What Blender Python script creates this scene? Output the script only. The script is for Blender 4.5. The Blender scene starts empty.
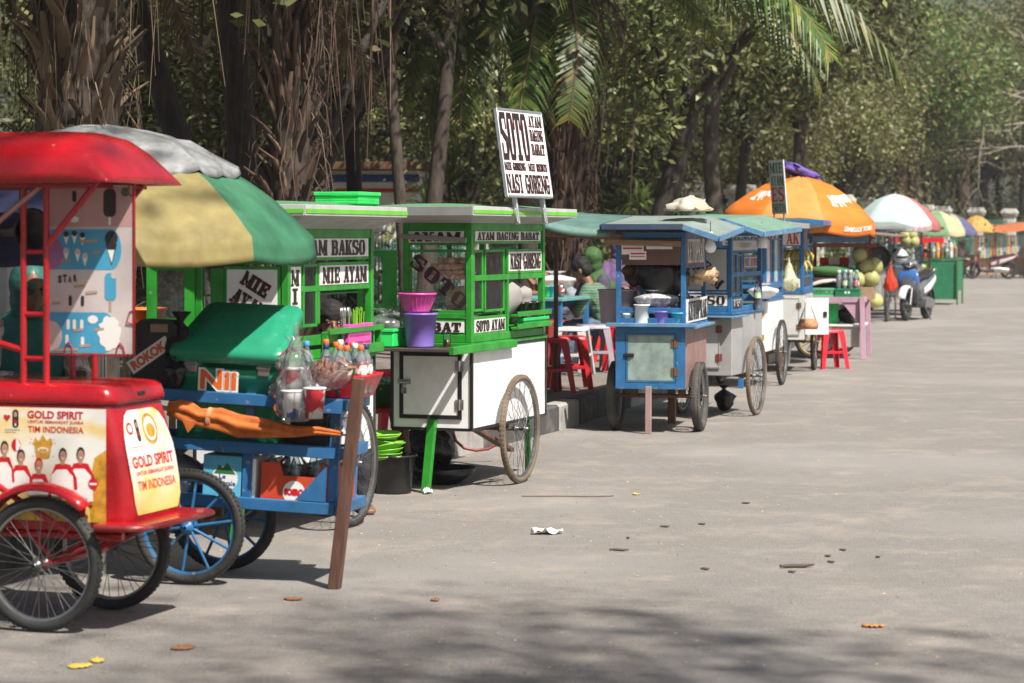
import bpy, math, random
import numpy as np
from mathutils import Vector, Matrix, noise
R = math.radians
rnd = random.Random(7)
S = bpy.context.scene
COL = S.collection
F = 2400.0          # focal length in pixels of the 1024 px wide frame
HY = 236.0          # horizon row
EYE = 1.5           # eye height in metres

def gp(px, py, z=0.0):
    """world point at height z seen at that pixel of the photograph"""
    Y = F * (EYE - z) / (py - HY)
    return Vector(((px - 512) * Y / F, Y, z))

def at(px, py, Y):
    return Vector(((px - 512) * Y / F, Y, EYE - (py - HY) * Y / F))

# ---------------------------------------------------------------- materials
MATS = {}
def _nodes(name):
    m = bpy.data.materials.new(name); m.use_nodes = True
    nt = m.node_tree; nt.nodes.clear()
    out = nt.nodes.new('ShaderNodeOutputMaterial')
    return m, nt, out
def N(nt, t, **kw):
    n = nt.nodes.new(t)
    for k, v in kw.items():
        if k in n.inputs: n.inputs[k].default_value = v
        else: setattr(n, k, v)
    return n
def mix(nt, fac, a, b, blend='MIX'):
    n = nt.nodes.new('ShaderNodeMix'); n.data_type = 'RGBA'; n.blend_type = blend
    for s, v in ((n.inputs[0], fac), (n.inputs[6], a), (n.inputs[7], b)):
        if hasattr(v, 'links') or hasattr(v, 'is_output'): nt.links.new(v, s)
        elif isinstance(v, (int, float)): s.default_value = v
        else: s.default_value = (*v[:3], 1)
    return n.outputs[2]
def noise_fac(nt, co, scale, detail=4, lo=.35, hi=.65, rough=.6):
    n = N(nt, 'ShaderNodeTexNoise', Scale=scale, Detail=detail, Roughness=rough)
    nt.links.new(co, n.inputs['Vector'])
    r = N(nt, 'ShaderNodeMapRange'); r.inputs[1].default_value = lo; r.inputs[2].default_value = hi
    nt.links.new(n.outputs[0], r.inputs[0])
    return r.outputs[0]
def mat(name, c, rough=.5, metal=0., var=.12, scale=6., dirt=.25, dirtc=(.16, .13, .10), dscale=3., bump=.0, bscale=60., spec=.5,
        coat=0., trans=0., stretch=None, alt=None, altr=(.45, .6), altscale=4.):
    """painted / plastic / wood surface with uneven colour, grime, uneven gloss"""
    if name in MATS: return MATS[name]
    m, nt, out = _nodes(name)
    b = N(nt, 'ShaderNodeBsdfPrincipled')
    tc = N(nt, 'ShaderNodeTexCoord'); co = tc.outputs['Object']
    if stretch:
        mp = N(nt, 'ShaderNodeMapping'); mp.inputs['Scale'].default_value = stretch
        nt.links.new(co, mp.inputs[0]); co = mp.outputs[0]
    f = noise_fac(nt, co, scale)
    lo = tuple(max(0, x * (1 - var)) for x in c); hi = tuple(min(1, x * (1 + var)) for x in c)
    col = mix(nt, f, lo, hi)
    if alt:
        col = mix(nt, noise_fac(nt, co, altscale, 5, altr[0], altr[1]), col, alt)
    if dirt > 0:
        d = noise_fac(nt, co, dscale, 8, .52, .78, .7)
        mm = N(nt, 'ShaderNodeMath', operation='MULTIPLY'); mm.inputs[1].default_value = dirt
        nt.links.new(d, mm.inputs[0])
        col = mix(nt, mm.outputs[0], col, dirtc)
    nt.links.new(col, b.inputs['Base Color'])
    rf = noise_fac(nt, co, scale * 2.3, 5)
    rr = N(nt, 'ShaderNodeMapRange'); rr.inputs[3].default_value = max(.03, rough * .8); rr.inputs[4].default_value = min(1, rough * 1.2 + .03)
    nt.links.new(rf, rr.inputs[0]); nt.links.new(rr.outputs[0], b.inputs['Roughness'])
    b.inputs['Metallic'].default_value = metal
    b.inputs['Specular IOR Level'].default_value = spec
    b.inputs['Coat Weight'].default_value = coat
    if bump > 0:
        nn = N(nt, 'ShaderNodeTexNoise', Scale=bscale, Detail=5); nt.links.new(co, nn.inputs['Vector'])
        bp = N(nt, 'ShaderNodeBump', Strength=bump, Distance=.01)
        nt.links.new(nn.outputs[0], bp.inputs['Height']); nt.links.new(bp.outputs[0], b.inputs['Normal'])
    sh = b.outputs[0]
    if trans > 0:
        t = N(nt, 'ShaderNodeBsdfTranslucent'); nt.links.new(col, t.inputs[0])
        ms = N(nt, 'ShaderNodeMixShader', Fac=trans)
        nt.links.new(sh, ms.inputs[1]); nt.links.new(t.outputs[0], ms.inputs[2]); sh = ms.outputs[0]
    nt.links.new(sh, out.inputs[0])
    MATS[name] = m
    return m
def clear(name, tint=(.9, .95, .95), haze=.12, gloss=.12, milk=(.8, .82, .82), ior=1.3):
    """thin glass or clear plastic film"""
    if name in MATS: return MATS[name]
    m, nt, out = _nodes(name)
    t = N(nt, 'ShaderNodeBsdfTransparent'); t.inputs[0].default_value = (*tint, 1)
    g = N(nt, 'ShaderNodeBsdfGlossy', Roughness=.08)
    d = N(nt, 'ShaderNodeBsdfDiffuse'); d.inputs[0].default_value = (*milk, 1)
    tl = N(nt, 'ShaderNodeBsdfTranslucent'); tl.inputs[0].default_value = (*milk, 1)
    dd = N(nt, 'ShaderNodeMixShader', Fac=.5); nt.links.new(d.outputs[0], dd.inputs[1]); nt.links.new(tl.outputs[0], dd.inputs[2])
    tc = N(nt, 'ShaderNodeTexCoord')
    f = noise_fac(nt, tc.outputs['Object'], 14, 5)
    mm = N(nt, 'ShaderNodeMath', operation='MULTIPLY'); mm.inputs[1].default_value = haze * 2; nt.links.new(f, mm.inputs[0])
    a = N(nt, 'ShaderNodeMixShader'); nt.links.new(mm.outputs[0], a.inputs[0]); nt.links.new(t.outputs[0], a.inputs[1]); nt.links.new(dd.outputs[0], a.inputs[2])
    fr = N(nt, 'ShaderNodeFresnel', IOR=ior)
    ad = N(nt, 'ShaderNodeMath', operation='ADD'); ad.inputs[1].default_value = gloss * .4; nt.links.new(fr.outputs[0], ad.inputs[0])
    ad.use_clamp = True
    b = N(nt, 'ShaderNodeMixShader'); nt.links.new(ad.outputs[0], b.inputs[0]); nt.links.new(a.outputs[0], b.inputs[1]); nt.links.new(g.outputs[0], b.inputs[2])
    nt.links.new(b.outputs[0], out.inputs[0])
    MATS[name] = m
    return m
def leafmat(name, c1, c2, c3=None, trans=.35, rough=.45):
    """foliage: every leaf (mesh island) gets its own tint"""
    if name in MATS: return MATS[name]
    m, nt, out = _nodes(name)
    g = N(nt, 'ShaderNodeNewGeometry')
    cr = N(nt, 'ShaderNodeValToRGB'); e = cr.color_ramp.elements
    e[0].color = (*c1, 1); e[1].color = (*c2, 1); e[1].position = .8
    if c3: x = cr.color_ramp.elements.new(.97); x.color = (*c3, 1)
    nt.links.new(g.outputs['Random Per Island'], cr.inputs[0])
    oi = N(nt, 'ShaderNodeObjectInfo')
    hs = N(nt, 'ShaderNodeHueSaturation')
    mr = N(nt, 'ShaderNodeMapRange'); mr.inputs[3].default_value = .75; mr.inputs[4].default_value = 1.25
    nt.links.new(oi.outputs['Random'], mr.inputs[0]); nt.links.new(mr.outputs[0], hs.inputs['Value'])
    mr2 = N(nt, 'ShaderNodeMapRange'); mr2.inputs[3].default_value = .48; mr2.inputs[4].default_value = .515
    nt.links.new(oi.outputs['Random'], mr2.inputs[0]); nt.links.new(mr2.outputs[0], hs.inputs['Hue'])
    nt.links.new(cr.outputs[0], hs.inputs['Color'])
    b = N(nt, 'ShaderNodeBsdfPrincipled', Roughness=rough); nt.links.new(hs.outputs[0], b.inputs['Base Color'])
    t = N(nt, 'ShaderNodeBsdfTranslucent'); nt.links.new(hs.outputs[0], t.inputs[0])
    ms = N(nt, 'ShaderNodeMixShader', Fac=trans); nt.links.new(b.outputs[0], ms.inputs[1]); nt.links.new(t.outputs[0], ms.inputs[2])
    nt.links.new(ms.outputs[0], out.inputs[0])
    MATS[name] = m
    return m

# ---------------------------------------------------------------- mesh builder
def frame(o, u, v):
    u = Vector(u).normalized(); v = Vector(v).normalized(); n = u.cross(v)
    return Matrix(((u.x, v.x, n.x, o[0]), (u.y, v.y, n.y, o[1]), (u.z, v.z, n.z, o[2]), (0, 0, 0, 1)))
def FRONT(y=0., x=0., z=0.): return frame((x, y, z), (1, 0, 0), (0, 0, 1))      # normal -y
def SIDE(x=0., y=0., z=0.): return frame((x, y, z), (0, 1, 0), (0, 0, 1))       # normal +x
def TOP(z=0., x=0., y=0.): return frame((x, y, z), (1, 0, 0), (0, 1, 0))
def rotz(a): return Matrix.Rotation(a, 4, 'Z')
def tr(x, y, z): return Matrix.Translation((x, y, z))

class M:
    def __init__(s): s.v = []; s.f = []; s.m = []; s.s = []; s.T = Matrix()
    def add(s, vs, fs, mat=0, smooth=False):
        n = len(s.v); T = s.T
        s.v += [tuple(T @ Vector(p)) for p in vs]
        for f in fs:
            s.f.append(tuple(n + i for i in f)); s.m.append(mat); s.s.append(smooth)
        return s
    def bx(s, x0, x1, y0, y1, z0, z1, mat=0, bev=.003):
        if x1 < x0: x0, x1 = x1, x0
        if y1 < y0: y0, y1 = y1, y0
        if z1 < z0: z0, z1 = z1, z0
        b = min(bev, .45 * (x1 - x0), .45 * (y1 - y0), .45 * (z1 - z0))
        X = (x0, x1); Y = (y0, y1); Z = (z0, z1); v = []; idx = {}
        for i in (0, 1):
            for j in (0, 1):
                for k in (0, 1):
                    sx = b * (1 - 2 * i); sy = b * (1 - 2 * j); sz = b * (1 - 2 * k)
                    idx[i, j, k] = len(v)
                    v += [(X[i], Y[j] + sy, Z[k] + sz), (X[i] + sx, Y[j], Z[k] + sz), (X[i] + sx, Y[j] + sy, Z[k])]
        I = lambda i, j, k, a: idx[i, j, k] + a
        f = []
        for i in (0, 1):
            q = [I(i, 0, 0, 0), I(i, 1, 0, 0), I(i, 1, 1, 0), I(i, 0, 1, 0)]; f.append(q if i else q[::-1])
            q = [I(0, i, 0, 1), I(1, i, 0, 1), I(1, i, 1, 1), I(0, i, 1, 1)]; f.append(q if not i else q[::-1])
            q = [I(0, 0, i, 2), I(1, 0, i, 2), I(1, 1, i, 2), I(0, 1, i, 2)]; f.append(q if i else q[::-1])
        for j in (0, 1):
            for k in (0, 1):
                q = [I(0, j, k, 1), I(1, j, k, 1), I(1, j, k, 2), I(0, j, k, 2)]; f.append(q if j ^ k else q[::-1])
                q = [I(j, 0, k, 0), I(j, 1, k, 0), I(j, 1, k, 2), I(j, 0, k, 2)]; f.append(q[::-1] if j ^ k else q)
                q = [I(j, k, 0, 0), I(j, k, 1, 0), I(j, k, 1, 1), I(j, k, 0, 1)]; f.append(q if j ^ k else q[::-1])
        for i in (0, 1):
            for j in (0, 1):
                for k in (0, 1):
                    t = [I(i, j, k, 0), I(i, j, k, 1), I(i, j, k, 2)]; f.append(t if (i + j + k) % 2 else t[::-1])
        return s.add(v, f, mat)
    def bar(s, p0, p1, w, h, mat=0, up=(0, 0, 1), bev=.003):
        p0 = Vector(p0); p1 = Vector(p1); d = p1 - p0; L = d.length; d.normalize()
        up = Vector(up)
        if abs(d.dot(up)) > .98: up = Vector((0, 1, 0))
        x = d.cross(up).normalized(); z = x.cross(d)
        T0 = s.T
        s.T = T0 @ Matrix(((x.x, d.x, z.x, p0.x), (x.y, d.y, z.y, p0.y), (x.z, d.z, z.z, p0.z), (0, 0, 0, 1)))
        s.bx(-w / 2, w / 2, 0, L, -h / 2, h / 2, mat, bev); s.T = T0
        return s
    def tube(s, pts, r, n=8, mat=0, closed=False, cap=True):
        pts = [Vector(p) for p in pts]; k = len(pts)
        rs = r if isinstance(r, (list, tuple)) else [r] * k
        v = []; f = []; prev = None
        for i, p in enumerate(pts):
            if closed: d = pts[(i + 1) % k] - pts[i - 1]
            else: d = pts[min(i + 1, k - 1)] - pts[max(i - 1, 0)]
            if d.length < 1e-9: d = Vector((0, 0, 1))
            d.normalize()
            if prev is None:
                a = Vector((0, 0, 1)) if abs(d.z) < .9 else Vector((1, 0, 0))
                x = d.cross(a).normalized()
            else:
                x = prev - d * prev.dot(d)
                x = x.normalized() if x.length > 1e-6 else d.orthogonal().normalized()
            prev = x; y = d.cross(x)
            for j in range(n):
                t = 2 * math.pi * j / n
                v.append(p + (x * math.cos(t) + y * math.sin(t)) * rs[i])
        for i in range(k if closed else k - 1):
            a = i * n; b = ((i + 1) % k) * n
            for j in range(n):
                f.append((a + j, a + (j + 1) % n, b + (j + 1) % n, b + j))
        s.add(v, f, mat, True)
        if cap and not closed:
            s.add(v[:n], [tuple(range(n))[::-1]], mat); s.add(v[-n:], [tuple(range(n))], mat)
        return s
    def lathe(s, prof, n=20, mat=0, c=(0, 0, 0), smooth=True, a0=0., a1=None):
        v = []; f = []; full = a1 is None; a1 = 2 * math.pi if full else a1
        k = n if full else n + 1
        for r, z in prof:
            for j in range(k):
                t = a0 + (a1 - a0) * j / n
                v.append((c[0] + r * math.cos(t), c[1] + r * math.sin(t), c[2] + z))
        for i in range(len(prof) - 1):
            for j in range(n):
                j2 = (j + 1) % k
                f.append((i * k + j, i * k + j2, (i + 1) * k + j2, (i + 1) * k + j))
        return s.add(v, f, mat, smooth)
    def ell(s, c, r, n=14, mat=0, T=None):
        if isinstance(r, (int, float)): r = (r, r, r)
        prof = [(math.sin(math.pi * i / (n // 2 + 1)), -math.cos(math.pi * i / (n // 2 + 1))) for i in range(n // 2 + 2)]
        T0 = s.T; s.T = T0 @ tr(*c) @ (T or Matrix()) @ Matrix.Diagonal((*r, 1))
        prof[0] = (1e-4, -1); prof[-1] = (1e-4, 1)
        s.lathe(prof, n, mat); s.T = T0
        return s
    def lump(s, c, r, seed=0, amp=.25, freq=2., n=20, mat=0, flat=None):
        """crumpled closed blob: bag, cloth heap, cabbage"""
        if isinstance(r, (int, float)): r = (r, r, r)
        v = []; f = []; k = n // 2
        for i in range(k + 1):
            ph = math.pi * i / k
            for j in range(n):
                t = 2 * math.pi * j / n
                d = Vector((math.sin(ph) * math.cos(t), math.sin(ph) * math.sin(t), -math.cos(ph)))
                q = 1 + amp * (noise.fractal(d * freq + Vector((seed * 3.1, seed, 0)), 1., 2., 4) )
                p = Vector((d.x * r[0] * q, d.y * r[1] * q, d.z * r[2] * q))
                if flat is not None and p.z < flat: p.z = flat
                v.append(p + Vector(c))
        for i in range(k):
            for j in range(n):
                f.append((i * n + j, i * n + (j + 1) % n, (i + 1) * n + (j + 1) % n, (i + 1) * n + j))
        return s.add(v, f, mat, True)
    def prism(s, poly, d0, d1, mat=0):
        """2-D polygon in the u,v plane of the current transform, from depth d0 to d1"""
        n = len(poly)
        a = [(p[0], p[1], d0) for p in poly]; b = [(p[0], p[1], d1) for p in poly]
        f = [tuple(range(n))[::-1], tuple(range(n, 2 * n))]
        f += [(i, (i + 1) % n, n + (i + 1) % n, n + i) for i in range(n)]
        return s.add(a + b, f, mat)
    def flat(s, poly, d=0., mat=0):
        return s.add([(p[0], p[1], d) for p in poly], [tuple(range(len(poly)))], mat)
    def rect(s, u0, u1, v0, v1, d=0., mat=0): return s.flat([(u0, v0), (u1, v0), (u1, v1), (u0, v1)], d, mat)
    def disc(s, u, v, ru, rv, d=0., mat=0, n=20): return s.flat([(u + ru * math.cos(2 * math.pi * i / n), v + rv * math.sin(2 * math.pi * i / n)) for i in range(n)], d, mat)
    def grid(s, rows, mat=0, smooth=True, matf=None):
        nr = len(rows); nc = len(rows[0]); v = [p for r in rows for p in r]
        for i in range(nr - 1):
            pass
        fs = [(i * nc + j, i * nc + j + 1, (i + 1) * nc + j + 1, (i + 1) * nc + j) for i in range(nr - 1) for j in range(nc - 1)]
        n0 = len(s.f); s.add(v, fs, mat, smooth)
        if matf:
            q = 0
            for i in range(nr - 1):
                for j in range(nc - 1):
                    s.m[n0 + q] = matf(i, j); q += 1
        return s
    def loft(s, rings, mat=0, smooth=True, caps=True, matf=None):
        n = len(rings[0]); v = [p for r in rings for p in r]; n0 = len(s.f)
        fs = [(i * n + j, i * n + (j + 1) % n, (i + 1) * n + (j + 1) % n, (i + 1) * n + j) for i in range(len(rings) - 1) for j in range(n)]
        s.add(v, fs, mat, smooth)
        if matf:
            q = 0
            for i in range(len(rings) - 1):
                for j in range(n): s.m[n0 + q] = matf(i, j); q += 1
        if caps:
            s.add(rings[0], [tuple(range(n))[::-1]], mat); s.add(rings[-1], [tuple(range(n))], mat)
        return s
    def build(s, name, mats, parent=None, solid=0., loc=None, rot=None, sub=0):
        me = bpy.data.meshes.new(name)
        me.from_pydata(s.v, [], s.f); me.update()
        me.polygons.foreach_set('use_smooth', s.s); me.polygons.foreach_set('material_index', s.m)
        if not isinstance(mats, (list, tuple)): mats = [mats]
        for x in mats: me.materials.append(x)
        o = bpy.data.objects.new(name, me); COL.objects.link(o)
        if parent: o.parent = parent
        if loc is not None: o.location = loc
        if rot is not None: o.rotation_euler = rot
        if solid:
            md = o.modifiers.new('thickness', 'SOLIDIFY'); md.thickness = abs(solid); md.offset = 1 if solid > 0 else -1
        if sub:
            md = o.modifiers.new('smooth', 'SUBSURF'); md.levels = sub; md.render_levels = sub
        return o

def rrect(hx, hy, r, n=5, cx=0., cy=0.):
    p = []
    for sx, sy, a in ((1, -1, -90), (1, 1, 0), (-1, 1, 90), (-1, -1, 180)):
        for i in range(n + 1):
            t = R(a + 90 * i / n)
            p.append((cx + sx * (hx - r) + r * math.cos(t), cy + sy * (hy - r) + r * math.sin(t)))
    return p
def sring(c, u, v, e=2.5, n=20):
    """super-ellipse ring round c spanned by half axes u and v"""
    c = Vector(c); u = Vector(u); v = Vector(v); o = []
    for i in range(n):
        t = 2 * math.pi * i / n; a = math.cos(t); b = math.sin(t)
        o.append(c + u * math.copysign(abs(a) ** (2 / e), a) + v * math.copysign(abs(b) ** (2 / e), b))
    return o

# ---------------------------------------------------------------- things
def tag(o, label, cat, group=None, kind=None):
    o['label'] = label; o['category'] = cat
    if group: o['group'] = group
    if kind: o['kind'] = kind
    return o
def struct(o, kind='structure'):
    o['kind'] = kind; return o
def thing(name, label, cat, loc=(0, 0, 0), rz=0., group=None, parent=None):
    o = bpy.data.objects.new(name, None); COL.objects.link(o)
    o.empty_display_size = .1
    o.location = loc; o.rotation_euler = (0, 0, rz)
    return tag(o, label, cat, group)
def kids(o): return [c for c in KIDS() if c.parent == o]
def KIDS(): return list(COL.objects)
def dup(root, loc=None, rz=None, label=None, group=None, scale=None, mats=None, tree=None):
    """copy of a thing with its parts and sub-parts (mesh data shared)"""
    tree = tree or root.children_recursive
    new = {root: root.copy()}; COL.objects.link(new[root])
    for c in tree:
        k = c.copy(); COL.objects.link(k); new[c] = k
    for c in tree: new[c].parent = new[c.parent]
    r = new[root]
    if loc is not None: r.location = loc
    if rz is not None: r.rotation_euler = (r.rotation_euler[0], r.rotation_euler[1], rz)
    if label: r['label'] = label
    if group: r['group'] = group
    if scale: r.scale = (scale,) * 3 if isinstance(scale, (int, float)) else scale
    return r

# ---------------------------------------------------------------- lettering
def poly_r(x0, y0, x1, y1): return [(x0, y0), (x1, y0), (x1, y1), (x0, y1)]
_r = poly_r
ST = _r(.06, 0, .36, 1); TS = .12
def _srf(x0, x1, top=False): return _r(x0, .9, x1, 1) if top else _r(x0, 0, x1, .1)
SLAB = {
 'A': [[(.06, 0), (.22, 0), (.56, 1), (.38, 1)], [(.38, 1), (.70, 1), (1.0, 0), (.66, 0)], _r(.2, .28, .72, .4), _srf(-.04, .34), _srf(.56, 1.06)],
 'B': [ST, _srf(-.02, .78), _srf(-.02, .74, 1), _r(.3, .46, .76, .57), [(.64, .1), (.9, .06), (1, .16), (1, .42), (.88, .52), (.64, .5)], [(.62, .52), (.86, .54), (.95, .62), (.95, .86), (.85, .95), (.62, .92)]],
 'C': [[(0, .3), (.18, .04), (.33, .1), (.33, .9), (.18, .96), (0, .7)], _r(.18, .88, .9, 1), _r(.18, 0, .9, .12), _r(.8, .66, .94, 1), _r(.8, 0, .94, .3)],
 'D': [ST, _srf(-.02, .8), _srf(-.02, .8, 1), [(.66, .1), (.8, .02), (1, .25), (1, .75), (.8, .98), (.66, .9)]],
 'E': [ST, _r(-.02, .89, .95, 1), _r(-.02, 0, .95, .11), _r(.3, .45, .7, .56), _r(.82, .7, .95, 1), _r(.82, 0, .95, .3), _r(.62, .36, .72, .66)],
 'G': [[(0, .3), (.18, .04), (.33, .1), (.33, .9), (.18, .96), (0, .7)], _r(.18, .88, .9, 1), _r(.18, 0, .9, .12), _r(.8, .66, .94, 1), _r(.66, 0, .94, .44), _r(.52, .38, 1.04, .48)],
 'H': [_r(.06, 0, .34, 1), _r(.68, 0, .94, 1), _r(.3, .45, .7, .56), _srf(-.03, .43), _srf(.58, 1.03), _srf(-.03, .43, 1), _srf(.58, 1.03, 1)],
 'I': [_r(.33, 0, .67, 1), _srf(.14, .86), _srf(.14, .86, 1)],
 'K': [ST, _srf(-.03, .45), _srf(-.03, .45, 1), [(.3, .4), (.44, .4), (.92, 1), (.74, 1)], [(.38, .52), (.6, .66), (1.02, 0), (.64, 0)], _srf(.56, 1.06), _srf(.66, 1.0, 1)],
 'L': [ST, _srf(-.02, .45, 1), _r(-.02, 0, .95, .12), _r(.82, 0, .95, .34)],
 'M': [_r(.05, 0, .18, 1), _r(.72, 0, 1.0, 1), [(-.03, 1), (.27, 1), (.6, .12), (.46, .12)], [(.46, .12), (.56, .12), (.86, 1), (.74, 1)], _srf(-.04, .28), _srf(.62, 1.06), _srf(.7, 1.06, 1)],
 'N': [_r(.06, 0, .19, 1), _r(.82, 0, .95, 1), [(-.03, 1), (.33, 1), (.95, 0), (.66, 0)], _srf(-.04, .32), _srf(.7, 1.05, 1)],
 'O': [[(0, .3), (.16, .04), (.34, .08), (.34, .92), (.16, .96), (0, .7)], [(1, .3), (1, .7), (.84, .96), (.66, .92), (.66, .08), (.84, .04)], _r(.18, .89, .82, 1), _r(.18, 0, .82, .11)],
 'P': [ST, _srf(-.03, .47), _srf(-.03, .78, 1), _r(.3, .4, .78, .51), [(.64, .44), (.88, .44), (1, .56), (1, .86), (.88, .96), (.64, .94)]],
 'R': [ST, _srf(-.03, .45), _srf(-.03, .74, 1), _r(.3, .44, .76, .55), [(.62, .5), (.84, .5), (.95, .6), (.95, .88), (.84, .96), (.62, .94)], [(.46, .48), (.78, .48), (1.02, 0), (.7, 0)]],
 'S': [_r(.16, .88, .9, 1), _r(.1, 0, .84, .12), [(0, .56), (.34, .5), (.34, .9), (.16, .96), (0, .8)], [(1, .44), (1, .2), (.84, .04), (.66, .1), (.66, .5)], [(.02, .6), (.3, .48), (.7, .36), (.98, .44), (.98, .48), (.34, .66)], _r(.82, .66, .94, 1), _r(.06, 0, .18, .34)],
 'T': [_r(.34, 0, .66, 1), _r(0, .88, 1, 1), _r(0, .66, .12, 1), _r(.88, .66, 1, 1), _srf(.18, .82)],
 'U': [_r(.06, .12, .36, 1), _r(.78, .1, .91, 1), _r(.18, 0, .84, .13), _srf(-.03, .46, 1), _srf(.66, 1.03, 1)],
 'Y': [[(.0, 1), (.34, 1), (.66, .4), (.36, .4)], [(.78, 1), (.93, 1), (.62, .42), (.5, .42)], _r(.36, 0, .66, .46), _srf(-.05, .42, 1), _srf(.66, 1.04, 1), _srf(.22, .8)],
}
ADV = {'I': .8, ' ': .55, 'M': 1.25, 'T': 1.05}
def slab(m, s, u0, v0, w, h, d=.002, mat=0, omat=None, out=.0, gap=.13, vertical=False):
    """slab-serif sign lettering, fitted into w x h at u0,v0; omat draws the red rim behind it"""
    if vertical:
        k = len(s); hh = h / k
        for i, ch in enumerate(s): slab(m, ch, u0, v0 + h - (i + 1) * hh + .08 * hh, w, hh * .84, d, mat, omat, out)
        return
    adv = [ADV.get(c, 1.) for c in s]; tot = sum(adv) + gap * (len(s) - 1)
    sx = w / tot; x = u0; k = 0
    for c, a in zip(s, adv):
        wd = a * sx
        for p in SLAB.get(c, []):
            q = [(x + px * wd, v0 + py * h) for px, py in p]
            if omat is not None:
                cx = sum(t[0] for t in q) / len(q); cy = sum(t[1] for t in q) / len(q)
                e = [(t[0] + out * (1 if t[0] > cx else -1), t[1] + out * (1 if t[1] > cy else -1)) for t in q]
                m.flat(e, d + .00012 * (k % 9), omat)
            m.flat(q, d + .0016 + .00012 * (k % 9), mat); k += 1
        x += wd + gap * sx
FONT = {}
def sans(m, s, u0, v0, w, h, d=.002, mat=0, bold=.02, shear=0., keep=False, align=0):
    key = (s, bold, shear)
    if key not in FONT:
        cu = bpy.data.curves.new('t', 'FONT'); cu.body = s; cu.size = 1; cu.offset = bold; cu.shear = shear; cu.resolution_u = 3; cu.fill_mode = 'FRONT'
        o = bpy.data.objects.new('t', cu); COL.objects.link(o)
        dg = bpy.context.evaluated_depsgraph_get()
        me = bpy.data.meshes.new_from_object(o.evaluated_get(dg))
        FONT[key] = ([tuple(v.co) for v in me.vertices], [tuple(p.vertices) for p in me.polygons])
        bpy.data.objects.remove(o); bpy.data.curves.remove(cu); bpy.data.meshes.remove(me)
    v, f = FONT[key]
    x0 = min(p[0] for p in v); x1 = max(p[0] for p in v); y0 = min(p[1] for p in v); y1 = max(p[1] for p in v)
    sx = w / (x1 - x0); sy = h / (y1 - y0)
    if keep:
        sx = sy = min(sx, sy); u0 += (w - sx * (x1 - x0)) * align
    m.add([(u0 + (p[0] - x0) * sx, v0 + (p[1] - y0) * sy, d) for p in v], f, mat)

# ---------------------------------------------------------------- palette
WHITE = mat('white_paint', (.78, .78, .77), .4, var=.05, dirt=.42, dirtc=(.33, .28, .22), dscale=5, bump=.08, bscale=5)
CREAM = mat('sign_white', (.76, .75, .72), .4, var=.04, dirt=.22, dirtc=(.38, .33, .27), dscale=7)
GREYP = mat('grey_laminate', (.33, .33, .325), .35, var=.08, dirt=.25, dscale=4)
GREEN = mat('bright_green_paint', (.022, .25, .024), .4, var=.2, dirt=.5, dirtc=(.035, .09, .03), dscale=7, alt=(.20, .26, .14), altscale=26, altr=(.66, .70), bump=.12, bscale=7)
DGREEN = mat('dark_green_paint', (.03, .16, .05), .4, dirt=.3)
BLUE = mat('blue_paint', (.022, .130, .30), .45, var=.2, dirt=.55, dirtc=(.06, .08, .10), dscale=8, alt=(.22, .23, .22), altscale=22, altr=(.63, .67), bump=.15, bscale=8)
LBLUE = mat('faded_blue_paint', (.10, .22, .36), .5, var=.2, dirt=.5, dscale=7, alt=(.28, .27, .25), altscale=18, altr=(.60, .66))
BLACK = mat('black_paint', (.015, .015, .016), .4, dirt=.3, dirtc=(.12, .11, .10))
INK = mat('black_ink', (.018, .013, .013), .45, dirt=.12, dirtc=(.2, .15, .13), dscale=14)
REDINK = mat('dark_red_ink', (.16, .012, .016), .45, dirt=.1)
RED = mat('red_enamel', (.38, .007, .013), .26, var=.15, dirt=.3, dirtc=(.16, .03, .025), coat=.25, dscale=5, bump=.06, bscale=5, alt=(.50, .20, .18), altscale=34, altr=(.69, .73))
REDPL = mat('red_plastic', (.52, .012, .02), .35, var=.08, dirt=.15)
STEEL = mat('worn_steel', (.48, .47, .45), .35, .9, dirt=.4, dscale=9)
CHROME = mat('chrome', (.62, .62, .62), .18, 1., dirt=.2)
RUST = mat('rusty_steel', (.16, .09, .05), .7, .4, dirt=.5, dirtc=(.22, .10, .04), dscale=9)
RUBBER = mat('tyre_rubber', (.028, .027, .026), .75, var=.25, dirt=.5, dirtc=(.14, .12, .10), dscale=8, bump=.25, bscale=90)
OLDRUB = mat('worn_tan_tyre', (.15, .11, .075), .75, var=.3, dirt=.4, bump=.25, bscale=90)
WOOD = mat('dark_wood', (.13, .065, .04), .6, var=.3, stretch=(9, 9, 1.2), dirt=.3, bump=.2, bscale=30)
TANWOOD = mat('tan_wood', (.33, .22, .13), .6, var=.3, stretch=(9, 1.2, 9), dirt=.35, bump=.2, bscale=30)
GLASS = clear('window_glass', tint=(.97, .985, .98), haze=.02, gloss=.03, ior=1.2)
FILM = clear('clear_plastic_film', tint=(.95, .96, .96), haze=.11, gloss=.10, milk=(.85, .86, .86), ior=1.18)
PET = clear('bottle_plastic', tint=(.82, .92, .95), haze=.25, gloss=.2, milk=(.75, .82, .85))
ALU = mat('aluminium', (.62, .62, .62), .35, .85, dirt=.2)
ORANGE = mat('orange_plastic', (.72, .13, .012), .45, dirt=.15)
PINK = mat('pink_plastic', (.68, .08, .36), .35, dirt=.08)
PURPLE = mat('purple_plastic', (.24, .15, .55), .4, dirt=.1)
LIME = mat('lime_plastic', (.17, .42, .03), .4, dirt=.1)
GPLAST = mat('green_plastic', (.02, .48, .12), .4, dirt=.1)
CYAN = mat('cyan_board', (.10, .42, .58), .5, dirt=.15)
BLKPL = mat('black_plastic', (.012, .012, .013), .3, dirt=.2, dirtc=(.08, .08, .08))
SILV = mat('silver_cloth', (.25, .255, .25), .55, var=.4, scale=9, dirt=.55, dirtc=(.12, .11, .10), dscale=7, bump=.35, bscale=24, trans=.1)
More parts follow.
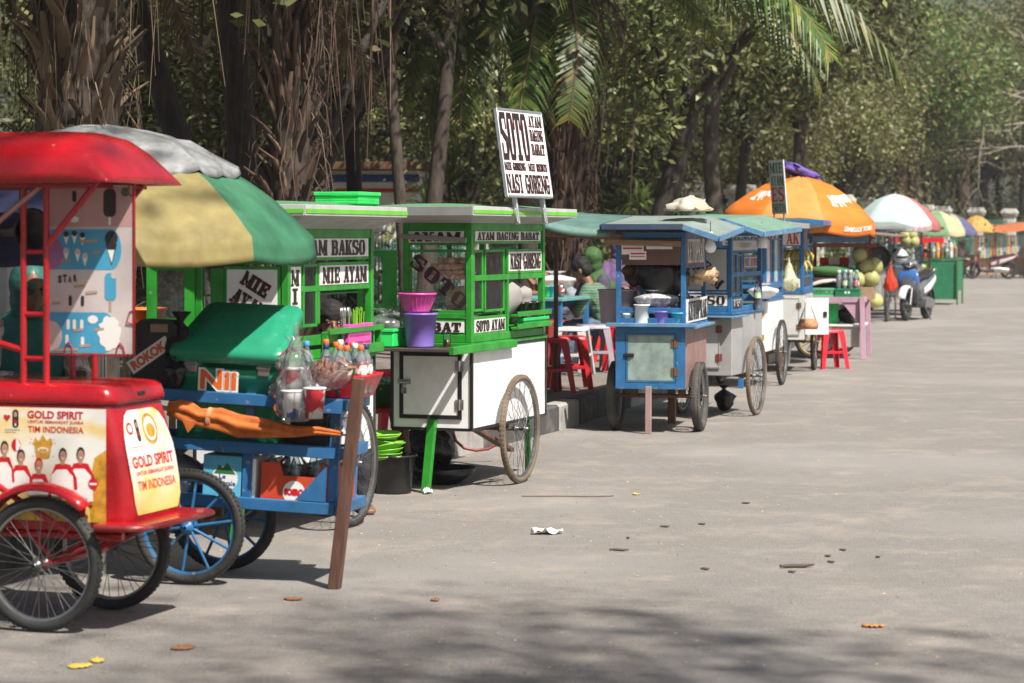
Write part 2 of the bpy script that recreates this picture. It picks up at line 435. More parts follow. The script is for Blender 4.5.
SKIN = mat('brown_skin', (.20, .095, .055), .5, var=.1, dirt=0)
HAIR = mat('black_hair', (.010, .008, .007), .75, dirt=0, stretch=(1, 1, 6), bump=.4, bscale=50)
# ================================================================ wheels and small repeatable goods
RIMST = mat('wheel_rim_steel', (.33, .33, .32), .35, .9, dirt=.5, dirtc=(.1, .08, .06), dscale=9)
SPOKEM = mat('dull_spoke', (.17, .165, .16), .4, .8, dirt=.5, dirtc=(.08, .06, .05), dscale=9)
def bike_wheel(parent, c, r, rz=0., tyre=RUBBER, rimm=RIMST, spoke=SPOKEM, nsp=36, tr_=.019, sr=.0016, hubr=.02, lean=0.):
    """c: hub position in the parent's frame; axle along local x (wheel in the yz plane) turned by rz"""
    key = (round(r, 3), tyre.name, rimm.name, spoke.name, nsp, tr_, sr)
    if key not in WHEELS:
        hub = M()
        hub.T = Matrix.Rotation(R(90), 4, 'Y')
        hub.lathe([(.006, -.055), (hubr * .6, -.05), (hubr * .6, -.035), (hubr, -.034), (hubr, -.026), (hubr * .6, -.024), (hubr * .6, .024), (hubr, .026), (hubr, .034), (hubr * .6, .035), (hubr * .6, .05), (.006, .055)], 14)
        hub.T = Matrix()
        ri = r - tr_ * 2.1
        for i in range(nsp):
            sd = 1 if i % 2 else -1
            a = 2 * math.pi * i / nsp; b = a + (.5 if (i // 2) % 2 else -.5) * (1 if nsp > 20 else 0)
            hub.tube([(sd * .03 if nsp > 20 else 0, hubr * .8 * math.cos(b), hubr * .8 * math.sin(b)), (sd * .004, ri * math.cos(a), ri * math.sin(a))], sr, 5 if nsp > 20 else 8)
        rim = M(); n = 48
        rings = []
        for i in range(n):
            a = 2 * math.pi * i / n; d = Vector((0, math.cos(a), math.sin(a)))
            rings.append([d * (ri - .003) + Vector((-.008, 0, 0)), d * (ri + .012) + Vector((-.014, 0, 0)), d * (ri + .012) + Vector((.014, 0, 0)), d * (ri - .003) + Vector((.008, 0, 0))])
        rings.append(rings[0]); rim.loft(rings, caps=False, smooth=False)
        ty = M(); ty.tube([(0, (r - tr_) * math.cos(2 * math.pi * i / n), (r - tr_) * math.sin(2 * math.pi * i / n)) for i in range(n)], tr_, 10, closed=True)
        # tread blocks
        for i in range(72):
            a = 2 * math.pi * i / 72; d = Vector((0, math.cos(a), math.sin(a))); t = Vector((0, -math.sin(a), math.cos(a)))
            for sx in (-1, 1):
                p = d * (r - tr_ * .18) + Vector((sx * tr_ * .5, 0, 0)) + t * (.004 * sx)
                ty.bar(p - t * .006, p + t * .006, tr_ * .5, .004, 0, up=d, bev=0)
        h = hub.build('wheel', spoke); q = rim.build('rim', rimm, h); t = ty.build('tyre', tyre, h)
        WHEELS[key] = (h.data, q.data, t.data)
        for o in (t, q, h): bpy.data.objects.remove(o)
    hd, rd, td = WHEELS[key]
    h = bpy.data.objects.new('wheel', hd); COL.objects.link(h); h.parent = parent; h.location = c; h.rotation_euler = (rnd.random() * 6, lean, rz)
    h.rotation_mode = 'XYZ'
    for nm, dta in (('rim', rd), ('tyre', td)):
        o = bpy.data.objects.new(nm, dta); COL.objects.link(o); o.parent = h
    return h
WHEELS = {}

def stool(loc, rz, m_, label, group=None, h=.45, w=.14, cat='stool'):
    t = thing('plastic_stool', label, cat, loc, rz, group)
    s = M()
    out = rrect(w, w, .03, 4); inn = rrect(.03, .03, .028, 4)
    ring = lambda P, z, k=1.: [(p[0] * k, p[1] * k, z) for p in P]
    s.loft([ring(out, h - .035, 1.04), ring(out, h - .01), ring(out, h, .94), ring(inn, h - .002), ring(inn, h - .02)], caps=False)
    s.build('seat', m_, t)
    for sx in (-1, 1):
        for sy in (-1, 1):
            l = M(); rr = []
            for z, k, ww in ((h - .03, 1., .07), (h * .5, 1.17, .055), (0., 1.36, .045)):
                cx, cy = sx * w * k, sy * w * k
                rr.append([(cx, cy, z), (cx - sx * ww, cy, z), (cx - sx * ww, cy - sy * .008, z), (cx - sx * .01, cy - sy * .01, z), (cx - sx * .008, cy - sy * ww, z), (cx, cy - sy * ww, z)])
            if sx * sy < 0: rr = [q[::-1] for q in rr]
            l.loft(rr, smooth=False); l.build('leg', m_, t)
    r_ = M(); k = 1.2; z = h * .42
    for a, b in (((-1, -1), (1, -1)), ((1, -1), (1, 1)), ((1, 1), (-1, 1)), ((-1, 1), (-1, -1))):
        r_.bar((a[0] * w * k * .97, a[1] * w * k * .97, z), (b[0] * w * k * .97, b[1] * w * k * .97, z), .008, .03)
    r_.build('rail', m_, t)
    return t

def bottle(loc, label, group, h=.2, r=.03, liquid=None, cap=ORANGE, band=None, body=None, cat='bottle'):
    t = thing('drink_bottle', label, cat, loc, rnd.random() * 6, group)
    b = M()
    b.lathe([(.001, 0), (r * .85, 0), (r, .01), (r, h * .28), (r * .9, h * .33), (r, h * .38), (r, h * .62), (r * .8, h * .74), (r * .42, h * .86), (r * .4, h * .93), (.001, h * .93)], 14)
    b.build('bottle_body', body or PET, t)
    if liquid:
        l = M(); q = r * .93
        l.lathe([(.001, .003), (q * .85, .003), (q, .012), (q, h * .28), (q * .88, h * .33), (q, h * .38), (q, h * .6), (q * .85, h * .68), (.001, h * .68)], 12)
        l.build('drink', liquid, t)
    c = M(); c.lathe([(r * .46, h * .9), (r * .5, h * .905), (r * .5, h * .99), (r * .4, h), (.001, h)], 12); c.build('cap', cap, t)
    if band:
        l = M(); l.lathe([(r * 1.015, h * .4), (r * 1.015, h * .6)], 14); l.build('paper_band', band, t)
    return t

def bucket(name, loc, label, m_, r0, r1, h, cat, group=None, rim=.008, ribs=0, parent=None):
    """tapered open vessel with rolled rim"""
    b = M()
    b.lathe([(.001, .004), (r0 - .006, .004), (r0, .0), (r0 + .002, .01), (r1, h - .012), (r1 + rim, h - .012), (r1 + rim, h), (r1 - .001, h), (r0 - .004, .012), (.001, .012)], 28)
    if ribs:
        for i in range(ribs):
            a = 2 * math.pi * i / ribs
            b.tube([((r0 + .0005) * math.cos(a), (r0 + .0005) * math.sin(a), .01), (r1 * math.cos(a), r1 * math.sin(a), h - .02)], .002, 5)
    o = b.build(name, m_, parent)
    o.location = loc
    if not parent: tag(o, label, cat, group)
    return o

def basket(name, loc, label, m_, lx, ly, h, cat, rz=0., group=None, holes=True):
    """slatted open tray"""
    t = thing(name, label, cat, loc, rz, group)
    b = M(); b.bx(-lx / 2 + .01, lx / 2 - .01, -ly / 2 + .01, ly / 2 - .01, 0, .006)
    for (x0, x1, y0, y1) in ((-lx / 2, lx / 2, -ly / 2, -ly / 2 + .006), (-lx / 2, lx / 2, ly / 2 - .006, ly / 2), (-lx / 2, -lx / 2 + .006, -ly / 2 + .007, ly / 2 - .007), (lx / 2 - .006, lx / 2, -ly / 2 + .007, ly / 2 - .007)):
        if holes:
            k = 3
            for i in range(k):
                z = .008 + (h - .028) * i / k
                b.bx(x0, x1, y0, y1, z, z + h / k * .55)
            n = int(max(x1 - x0, y1 - y0) / .025)
            for i in range(n + 1):
                if x1 - x0 > y1 - y0: xx = x0 + (x1 - x0 - .006) * i / n; b.bx(xx, xx + .006, y0 + .0007, y1 - .0007, .0065, h - .02, bev=0)
                else: yy = y0 + (y1 - y0 - .006) * i / n; b.bx(x0 + .0007, x1 - .0007, yy, yy + .006, .0065, h - .02, bev=0)
        else: b.bx(x0, x1, y0, y1, .0065, h - .02)
    b.build('basket_wall', m_, t)
    r_ = M()
    for (x0, x1, y0, y1) in ((-lx / 2 - .008, lx / 2 + .008, -ly / 2 - .008, -ly / 2 + .008), (-lx / 2 - .008, lx / 2 + .008, ly / 2 - .008, ly / 2 + .008), (-lx / 2 - .008, -lx / 2 + .008, -ly / 2 + .008, ly / 2 - .008), (lx / 2 - .008, lx / 2 + .008, -ly / 2 + .008, ly / 2 - .008)):
        r_.bx(x0, x1, y0, y1, h - .0195, h)
    r_.build('rim', m_, t)
    return t

def bag(name, loc, label, m_, r, cat='bag', seed=1, amp=.35, freq=2.2, group=None, tie=True, n=26, parent=None, rz=0, hang=False):
    """plastic bag, gathered at the top; hangs or stands with its lowest point at loc"""
    b = M()
    rows = []; k = 14
    for i in range(k + 1):
        t = i / k; z = r[2] * t
        if t < .62: s_ = math.sin(math.pi * min(1, t / .62 * .5 + .06)) ** .7
        elif t < .86: s_ = 1 - (t - .62) / .24 * .86
        else: s_ = .14 + (t - .86) / .14 * .4
        if hang: s_ = min(1, .55 + t * 4) if t < .12 else (1 if t < .3 else max(.10, 1 - (t - .3) / .58 * .9))
        row = []
        for j in range(n + 1):
            a = 2 * math.pi * (j % n) / n
            q = 1 + amp * noise.fractal(Vector((math.cos(a) * freq + seed * 5.3, math.sin(a) * freq, t * 4)), 1., 2., 3) * (1 if t > .06 else .2)
            row.append((math.cos(a) * r[0] * s_ * q, math.sin(a) * r[1] * s_ * q, z))
        rows.append(row)
    b.grid(rows)
    b.add([(p[0] * .99, p[1] * .99, p[2]) for p in rows[0][:-1]], [tuple(range(n))[::-1]], 0)
    o = b.build(name, m_, parent); o.location = loc; o.rotation_euler = (0, 0, rz)
    if not parent: tag(o, label, cat, group)
    return o

def umbrella(loc, label, r, h, mats, order, valance=.12, seg=8, tilt=(0, 0), rz=0., sag=.06, group=None, polez=None, vent=None, pole=STEEL, bulge=.12, dome=1.75, text=None, edge=.02):
    """big parasol: pole, ribs, canopy panels (one material index per panel), optional upper vent layer; loc is the pole's foot, h the rim height"""
    rh, ph = h
    t = thing('market_umbrella', label, 'umbrella', loc, rz, group)
    c = M(); nr = 10; ns = seg * 6; rows = []
    def pt(a, f, off=0.):
        k = a / (2 * math.pi) * seg; fr = k - math.floor(k)
        sc = 1 - edge * 3.2 * (4 * fr * (1 - fr)) * f           # hem cut straight between ribs
        dip = sag * f * (4 * fr * (1 - fr)) * .5
        z = ph - (ph - rh) * (f ** dome * (1 - bulge) + bulge * f ** 3) - dip + off + .010 * noise.noise(Vector((math.cos(a) * 5, math.sin(a) * 5, f * 6))) + .006 * noise.noise(Vector((math.cos(a) * 13, math.sin(a) * 13, f * 9)))
        return Vector((r * f * sc * math.cos(a), r * f * sc * math.sin(a), z))
    for i in range(nr + 1):
        rows.append([pt(2 * math.pi * j / ns, max(.02, i / nr)) for j in range(ns + 1)])
    for q in (.35, .7, 1.):
        rows.append([Vector((p.x * (1.0 + .015 * q), p.y * (1.0 + .015 * q), p.z - valance * q * (1 + .12 * noise.noise(Vector((j * .35, q, rz)))))) for j, p in enumerate(rows[nr])])
    c.grid(rows, matf=lambda i, j: order[(j // 6) % seg])
    cn = c.build('canopy', mats, t, solid=-.002)
    if vent:
        v = M(); vr = []
        for i in range(7):
            f = max(.02, vent[0] * i / 6)
            vr.append([pt(2 * math.pi * j / ns, f * (1 + (.05 * noise.noise(Vector(((j % ns) * .9, i * .3, 8))) if i > 3 else 0)), .035 + .03 * noise.noise(Vector(((j % ns) * .7, i * .9, 3)))) for j in range(ns + 1)])
        vr.append([Vector((p.x * 1.02, p.y * 1.02, p.z - .03 - .015 * noise.noise(Vector((j * .9, 1, 1))))) for j, p in enumerate(vr[-1])])
        v.grid(vr); v.build('vent_layer', vent[1], t, solid=-.002)
    rb = M()
    for i in range(seg):
        a = 2 * math.pi * i / seg
        rb.tube([pt(a, f, -.012) for f in (.03, .25, .5, .75, .98)], .006, 6)
        rb.tube([Vector((.02 * math.cos(a), .02 * math.sin(a), rh - .02)), pt(a, .55, -.015)], .005, 6)
    rb.build('rib', STEEL, t)
    p = M(); p.tube([(0, 0, 0), (0, 0, ph + .03)], .018, 10); p.ell((0, 0, ph + .025), (.016, .016, .014)); p.tube([(0, 0, rh - .04), (0, 0, rh)], .03, 10)
    p.build('pole', pole, t)
    if text:
        for k, (a, f0, f1, s, tm, du) in enumerate(text):
            tx = M(); buf = M(); sans(buf, s, -.5, 0, 1, 1, 0, 0, .03, .25)
            # wrap the lettering onto the canopy panel
            vs = []
            for (u, v, _) in buf.v:
                f = f0 + (f1 - f0) * (1 - v)
                if f <= 1: q = pt(a + u * du, f, .005); vs.append(q * 1.0 + Vector((q.x, q.y, 0)).normalized() * .004)
                else:
                    q = pt(a + u * du, 1.); vs.append(Vector((q.x * 1.02, q.y * 1.02, q.z - (f - 1) * r)) + Vector((q.x, q.y, 0)).normalized() * .006)
            tx.add(vs, buf.f, 0)
            tx.build('lettering', tm, cn)
    t.rotation_euler = (tilt[0], tilt[1], rz)
    return t
# ================================================================ red ice cream tricycle (local x = heading, local y = away from the camera)
PR_WHITE = mat('print_white', (.80, .79, .75), .35, var=.04, dirt=.10, dirtc=(.5, .4, .25), dscale=6)
PR_RED = mat('print_red', (.55, .012, .02), .35, dirt=.05)
PR_GOLD = mat('print_gold', (.55, .28, .03), .35, var=.3, scale=30, dirt=.1)
PR_SKIN = mat('print_skin', (.45, .24, .15), .4, dirt=.05)
PR_DARK = mat('print_dark', (.03, .025, .025), .4, dirt=.05)
PR_BLUE = mat('print_blue', (.06, .34, .54), .4, var=.08, dirt=.15, dirtc=(.5, .5, .5), dscale=9)
PR_PINK = mat('print_faded_pink', (.50, .30, .30), .45, var=.12, dirt=.35, dirtc=(.55, .20, .20), dscale=5)
PR_PALE = mat('print_pale', (.56, .50, .48), .45, var=.08, dirt=.25, dirtc=(.5, .35, .33), dscale=8)
PR_PURP = mat('print_purple', (.34, .14, .30), .45, dirt=.1)
def poster_mat():
    m, nt, out = _nodes('gold_poster')
    tc = N(nt, 'ShaderNodeTexCoord'); b = N(nt, 'ShaderNodeBsdfPrincipled', Roughness=.3)
    mp = N(nt, 'ShaderNodeMapping'); mp.inputs['Rotation'].default_value = (0, .5, .3); mp.inputs['Scale'].default_value = (3, 9, 9)
    nt.links.new(tc.outputs['Object'], mp.inputs[0])
    f = noise_fac(nt, mp.outputs[0], .9, 3, .47, .72)
    sx = N(nt, 'ShaderNodeSeparateXYZ'); nt.links.new(tc.outputs['Object'], sx.inputs[0]); rz_ = N(nt, 'ShaderNodeMapRange'); rz_.inputs[1].default_value = .66; rz_.inputs[2].default_value = .42; nt.links.new(sx.outputs[2], rz_.inputs[0])
    c = mix(nt, f, (.78, .76, .70), (.78, .52, .09)); c = mix(nt, rz_.outputs[0], c, (.74, .50, .08))
    nt.links.new(c, b.inputs['Base Color']); nt.links.new(b.outputs[0], out.inputs[0]); return m
POSTER = poster_mat()

TRZ = R(-18)
t = thing('ice_cream_tricycle', 'red ice cream tricycle with printed side panel, arched red canopy and hanging menu board', 'tricycle', (-1.785, 9.09, 0), TRZ)
# --- cold box
b = M()
def foot(z, xf, grow=0.):
    x0 = -.78; hx = (xf - x0) / 2 + grow; hy = .235 + grow
    return [(p[0], p[1], z) for p in rrect(hx, hy, .055 + grow * .5, 6, (xf + x0) / 2, .295)]
NOSE = [(.385, .335), (.44, .345), (.55, .337), (.63, .323), (.70, .306), (.80, .278), (.856, .258)]
b.loft([foot(.375, .31, -.02)] + [foot(z_, x_) for z_, x_ in NOSE])
body = b.build('cold_box', RED, t)
l = M()
l.loft([foot(.858, .262, .0), foot(.862, .268, .006), foot(.880, .268, .007), foot(.916, .258, .004), foot(.930, .246, -.008), foot(.938, .22, -.05)])
l.build('lid', RED, t)
q = M(); q.bx(.262, .279, .27, .32, .885, .90, 0, .004); q.build('lid_latch', BLACK, t)
# --- side poster: u=0 at the panel's front edge (to the rider's right), v=0 at its top
a = M(); a.T = FRONT(.0575, .245, .845)
K, V = .00079, .000754
X = lambda z: -(551 - z) * K
Yv = lambda z: -(z - 55) * V
a.rect(-.95, 0, -.43, 0, 0, 0)
# gold sweep at the panel's front end
a.flat([(X(470), Yv(625)), (X(551), Yv(625)), (X(551), Yv(260)), (X(490), Yv(300)), (X(455), Yv(470))], .0004, 3)
sans(a, 'GOLD SPIRIT', X(128), Yv(110), X(430) - X(128), 40 * V, .0012, 2, .035)
sans(a, 'UNTUK SEMANGAT JUARA', X(132), Yv(138), X(432) - X(132), 20 * V, .0012, 2, .02)
sans(a, 'TIM INDONESIA', X(132), Yv(180), X(432) - X(132), 32 * V, .0012, 2, .015)
# heart emblem, torch badge and small print
for r_, mt in ((1., 2), (.62, 1)):
    hp = []
    for i in range(24):
        th = 2 * math.pi * i / 24
        hp.append((X(18) + r_ * .0145 * math.sin(th) ** 3, Yv(108) + r_ * .0009 * (13 * math.cos(th) - 5 * math.cos(2 * th) - 2 * math.cos(3 * th) - math.cos(4 * th))))
    a.flat(hp, .0012 + .0003 * mt, mt)
a.flat(rrect(17 * K, 46 * V, 15 * K, 4, X(64), Yv(113)), .0012, 4)
a.disc(X(64), Yv(92), 9 * K, 14 * V, .0018, 5); a.disc(X(64), Yv(128), 8 * K, 10 * V, .0018, 2); a.rect(X(60), X(68), Yv(150), Yv(138), .0018, 1)
for k in range(2): a.rect(X(5), X(88 - 22 * k), Yv(168 + 12 * k + 4), Yv(168 + 12 * k), .001, 6)
# gilded cake
a.flat([(X(165), Yv(240)), (X(262), Yv(235)), (X(248), Yv(310)), (X(178), Yv(318))], .0010, 3)
a.flat([(X(155), Yv(240)), (X(172), Yv(205)), (X(190), Yv(225)), (X(213), Yv(190)), (X(232), Yv(222)), (X(258), Yv(205)), (X(268), Yv(240))], .0014, 3)
a.disc(X(215), Yv(268), 30 * K, 14 * V, .0018, 1); a.disc(X(215), Yv(270), 24 * K, 9 * V, .0021, 3)
for sx, sy in ((150, 215), (145, 232), (272, 215), (280, 232), (160, 300), (270, 300)): a.disc(X(sx), Yv(sy), 4 * K, 3 * V, .0014, 3, 6)
a.disc(X(67), Yv(247), 25 * K, 32 * V, .0012, 2); a.flat([(X(67), Yv(215)), (X(80), Yv(222)), (X(91), Yv(247)), (X(80), Yv(272)), (X(67), Yv(279))], .0016, 1)
# five athletes in white and red jackets
for (hx, hy, bw, bot, sk) in ((5, 265, 46, 470, 0), (95, 305, 55, 475, 0), (192, 345, 58, 500, 1), (322, 292, 66, 505, 0), (418, 285, 66, 520, 0)):
    d = .002 + .0004 * (hx / 400)
    a.flat([(X(hx - bw), Yv(bot)), (X(hx + bw), Yv(bot)), (X(hx + bw * .95), Yv(hy + 95)), (X(hx + bw * .55), Yv(hy + 48)), (X(hx - bw * .55), Yv(hy + 48)), (X(hx - bw * .95), Yv(hy + 95))], d, 1)
    a.flat([(X(hx - bw), Yv(hy + 105)), (X(hx - bw * .6), Yv(hy + 46)), (X(hx), Yv(hy + 40)), (X(hx + bw * .6), Yv(hy + 46)), (X(hx + bw * 1.1), Yv(hy + 110)), (X(hx + bw * .75), Yv(hy + 100)), (X(hx + bw * .3), Yv(hy + 70)), (X(hx - bw * .5), Yv(hy + 72))], d + .0003, 2)
    a.flat([(X(hx + bw * .8), Yv(hy + 90)), (X(hx + bw * 1.12), Yv(hy + 110)), (X(hx + bw * 1.2), Yv(hy + 170)), (X(hx + bw * .9), Yv(hy + 175))], d + .0003, 2)
    a.flat([(X(hx - 10), Yv(hy + 48)), (X(hx + 10), Yv(hy + 48)), (X(hx + 10), Yv(hy + 20)), (X(hx - 10), Yv(hy + 20))], d + .0005, 5)
    a.disc(X(hx), Yv(hy - 4), 22 * K, 34 * V, d + .0006, 2 if sk else 4)
    a.disc(X(hx + 1), Yv(hy + 4), 17 * K, 27 * V, d + .0008, 5)
    a.rect(X(hx - 8), X(hx - 3), Yv(hy + 1), Yv(hy - 2), d + .001, 4); a.rect(X(hx + 4), X(hx + 9), Yv(hy + 1), Yv(hy - 2), d + .001, 4); a.rect(X(hx - 6), X(hx + 8), Yv(hy + 18), Yv(hy + 14), d + .001, 1)
a.flat([(X(405), Yv(600)), (X(440), Yv(600)), (X(455), Yv(505)), (X(400), Yv(505))], .0035, 2)
a.disc(X(485), Yv(430), 26 * K, 28 * V, .004, 2); a.rect(X(466), X(504), Yv(436), Yv(426), .0044, 1)
a.build('side_poster', [POSTER, PR_WHITE, PR_RED, PR_GOLD, PR_DARK, PR_SKIN, GREYP], t)
# --- front poster on the sloping nose
def nose(z):
    for (z0, x0), (z1, x1) in zip(NOSE, NOSE[1:]):
        if z <= z1: return x0 + (x1 - x0) * (z - z0) / (z1 - z0)
    return NOSE[-1][1]
a = M(); a.T = frame((0, .09, .43), (0, 1, 0), (0, 0, 1))
EDG = [(.01, .03, .37), (.03, .022, .385), (.06, .012, .40), (.12, .004, .40), (.2, .0, .40), (.26, .003, .40), (.31, .014, .385), (.35, .03, .37), (.385, .055, .34), (.402, .09, .30)]
a.grid([[(l_, v, 0), ((l_ + r_) / 2, v, 0), (r_, v, 0)] for v, l_, r_ in EDG], 0)
sans(a, 'GOLD SPIRIT', .03, .185, .345, .045, .001, 2, .035); sans(a, 'UNTUK SEMANGAT JUARA', .045, .152, .32, .021, .001, 2, .02); sans(a, 'TIM INDONESIA', .045, .10, .32, .036, .001, 2, .015)
a.disc(.235, .325, .06, .06, .001, 3); a.disc(.235, .325, .046, .046, .0014, 1); a.disc(.235, .318, .036, .028, .0018, 3)
a.flat(rrect(.014, .043, .012, 4, .13, .325), .001, 4); a.disc(.13, .345, .008, .012, .0014, 5); a.disc(.13, .312, .007, .009, .0014, 2)
a.disc(.07, .335, .026, .024, .001, 2); a.disc(.07, .335, .016, .014, .0014, 1)
a.rect(.05, .15, .262, .266, .001, 6); a.rect(.06, .14, .25, .253, .001, 6)
a.v = [(x + nose(z) + .003, y, z) for x, y, z in a.v]
a.build('front_poster', [POSTER, PR_WHITE, PR_RED, PR_GOLD, PR_DARK, PR_SKIN, GREYP], t)
# --- bumper platform and chassis
p = M(); p.prism([(.24, -.03), (.41, -.035), (.445, .0), (.455, .53), (.42, .56), (.24, .56)], .402, .42, 0)
pf = p.build('bumper_platform', RED, t)
e = M(); e.tube([(.25, -.042, .411), (.40, -.046, .411), (.445, -.02, .411), (.462, .25, .411), (.464, .53, .411), (.43, .572, .411), (.25, .572, .411)], .012, 8)
for yy in (.1, .45): e.tube([(.3, yy, .402), (.05, yy, .27)], .012, 8)
e.build('bumper_rail', mat('worn_red_steel', (.30, .03, .03), .35, .4, dirt=.6, dirtc=(.35, .33, .31), dscale=12), pf)
c = M()
for yy in (.09, .5): c.tube([(.3, yy, .36), (-.5, yy, .36), (-1.1, .295, .33)], .016, 8)
c.tube([(0, .02, .255), (0, .54, .255)], .016, 10)
for yy in (.12, .44): c.tube([(0, yy, .255), (-.12, yy, .36)], .013, 8); c.tube([(0, yy, .255), (.16, yy, .36)], .013, 8)
c.tube([(-1.1, .295, .33), (-1.35, .295, .26)], .016, 8); c.tube([(-1.1, .295, .33), (-1.15, .295, .75)], .016, 8); c.tube([(-.7, .295, .36), (-1.1, .295, .33)], .018, 8)
c.tube([(-.33, .03, .62), (-.12, .025, .50), (.07, .02, .40), (.10, .02, .385)], .013, 8)
c.build('chassis', RED, t)
s_ = M(); s_.lump((-1.15, .295, .79), (.14, .09, .04), 2, .1, 1.5); s_.build('saddle', BLACK, t)
h = M(); h.tube([(-.79, .05, .88), (-.86, .05, .92), (-.87, .295, .93), (-.86, .54, .92), (-.79, .54, .88)], .013, 8); h.build('handlebar', CHROME, t)
bike_wheel(t, (0, 0, .257), .257, R(90), tr_=.023)
bike_wheel(t, (0, .575, .257), .257, R(90), tr_=.023)
bike_wheel(t, (-1.35, .295, .257), .257, R(90), tr_=.02)
for yy in (0, .575):
    g = M(); rr = []
    for i in range(15):
        an = R(48 + 110 * i / 14); ct = (math.cos(an) * .30, math.sin(an) * .30 + .257); n_ = (math.cos(an), math.sin(an))
        rr.append([(ct[0] + n_[0] * o, yy + w, ct[1] + n_[1] * o) for w, o in ((-.042, -.018), (-.03, .002), (0, .009), (.03, .002), (.042, -.018))])
    g.grid(rr); g.build('mudguard', RED, t, solid=.003)
# --- canopy frame: two ladders of red tube, braces, arched shell
fpost = M()
for x in (-.13, -.031): fpost.tube([(x, .1, .93), (x, .1, 1.72)], .0125, 10)
for z in (1.03, 1.20, 1.44): fpost.tube([(-.13, .1, z), (-.031, .1, z)], .010, 8)
fpost.tube([(-.031, .1, 1.46), (.21, .1, 1.735)], .0125, 10)
fpost.tube([(-.13, .1, 1.06), (-.36, .1, 1.12)], .0125, 8)
for x in (-.13, -.031): fpost.tube([(x, .49, .93), (x, .49, 1.72)], .0125, 10)
fpost.tube([(-.031, .49, 1.46), (.21, .49, 1.735)], .0125, 10)
for x in (-.72,):
    for yy in (.1, .49): fpost.tube([(x, yy, .93), (x, yy, 1.72)], .0125, 10)
fpost.build('canopy_post', RED, t)
fb = M(); fb.tube([(-.40, .07, 1.42), (.0, .1, 1.735)], .011, 8); fb.build('brace', mat('scuffed_pink_steel', (.42, .22, .20), .4, .3, dirt=.5, dirtc=(.5, .45, .42), dscale=12), t)
cp = M(); rows = []
for (x, hh) in ((-1.05, .17), (-.9, .195), (-.6, .20), (-.3, .20), (0, .20), (.08, .195), (.15, .178), (.205, .14), (.255, .085), (.285, .04), (.30, .0)):
    row = []
    for j in range(25):
        th = math.pi * j / 24; cy = math.cos(th); sz = math.sin(th)
        yy = .28 - .31 * math.copysign(abs(cy) ** .72, cy); zz = 1.70 + hh * max(0, sz) ** .75
        row.append((x, yy, zz))
    rows.append(row)
cp.grid(rows)
cp.build('canopy', RED, t, solid=-.006)
cu = M(); cu.prism(rrect(.56, .27, .03, 4, -.38, .28), 1.685, 1.699, 0); cu.build('canopy_floor', mat('dull_red_underside', (.28, .02, .02), .5, dirt=.3), t)
hs = M(); hs.T = tr(-.20, .2, 1.52) @ Matrix.Rotation(R(90), 4, 'Y') @ Matrix.Rotation(R(25), 4, 'X')
hs.lathe([(.02, -.12), (.022, -.05), (.035, .02), (.075, .075), (.09, .08), (.07, .07), (.02, 0)], 18); hs.T = Matrix()
hs.tube([(-.2, .2, 1.52), (-.2, .2, 1.70)], .006)
hs.build('horn_speaker', BLACK, t)
# --- menu board
mb = M(); mb.T = FRONT(.24, -.105, 1.045); W_, H_ = .367, .65
mu = lambda z: (z - 103) / 207 * W_
mv = lambda z: (618 - z) / 408 * H_
mb.rect(0, W_, 0, H_, 0, 0)
mb.add([(0, 0, -.008), (W_, 0, -.008), (W_, H_, -.008), (0, H_, -.008)], [(3, 2, 1, 0)], 0)
mb.rect(0, W_, mv(310), mv(214), .0006, 1)
def lobe(m, x1, y0, y1, d, mt): m.flat([(0, mv(y1)), (mu(x1 - 25), mv(y1))] + [(mu(x1 - 25) + 25 / 207 * W_ * math.sin(R(a)), (mv(y0) + mv(y1)) / 2 - (mv(y0) - mv(y1)) / 2 * math.cos(R(a))) for a in range(15, 180, 15)] + [(mu(x1 - 25), mv(y0)), (0, mv(y0))], d, mt)
lobe(mb, 284, 316, 414, .001, 2); lobe(mb, 268, 518, 616, .001, 2)
lobe(mb, 143, 335, 414, .0014, 6); lobe(mb, 140, 540, 612, .0014, 0)
mb.disc(mu(118), mv(480), .022, .035, .001, 0)
# bars, cones and sundaes of the menu
mb.flat(rrect(.027, .055, .022, 4, mu(256), mv(252)), .0018, 3); mb.rect(mu(253), mu(259), mv(306), mv(286), .0018, 5)
mb.flat([(mu(246), mv(352)), (mu(274), mv(352)), (mu(261), mv(405))], .0018, 3); mb.disc(mu(260), mv(338), .028, .03, .0021, 3); mb.flat([(mu(251), mv(366)), (mu(268), mv(366)), (mu(261), mv(398))], .0024, 5)
mb.flat(rrect(.024, .052, .016, 4, mu(258), mv(455)), .0018, 2); mb.rect(mu(255), mu(260), mv(515), mv(488), .0018, 7); mb.disc(mu(266), mv(428), .012, .012, .0022, 0)
blob = [(mu(256) + (.048 + .008 * math.sin(i * 2.7)) * math.cos(R(i * 15)), mv(568) + (.066 + .006 * math.sin(i * 1.9)) * math.sin(R(i * 15))) for i in range(24)]
mb.flat(blob, .0018, 5)
for (x, y) in ((150, 338), (170, 336), (190, 340), (150, 378), (178, 380), (196, 390)):
    mb.flat([(mu(x - 7), mv(y - 8)), (mu(x + 7), mv(y - 8)), (mu(x), mv(y + 16))], .0018, 5); mb.disc(mu(x), mv(y - 10), .012, .011, .002, 3 if y < 360 else 0)
for (x, y) in ((160, 490), (190, 490), (155, 548), (170, 548), (188, 548), (152, 585), (190, 590)):
    mb.flat(rrect(.007, .02, .006, 3, mu(x), mv(y)), .0018, 3 if y > 480 and y < 500 else 5)
